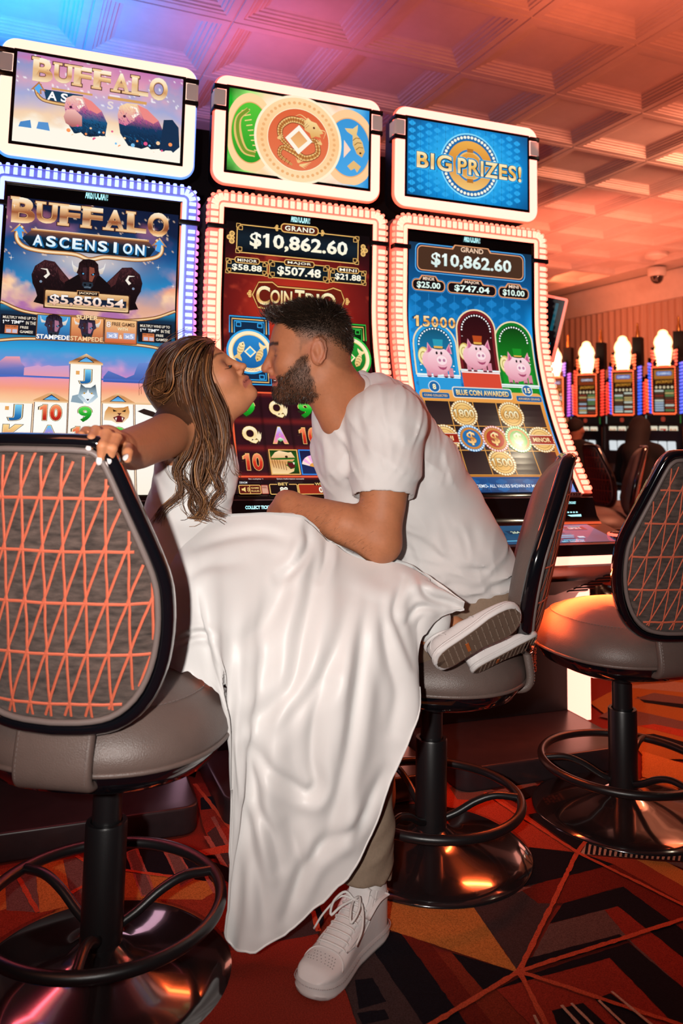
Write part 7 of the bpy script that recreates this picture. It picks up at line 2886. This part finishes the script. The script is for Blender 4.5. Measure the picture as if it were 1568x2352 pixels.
fold = .010 * np.sin(uu * 2.2 + 2.0 * fnoise(uu * .45, vv * 1.3, 91, 2) + 1.5 * vv) + .008 * fnoise(uu * .8 + vv * .6, vv * 1.6, 93, 2)
amp = np.clip((vv - .10) / .6, 0, 1) ** 1.2 * np.clip(uu / 2.5, .25, 1) * np.interp(uu, [0, 14, 16.5, 18], [1, 1, .55, .15]) * (1 - np.clip((vv - .70) / .25, 0, 1) * np.clip((7.6 - uu) / 1.2, 0, 1) * np.clip((uu - 1.5) / 1, 0, 1) * .92)
dep = (G3 - np.array([0, 0, CAM_H])) @ CF
QX, QY = 784 + F_PX * ((G3 - np.array([0, 0, CAM_H])) @ CR) / dep, PY - F_PX * ((G3 - np.array([0, 0, CAM_H])) @ CU) / dep
CREASE = [  # (path, half width, depth) of the creases that the pull of the knees makes
    ([(700, 1208), (708, 1250), (678, 1303), (640, 1330)], 13, .012), ([(752, 1240), (748, 1290), (735, 1330)], 10, .009),
    ([(735, 1225), (722, 1320), (693, 1460), (674, 1561), (629, 1623), (565, 1660)], 24, .017),
    ([(809, 1365), (775, 1483), (747, 1545), (700, 1612), (640, 1680)], 22, .013),
    ([(845, 1385), (829, 1472), (820, 1573), (797, 1713), (764, 1881), (735, 1945)], 22, .018),
    ([(880, 1390), (884, 1449), (898, 1517), (915, 1590), (905, 1680)], 17, .013), ([(925, 1330), (905, 1400), (915, 1450), (940, 1530)], 12, .010),
    ([(753, 1573), (725, 1640), (719, 1741), (728, 1805), (697, 1826), (629, 1772), (575, 1712)], 17, .015),
    ([(551, 1685), (567, 1740), (586, 1830), (622, 1915), (640, 1990)], 15, .013), ([(560, 1850), (585, 1960), (600, 2060), (605, 2130)], 18, .012),
    ([(830, 1880), (753, 1937), (725, 1965), (690, 2030), (655, 2110)], 16, .013), ([(885, 1780), (850, 1850), (815, 1920)], 16, .010),
    ([(399, 1479), (444, 1456), (480, 1462)], 9, .010), ([(450, 1260), (520, 1235), (600, 1225), (660, 1240)], 14, .006),
    ([(420, 1330), (470, 1300), (560, 1290)], 18, .006), ([(965, 1330), (985, 1370), (1040, 1385)], 11, .009), ([(930, 1430), (965, 1395), (1010, 1400)], 9, .007),
    ([(540, 1480), (600, 1440), (650, 1360), (672, 1290)], 26, .010), ([(660, 1900), (690, 1980), (680, 2060)], 18, .009)]
cr = np.zeros_like(uu)
for pth, w_, a_ in CREASE:
    C_ = spline(pth, 240)
    dd = np.full(uu.shape, 1e9)
    tt = np.zeros(uu.shape)
    for k_ in range(240):
        e_ = (QX - C_[k_, 0]) ** 2 + (QY - C_[k_, 1]) ** 2
        m_ = e_ < dd
        dd = np.where(m_, e_, dd)
        tt = np.where(m_, k_ / 239, tt)
    fade = np.sin(np.clip(tt, 0, 1) * PI * .86 + .22) ** .8
    w_ *= 1.35
    cr += a_ * .72 * fade * (-np.exp(-dd / (w_ * .55) ** 2) + .62 * np.exp(-((np.sqrt(dd) - w_ * 1.25) / (w_ * .75)) ** 2))
G3 = G3 + NN * (fold * amp + cr * np.clip(uu / 1.0, .3, 1) * (1 - np.clip((vv - .78) / .2, 0, 1) * np.clip((7.6 - uu) / 1.2, 0, 1) * .9))[..., None]
# loose hem flutter
G3 = G3 + CU * (.006 * np.clip((vv - .97) / .03, 0, 1) * fnoise(uu * 3, vv * 0, 97, 2))[..., None]
sk = np_mesh('skirt', G3.reshape(-1, 3), np.array([(i * NV + j, i * NV + j + 1, (i + 1) * NV + j + 1, (i + 1) * NV + j) for i in range(NU - 1) for j in range(NV - 1)]), (1, 1, 1), M_dress, woman)
own(sk, woman)
# back of the skirt, so that the cloth closes round the legs
BK = G3.copy()
depth_add = (.03 + .10 * np.sin(np.clip(vv, 0, 1) * PI) ** .7 + .05 * vv) * np.clip(np.minimum(uu, 18 - uu) / 2.0, 0, 1)
BK = G3 + (CF * 1.0)[None, None] * depth_add[..., None] - NN * (fold * amp * .6)[..., None]
bk = np_mesh('skirt_back', BK.reshape(-1, 3), np.array([(i * NV + j, (i + 1) * NV + j, (i + 1) * NV + j + 1, i * NV + j + 1) for i in range(int(NU * 3.3 / 18), NU - 1) for j in range(NV - 1)]), (1, 1, 1), M_dress, woman)
own(bk, woman)
hm = MB()
hm.tube(G3[60:215:2, -1], .0022, 6)
own(hm.build('hem', M_dress, woman, smooth=180), woman)

# slip-on shoes, soles to the camera
rub = (M_tan, M_tread, M_badge)
sneaker(woman, at(1200, 1408, 1.815), at(1000, 1530, 1.775), 'near_shoe', rub, False, wid=1.22, up=unit(CF * .86 + CU * .40 - CR * .22), laces=False)
sneaker(woman, at(1238, 1468, 1.93), at(1085, 1545, 1.86), 'far_shoe', rub, False, up=unit(CU * .55 + CF * .55 - CR * .25), laces=False)


# hair -----------------------------------------------------------------------------------
def hair_base(P):
    Lq = (P - WH.c.astype(np.float32)) @ WH.R.T
    d = d_ell(Lq, (-.016, .030, 0), (.096, .088, .082))
    cutp = Lq[:, 0] * .80 - Lq[:, 1] * .60 - .028
    d = smax(d, cutp, .02)
    d = smin(d, d_chain(P, [at(412, 845, 1.90), at(390, 880, 1.89), at(395, 920, 1.885)], [.052, .040, .032], .02), .03)
    d = smin(d, d_chain(P, [at(430, 880, 1.835), at(450, 945, 1.82), at(470, 1010, 1.80)], [.034, .034, .020], .02), .025)
    n = fnoise((P @ CR) * 28 + (P @ CU) * 18, (P @ CU) * 9 - (P @ CR) * 9 + (P @ CF) * 20, 61, 3)
    return d - .007 * n


tp = np.array([at(x, y, d) for x, y in ((320, 740), (560, 760), (320, 1050), (540, 1050)) for d in (1.72, 2.02)])
Vh, Fh = sdf_mesh(hair_base, tp.min(0), tp.max(0), .004)
Ch = lerp(np.tile([.030, .013, .007], (len(Vh), 1)), np.array([.13, .055, .025]), np.clip(.5 + .9 * fnoise((Vh @ CR) * 60 + (Vh @ CU) * 25, (Vh @ CU) * 20, 62, 3), 0, 1))
hairo = own(np_mesh('hair', Vh, Fh, Ch, M_hair, woman), woman)

GUIDES = [  # (path of (px, py, depth), how many, spread px, spread depth, radius)
    ([(487, 784, 1.90), (462, 790, 1.84), (440, 820, 1.82), (428, 870, 1.815), (440, 930, 1.805), (462, 985, 1.79), (480, 1040, 1.77), (470, 1095, 1.765), (452, 1130, 1.76), (468, 1180, 1.755)], 30, 11, .018, .0046),
    ([(487, 788, 1.91), (476, 815, 1.835), (470, 860, 1.815), (482, 905, 1.81), (500, 950, 1.80), (510, 1000, 1.79), (505, 1050, 1.78), (492, 1090, 1.77), (497, 1120, 1.765)], 26, 8, .014, .0042),
    ([(480, 780, 1.92), (440, 782, 1.86), (400, 805, 1.845), (372, 840, 1.845), (356, 880, 1.85), (365, 912, 1.86)], 34, 11, .022, .0048),
    ([(470, 778, 1.90), (425, 795, 1.83), (398, 835, 1.82), (400, 880, 1.815), (378, 905, 1.83), (352, 890, 1.85)], 26, 10, .016, .0046),
    ([(478, 782, 1.94), (430, 776, 1.95), (385, 805, 1.95), (356, 850, 1.94), (350, 895, 1.93), (372, 925, 1.91)], 24, 9, .02, .0048),
    ([(452, 800, 1.84), (425, 840, 1.815), (410, 890, 1.812), (422, 940, 1.805), (445, 985, 1.79), (432, 1040, 1.77), (410, 1080, 1.76), (418, 1125, 1.755), (396, 1150, 1.752), (372, 1168, 1.75), (356, 1200, 1.748)], 14, 7, .012, .0038),
    ([(460, 830, 1.83), (448, 890, 1.81), (458, 950, 1.795), (470, 1010, 1.78), (452, 1070, 1.765), (455, 1120, 1.757), (470, 1150, 1.752), (455, 1185, 1.75), (436, 1190, 1.75)], 14, 8, .012, .0036),
    ([(465, 850, 1.825), (462, 920, 1.80), (485, 980, 1.785), (498, 1040, 1.77), (488, 1080, 1.762), (500, 1108, 1.757), (505, 1128, 1.754), (484, 1150, 1.752), (488, 1172, 1.75), (512, 1184, 1.752)], 12, 6, .010, .0034),
    ([(455, 860, 1.82), (440, 930, 1.80), (430, 1000, 1.78), (405, 1050, 1.765), (402, 1090, 1.758), (440, 1128, 1.752), (436, 1160, 1.75), (450, 1185, 1.75), (478, 1196, 1.75)], 10, 7, .010, .0034),
    ([(490, 880, 1.83), (512, 940, 1.84), (516, 990, 1.85), (522, 1040, 1.86), (532, 1080, 1.86), (546, 1092, 1.86)], 12, 7, .02, .0024),
    ([(420, 870, 1.82), (395, 900, 1.825), (372, 918, 1.835), (352, 905, 1.85), (362, 880, 1.84), (385, 885, 1.83)], 16, 8, .012, .0044),
    ([(440, 840, 1.818), (405, 858, 1.815), (372, 868, 1.825), (350, 880, 1.845), (346, 898, 1.855)], 16, 9, .012, .0042),
]
PAL = np.array([[.030, .011, .005], [.062, .022, .009], [.13, .050, .018], [.25, .105, .036], [.42, .20, .075]])
hb = MB()
for path, n, sp, sd, rad in GUIDES:
    for i in range(n):
        ox, oy, od = RNG.normal(0, sp), RNG.normal(0, sp * .8), RNG.normal(0, sd)
        k = len(path)
        ph_ = RNG.uniform(0, 6.28)
        pts = []
        for j, (x, y, d) in enumerate(path):
            t = j / (k - 1)
            gth = (.35 + .65 * math.sin(min(1, t * 1.25) * PI * .75)) * (1 if k < 8 else (1.05 - .35 * t))
            pts.append(at(x + ox * gth + 5.0 * math.sin(ph_ + t * 11) * t, y + oy * gth * .6, d + od * gth))
        m_ = 26
        P = spline(pts, m_)
        r = rad * RNG.uniform(.35, 1.0) * np.interp(np.linspace(0, 1, m_), [0, .12, .55, .9, 1], [.5, 1, .9, .45, .12])
        c = PAL[min(4, int(abs(RNG.normal(0, 1.55))))] * RNG.uniform(.8, 1.2)
        c2 = lerp(c, PAL[3], .35)
        b0 = len(hb.c)
        hb.tube(P, r, 6, caps=False, flat=.55)
        for q_ in range(b0, len(hb.c)):
            t = (q_ - b0) / 6 / m_
            hb.c[q_] = tuple(c * (1 - t) + c2 * t)
own(hb.build('hair_locks', M_hair, woman, smooth=180, kind='stuff'), woman)
fb_ = MB()
for i in range(150):
    path, n, sp, sd, rad = GUIDES[RNG.integers(len(GUIDES))]
    j0 = RNG.integers(0, max(1, len(path) - 4))
    ox, oy = RNG.normal(0, sp * 1.5), RNG.normal(0, sp * 1.3)
    P = spline([at(x + ox + RNG.normal(0, 3), y + oy, d + RNG.normal(-.004, .012)) for x, y, d in path[j0:]], 16)
    fb_.col = tuple(PAL[RNG.integers(1, 5)])
    fb_.tube(P, .0005, 3, caps=False)
own(fb_.build('loose_hairs', M_hair, woman, smooth=180, kind='stuff'), woman)
er = MB()
er.sphere(WH.w(-.014, -.040, .077), .0028, 10, 8)
own(er.build('earring', M_chrome, woman, smooth=180), woman)
# ---------------------------------------------------------------- the far bank of slot machines, their stools and players
G_bulb = glow('marquee_bulb', (3.2, 1.75, .72), 1.0, False)
G_sign = glow('marquee_face', (4.0, 2.6, 1.5), 1.0)
G_or = glow('orange_tube', (1.6, .16, .03), 1.0, False)
G_rd = glow('red_tube', (1.3, .06, .03), 1.0, False)
G_bl = glow('blue_tube', (.03, .16, 1.2), 1.0, False)
G_vi = glow('violet_tube', (.35, .08, .9), 1.0, False)
M_pic = mat('glass_picture', rough=.15, vcol=True, power=.75, spec=.3)
M_pic.cycles.emission_sampling = 'NONE'
M_brass = mat('brass_topper', (.5, .3, .1), .3, metal=1.)


def far_machine(k, px, label, wing, pal):
    """upright machine with a bulb-edged marquee and stepped tube wings; x across, facing -y"""
    X = 6.05
    d = CR * (px - 784) / F_PX + CU * (PY - 900) / F_PX + CF
    y = d[1] / d[0] * X
    e = empty('slot_machine', (X, y, 0), math.radians(-58))
    e.scale = (.66, .85, 1)
    tag(e, label, 'slot machine', 'slot machines along the far wall')
    b = MB()
    b.prism([(-.30, .05), (-.30, .62), (-.40, .70), (-.40, .76), (-.27, .84), (-.245, 1.10), (-.235, 1.33), (.25, 1.335), (.25, .05)], -.29, .29, 'x')
    b.box(-.15, .15, -.158, .24, 1.33, 1.86)
    b.build('cabinet', M_black, e, smooth=20)
    b = MB()
    b.box(-.33, .33, -.32, .28, 0, .05)
    b.build('plinth', M_matte, e)
    rnd = random.Random(40 + k)
    # upper glass
    ar = Art(False)
    ar.off = .0
    ar.rect(-.15, 0, .15, .56, '#2a1810')
    ar.rect(-.14, .01, .14, .13, ('#7a4a1c', '#8a3a1a', '#c87a2c', '#b8742c')[k % 4])
    ar.rrect(-.11, .03, .11, .085, .02, ('#1a3a8a', '#5a2a1a', '#2a5ac0', '#3a78c8')[k % 4])
    ar.text('GAMING', -.095, .04, .095, .075, '#e8ecff', .05)
    ar.rect(-.14, .14, .14, .20, '#3a1c0c')
    ar.text('JACKPOT', -.12, .148, .12, .19, '#e8a038', .05)
    for i in range(5):
        ar.disc(-.11 + i * .055, .235, .018, '#f0dcb0', 10)
    for i in range(9):
        for j in range(2):
            ar.rect(-.135 + j * .145, .27 + i * .031, -.01 + j * .145, .292 + i * .031, rnd.choice(['#d8e0d0', '#c8b070', '#6a8a58', '#8a3a2a', '#b0c4d8', '#5a4030']))
    o = ar.mb.build('award_glass', M_pic, e, smooth=0, loc=(0, -.165, 1.778))
    o.scale = (1, 1, .76)
    b = MB()
    for x0, x1, z0, z1 in ((-.175, -.152, 1.345, 1.80), (.152, .175, 1.345, 1.80)):
        b.box(x0, x1, -.185, -.16, z0, z1)
    b.box(-.175, .175, -.185, -.16, 1.33, 1.352)
    b.box(-.175, .175, -.185, -.16, 1.785, 1.807)
    b.build('glass_frame', M_matte, e, smooth=0)
    for i in range(19):
        z = 1.352 + i * .0242
        for sx in (-1, 1):
            o = bpy.data.objects.new('frame_bulb', BULB_R)
            COL.objects.link(o)
            o.parent = e
            o.location = (sx * .1635, -.188, z)
    for i in range(13):
        for z in (1.341, 1.796):
            o = bpy.data.objects.new('frame_bulb', BULB_R)
            COL.objects.link(o)
            o.parent = e
            o.location = (-.145 + i * .0242, -.188, z)
    # stepped tube wings
    for s_, (x0, zt, zb, cols) in enumerate(wing):
        n = int((zt - zb) / .034)
        for sx in (-1, 1):
            for i in range(n):
                z = zb + i * .034
                o = bpy.data.objects.new('wing_tube', TUBES[cols])
                COL.objects.link(o)
                o.parent = e
                o.location = (sx * (x0 + .012 * i / n), -.13 + .05 * s_, z)
                o.rotation_euler = (0, -sx * .18, 0)
            b = MB()
            b.box(min(sx * (x0 - .025), sx * (x0 + .04)), max(sx * (x0 - .025), sx * (x0 + .04)), -.12 + .05 * s_, -.06 + .05 * s_, zb - .02, zt)
            b.build('wing', M_matte, e, smooth=0)
    # marquee
    m = empty('marquee', (0, -.14, 1.815))
    m.parent = e
    m.scale = (1, 1, .74)
    out = [(-.085, 0), (-.10, .12), (-.115, .20), (-.10, .24), (-.12, .30), (-.10, .36), (-.065, .40), (-.05, .44), (0, .46), (.05, .44), (.065, .40), (.10, .36), (.12, .30), (.10, .24), (.115, .20), (.10, .12), (.085, 0)]
    b = MB()
    b.prism(out, -.02, .02, 'y')
    b.build('sign_face', G_sign, m, smooth=0)
    q = spline(out, 44)
    for p in q:
        o = bpy.data.objects.new('marquee_bulb', BULB_W)
        COL.objects.link(o)
        o.parent = m
        o.location = (p[0], -.028, p[1])
    b = MB()
    b.lathe([(.03, 0), (.03, .06), (.018, .08), (.018, .14), (0, .16)], 12)
    b.build('signal_lamp', M_brass, e, loc=(.17, .02, 2.16))
    b = MB()
    b.box(.10, .24, -.03, .10, 1.86, 2.16)
    b.build('lamp_post', M_matte, e, smooth=0)
    # reel glass and belly glass
    ar = Art(False)
    ar.off = 0
    ar.rect(-.24, 0, .24, .075, '#15100e')
    ar.rrect(-.03, .015, .03, .06, .02, '#a03a2a')
    for x0, x1, c in ((-.245, -.235, '#b8c8c0'), (.235, .245, '#3a8a3a')):
        ar.rect(x0, 0, x1, .075, c)
    ar.mb.build('reel_header', M_pic, e, smooth=0, loc=(0, -.245, 1.325))
    ar = Art(False)
    ar.off = 0
    ar.rect(-.23, 0, .23, .15, '#1c120c')
    for i in range(3):
        x = -.14 + i * .14
        ar.rrect(x - .06, .02, x + .06, .13, .01, '#fff4d8')
        ar.text(('BAR', '7', 'BAR')[(i + k) % 3], x - .045, .045, x + .045, .105, ('#d87018', '#c83018')[i % 2], .05)
    o = ar.mb.build('reel_glass', M_pic, e, smooth=0, loc=(0, -.250, 1.24))
    o.rotation_euler = (math.radians(8), 0, 0)
    ar = Art(False)
    ar.off = 0
    ar.rect(-.23, 0, .23, .20, '#0c0c10')
    for i in range(3):
        ar.rrect(-.19 + i * .125, .03, -.075 + i * .125, .17, .012, '#f4fbff')
    o = ar.mb.build('belly_glass', M_pic, e, smooth=0, loc=(0, -.305, .60))
    ar = Art(False)
    ar.off = 0
    for i in range(3):
        ar.rrect(-.19 + i * .125, .0, -.075 + i * .125, .10, .012, '#f4fbff')
    o = ar.mb.build('play_window', M_pic, e, smooth=0, loc=(0, -.275, 1.075))
    o.rotation_euler = (math.radians(10), 0, 0)
    b = MB()
    for sx in (-1, 1):
        b.box(sx * .275 - .008, sx * .275 + .008, -.29, -.22, .80, 1.22)
    b.build('chrome_edge', M_chrome, e, smooth=0, kind='stuff')
    return e


def _mesh(fn, m, nm):
    b = MB()
    fn(b)
    o = b.build(nm, m, smooth=60)
    me = o.data
    bpy.data.objects.remove(o)
    return me


BULB_R = _mesh(lambda b: b.sphere((0, 0, 0), .0105, 8, 5), G_or, 'frame_bulb')
BULB_W = _mesh(lambda b: b.sphere((0, 0, 0), .016, 8, 5), G_bulb, 'marquee_bulb')
TUBES = {c: _mesh(lambda b: b.tube([(-.032, 0, 0), (-.028, 0, 0), (.028, 0, 0), (.032, 0, 0)], [.006, .0125, .0125, .006], 8), g, 'wing_tube') for c, g in (('o', G_or), ('r', G_rd), ('b', G_bl), ('v', G_vi))}
for k, (px, lb, cols) in enumerate((
        (1283, 'farthest slot machine by the wall with blue and violet stepped tubes, half hidden', 'bvb'),
        (1357, 'far slot machine whose stepped tubes are all orange and red', 'orr'),
        (1440, 'far slot machine with blue tubes between orange ones, a seated woman before it', 'obr'),
        (1533, 'nearest slot machine of the far bank with orange and wide blue tubes', 'rbo'),
        (1648, 'slot machine of the far bank cut by the right edge of view', 'bor'))):
    far_machine(k, px, lb, ((.150, 2.00, 1.82, cols[0]), (.215, 1.90, 1.36, cols[1]), (.275, 1.74, 1.37, cols[2])), cols)

# far stools
sid = 0
for px, dpt, rz, lb in ((1446, 6.5, -101, 'far stool with an orange-lit back leaning to the left, behind the man in black'), (1362, 5.8, 55, 'far stool with brown back leaning to the right, beside the man in black'),
                        (1602, 6.3, 30, 'far stool of which only the back top shows above the near empty stool')):
    p = at(px, 1100, dpt)
    c = copy_tree(s3)
    c.location = (p[0], p[1], 0)
    c.rotation_euler = (0, 0, math.radians(rz))
    c['label'] = lb
    c['group'] = 'casino stools at the far bank'

# seated players in the dark
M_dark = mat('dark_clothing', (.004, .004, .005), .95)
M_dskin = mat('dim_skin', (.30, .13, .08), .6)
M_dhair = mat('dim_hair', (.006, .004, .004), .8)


def player(px, dpt, label, long_hair):
    c = at(px, 1100, dpt)
    e = empty('seated_player', (c[0], c[1], 0))
    e.scale = (.87, .87, .87)
    tag(e, label, 'person')
    fx = unit(np.array([.85, .35, 0]))                      # they face the far machines
    sx = np.array([fx[1], -fx[0], 0])
    o = np.array([c[0], c[1], 0])
    W = lambda f, s, z: o + fx * f + sx * s + np.array([0, 0, z])

    def torso(P):
        d = d_chain(P, [W(0, 0, .66), W(.02, 0, .90), W(.05, 0, 1.10)], [.17, .165, .15], .08)
        d = smin(d, d_cap(P, W(.05, -.15, 1.13), W(.05, .15, 1.13), .085, .085), .06)
        for s_ in (-1, 1):
            d = smin(d, d_chain(P, [W(.05, s_ * .20, 1.10), W(.08, s_ * .25, .86), W(.30, s_ * .20, .80)], [.06, .055, .045], .02), .03)
            d = smin(d, d_chain(P, [W(0, s_ * .10, .66), W(.40, s_ * .12, .66), W(.42, s_ * .12, .07)], [.10, .08, .055], .04), .04)
        return d

    def head(P):
        d = d_ell(P, W(.05, 0, 1.34), (.085, .085, .115))
        d = smin(d, d_ell(P, W(.12, 0, 1.31), (.03, .05, .07)), .03)
        d = smin(d, d_cap(P, W(.145, 0, 1.32), W(.165, 0, 1.30), .012, .014), .015)
        d = smin(d, d_cap(P, W(.04, 0, 1.28), W(.03, 0, 1.14), .055, .065), .03)
        for s_ in (-1, 1):
            d = smin(d, d_ell(P, W(.04, s_ * .09, 1.33), (.02, .02, .035)), .01)
        return d

    def hair(P):
        if long_hair:
            d = d_ell(P, W(.03, 0, 1.36), (.105, .11, .125))
            d = smin(d, d_chain(P, [W(-.02, 0, 1.30), W(-.07, 0, 1.10), W(-.10, 0, .95)], [.105, .12, .09], .05), .04)
            return smax(d, -(W(.10, 0, 1.30) - P) @ fx.astype(np.float32), .02) if False else smax(d, (P - W(.09, 0, 0)) @ fx.astype(np.float32), .02)
        d = d_ell(P, W(.035, 0, 1.375), (.095, .092, .098))
        return smax(d, (W(0, 0, 1.33) - P)[:, 2] + .6 * ((P - W(.0, 0, 0)) @ fx.astype(np.float32)), .02)
    inv = Matrix.Translation(-e.location)
    for s_ in (-1, 1):
        b = MB()
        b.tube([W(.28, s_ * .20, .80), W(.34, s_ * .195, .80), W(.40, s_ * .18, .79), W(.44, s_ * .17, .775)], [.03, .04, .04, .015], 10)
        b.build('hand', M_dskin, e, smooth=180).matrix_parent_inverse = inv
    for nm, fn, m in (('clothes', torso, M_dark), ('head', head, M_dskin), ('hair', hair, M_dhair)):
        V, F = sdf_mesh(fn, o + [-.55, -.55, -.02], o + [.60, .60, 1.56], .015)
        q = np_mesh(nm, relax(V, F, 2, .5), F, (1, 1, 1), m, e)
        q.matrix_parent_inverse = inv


player(1318, 7.5, 'person with short reddish hair in black seen from behind at the far machines', False)
player(1468, 7.0, 'person with long dark hair in black seen from behind at the far machines', True)

# tilted video topper poking out beyond the third machine
p = at(1250, 752, 4.1)
e = empty('video_topper', tuple(p), math.radians(-20))
e.rotation_euler = (math.radians(8), math.radians(14), math.radians(-40))
tag(e, 'tilted dark video screen with pink light frame beyond the piggy bank machine', 'screen')
b = MB()
b.box(-.10, .085, -.03, .03, -.165, .165)
bevel(b.build('housing', M_black, e), .006)
b = MB()
frame_prism(b, .185, .33, .012, .160, .305, -.045, -.028, -.0075, 0)
b.build('light_frame', glow('pink_frame', (1.6, .22, .14), 1.0), e)
ar = Art(False)
ar.off = 0
ar.rect(-.155, 0, .075, .305, '#06080c')
for x0, s0, x1, s1 in ((.03, .02, .045, .16), (-.03, .17, .03, .18), (.0, .22, .05, .30)):
    ar.rect(x0, s0, x1, s1, '#0d5a6a')
ar.mb.build('display', M_pic, e, smooth=0, loc=(0, -.034, .1525))
# its cabinet, dark, stands behind
q = empty('machine_back', (p[0] + .10, p[1] + .25, 0), math.radians(-40))
tag(q, 'dark slot machine cabinet hidden beyond the piggy bank machine, carrying the tilted screen', 'slot machine')
b = MB()
b.box(-.25, .1, -.10, .3, 0, 1.42)
bevel(b.build('cabinet', M_matte, q), .01)
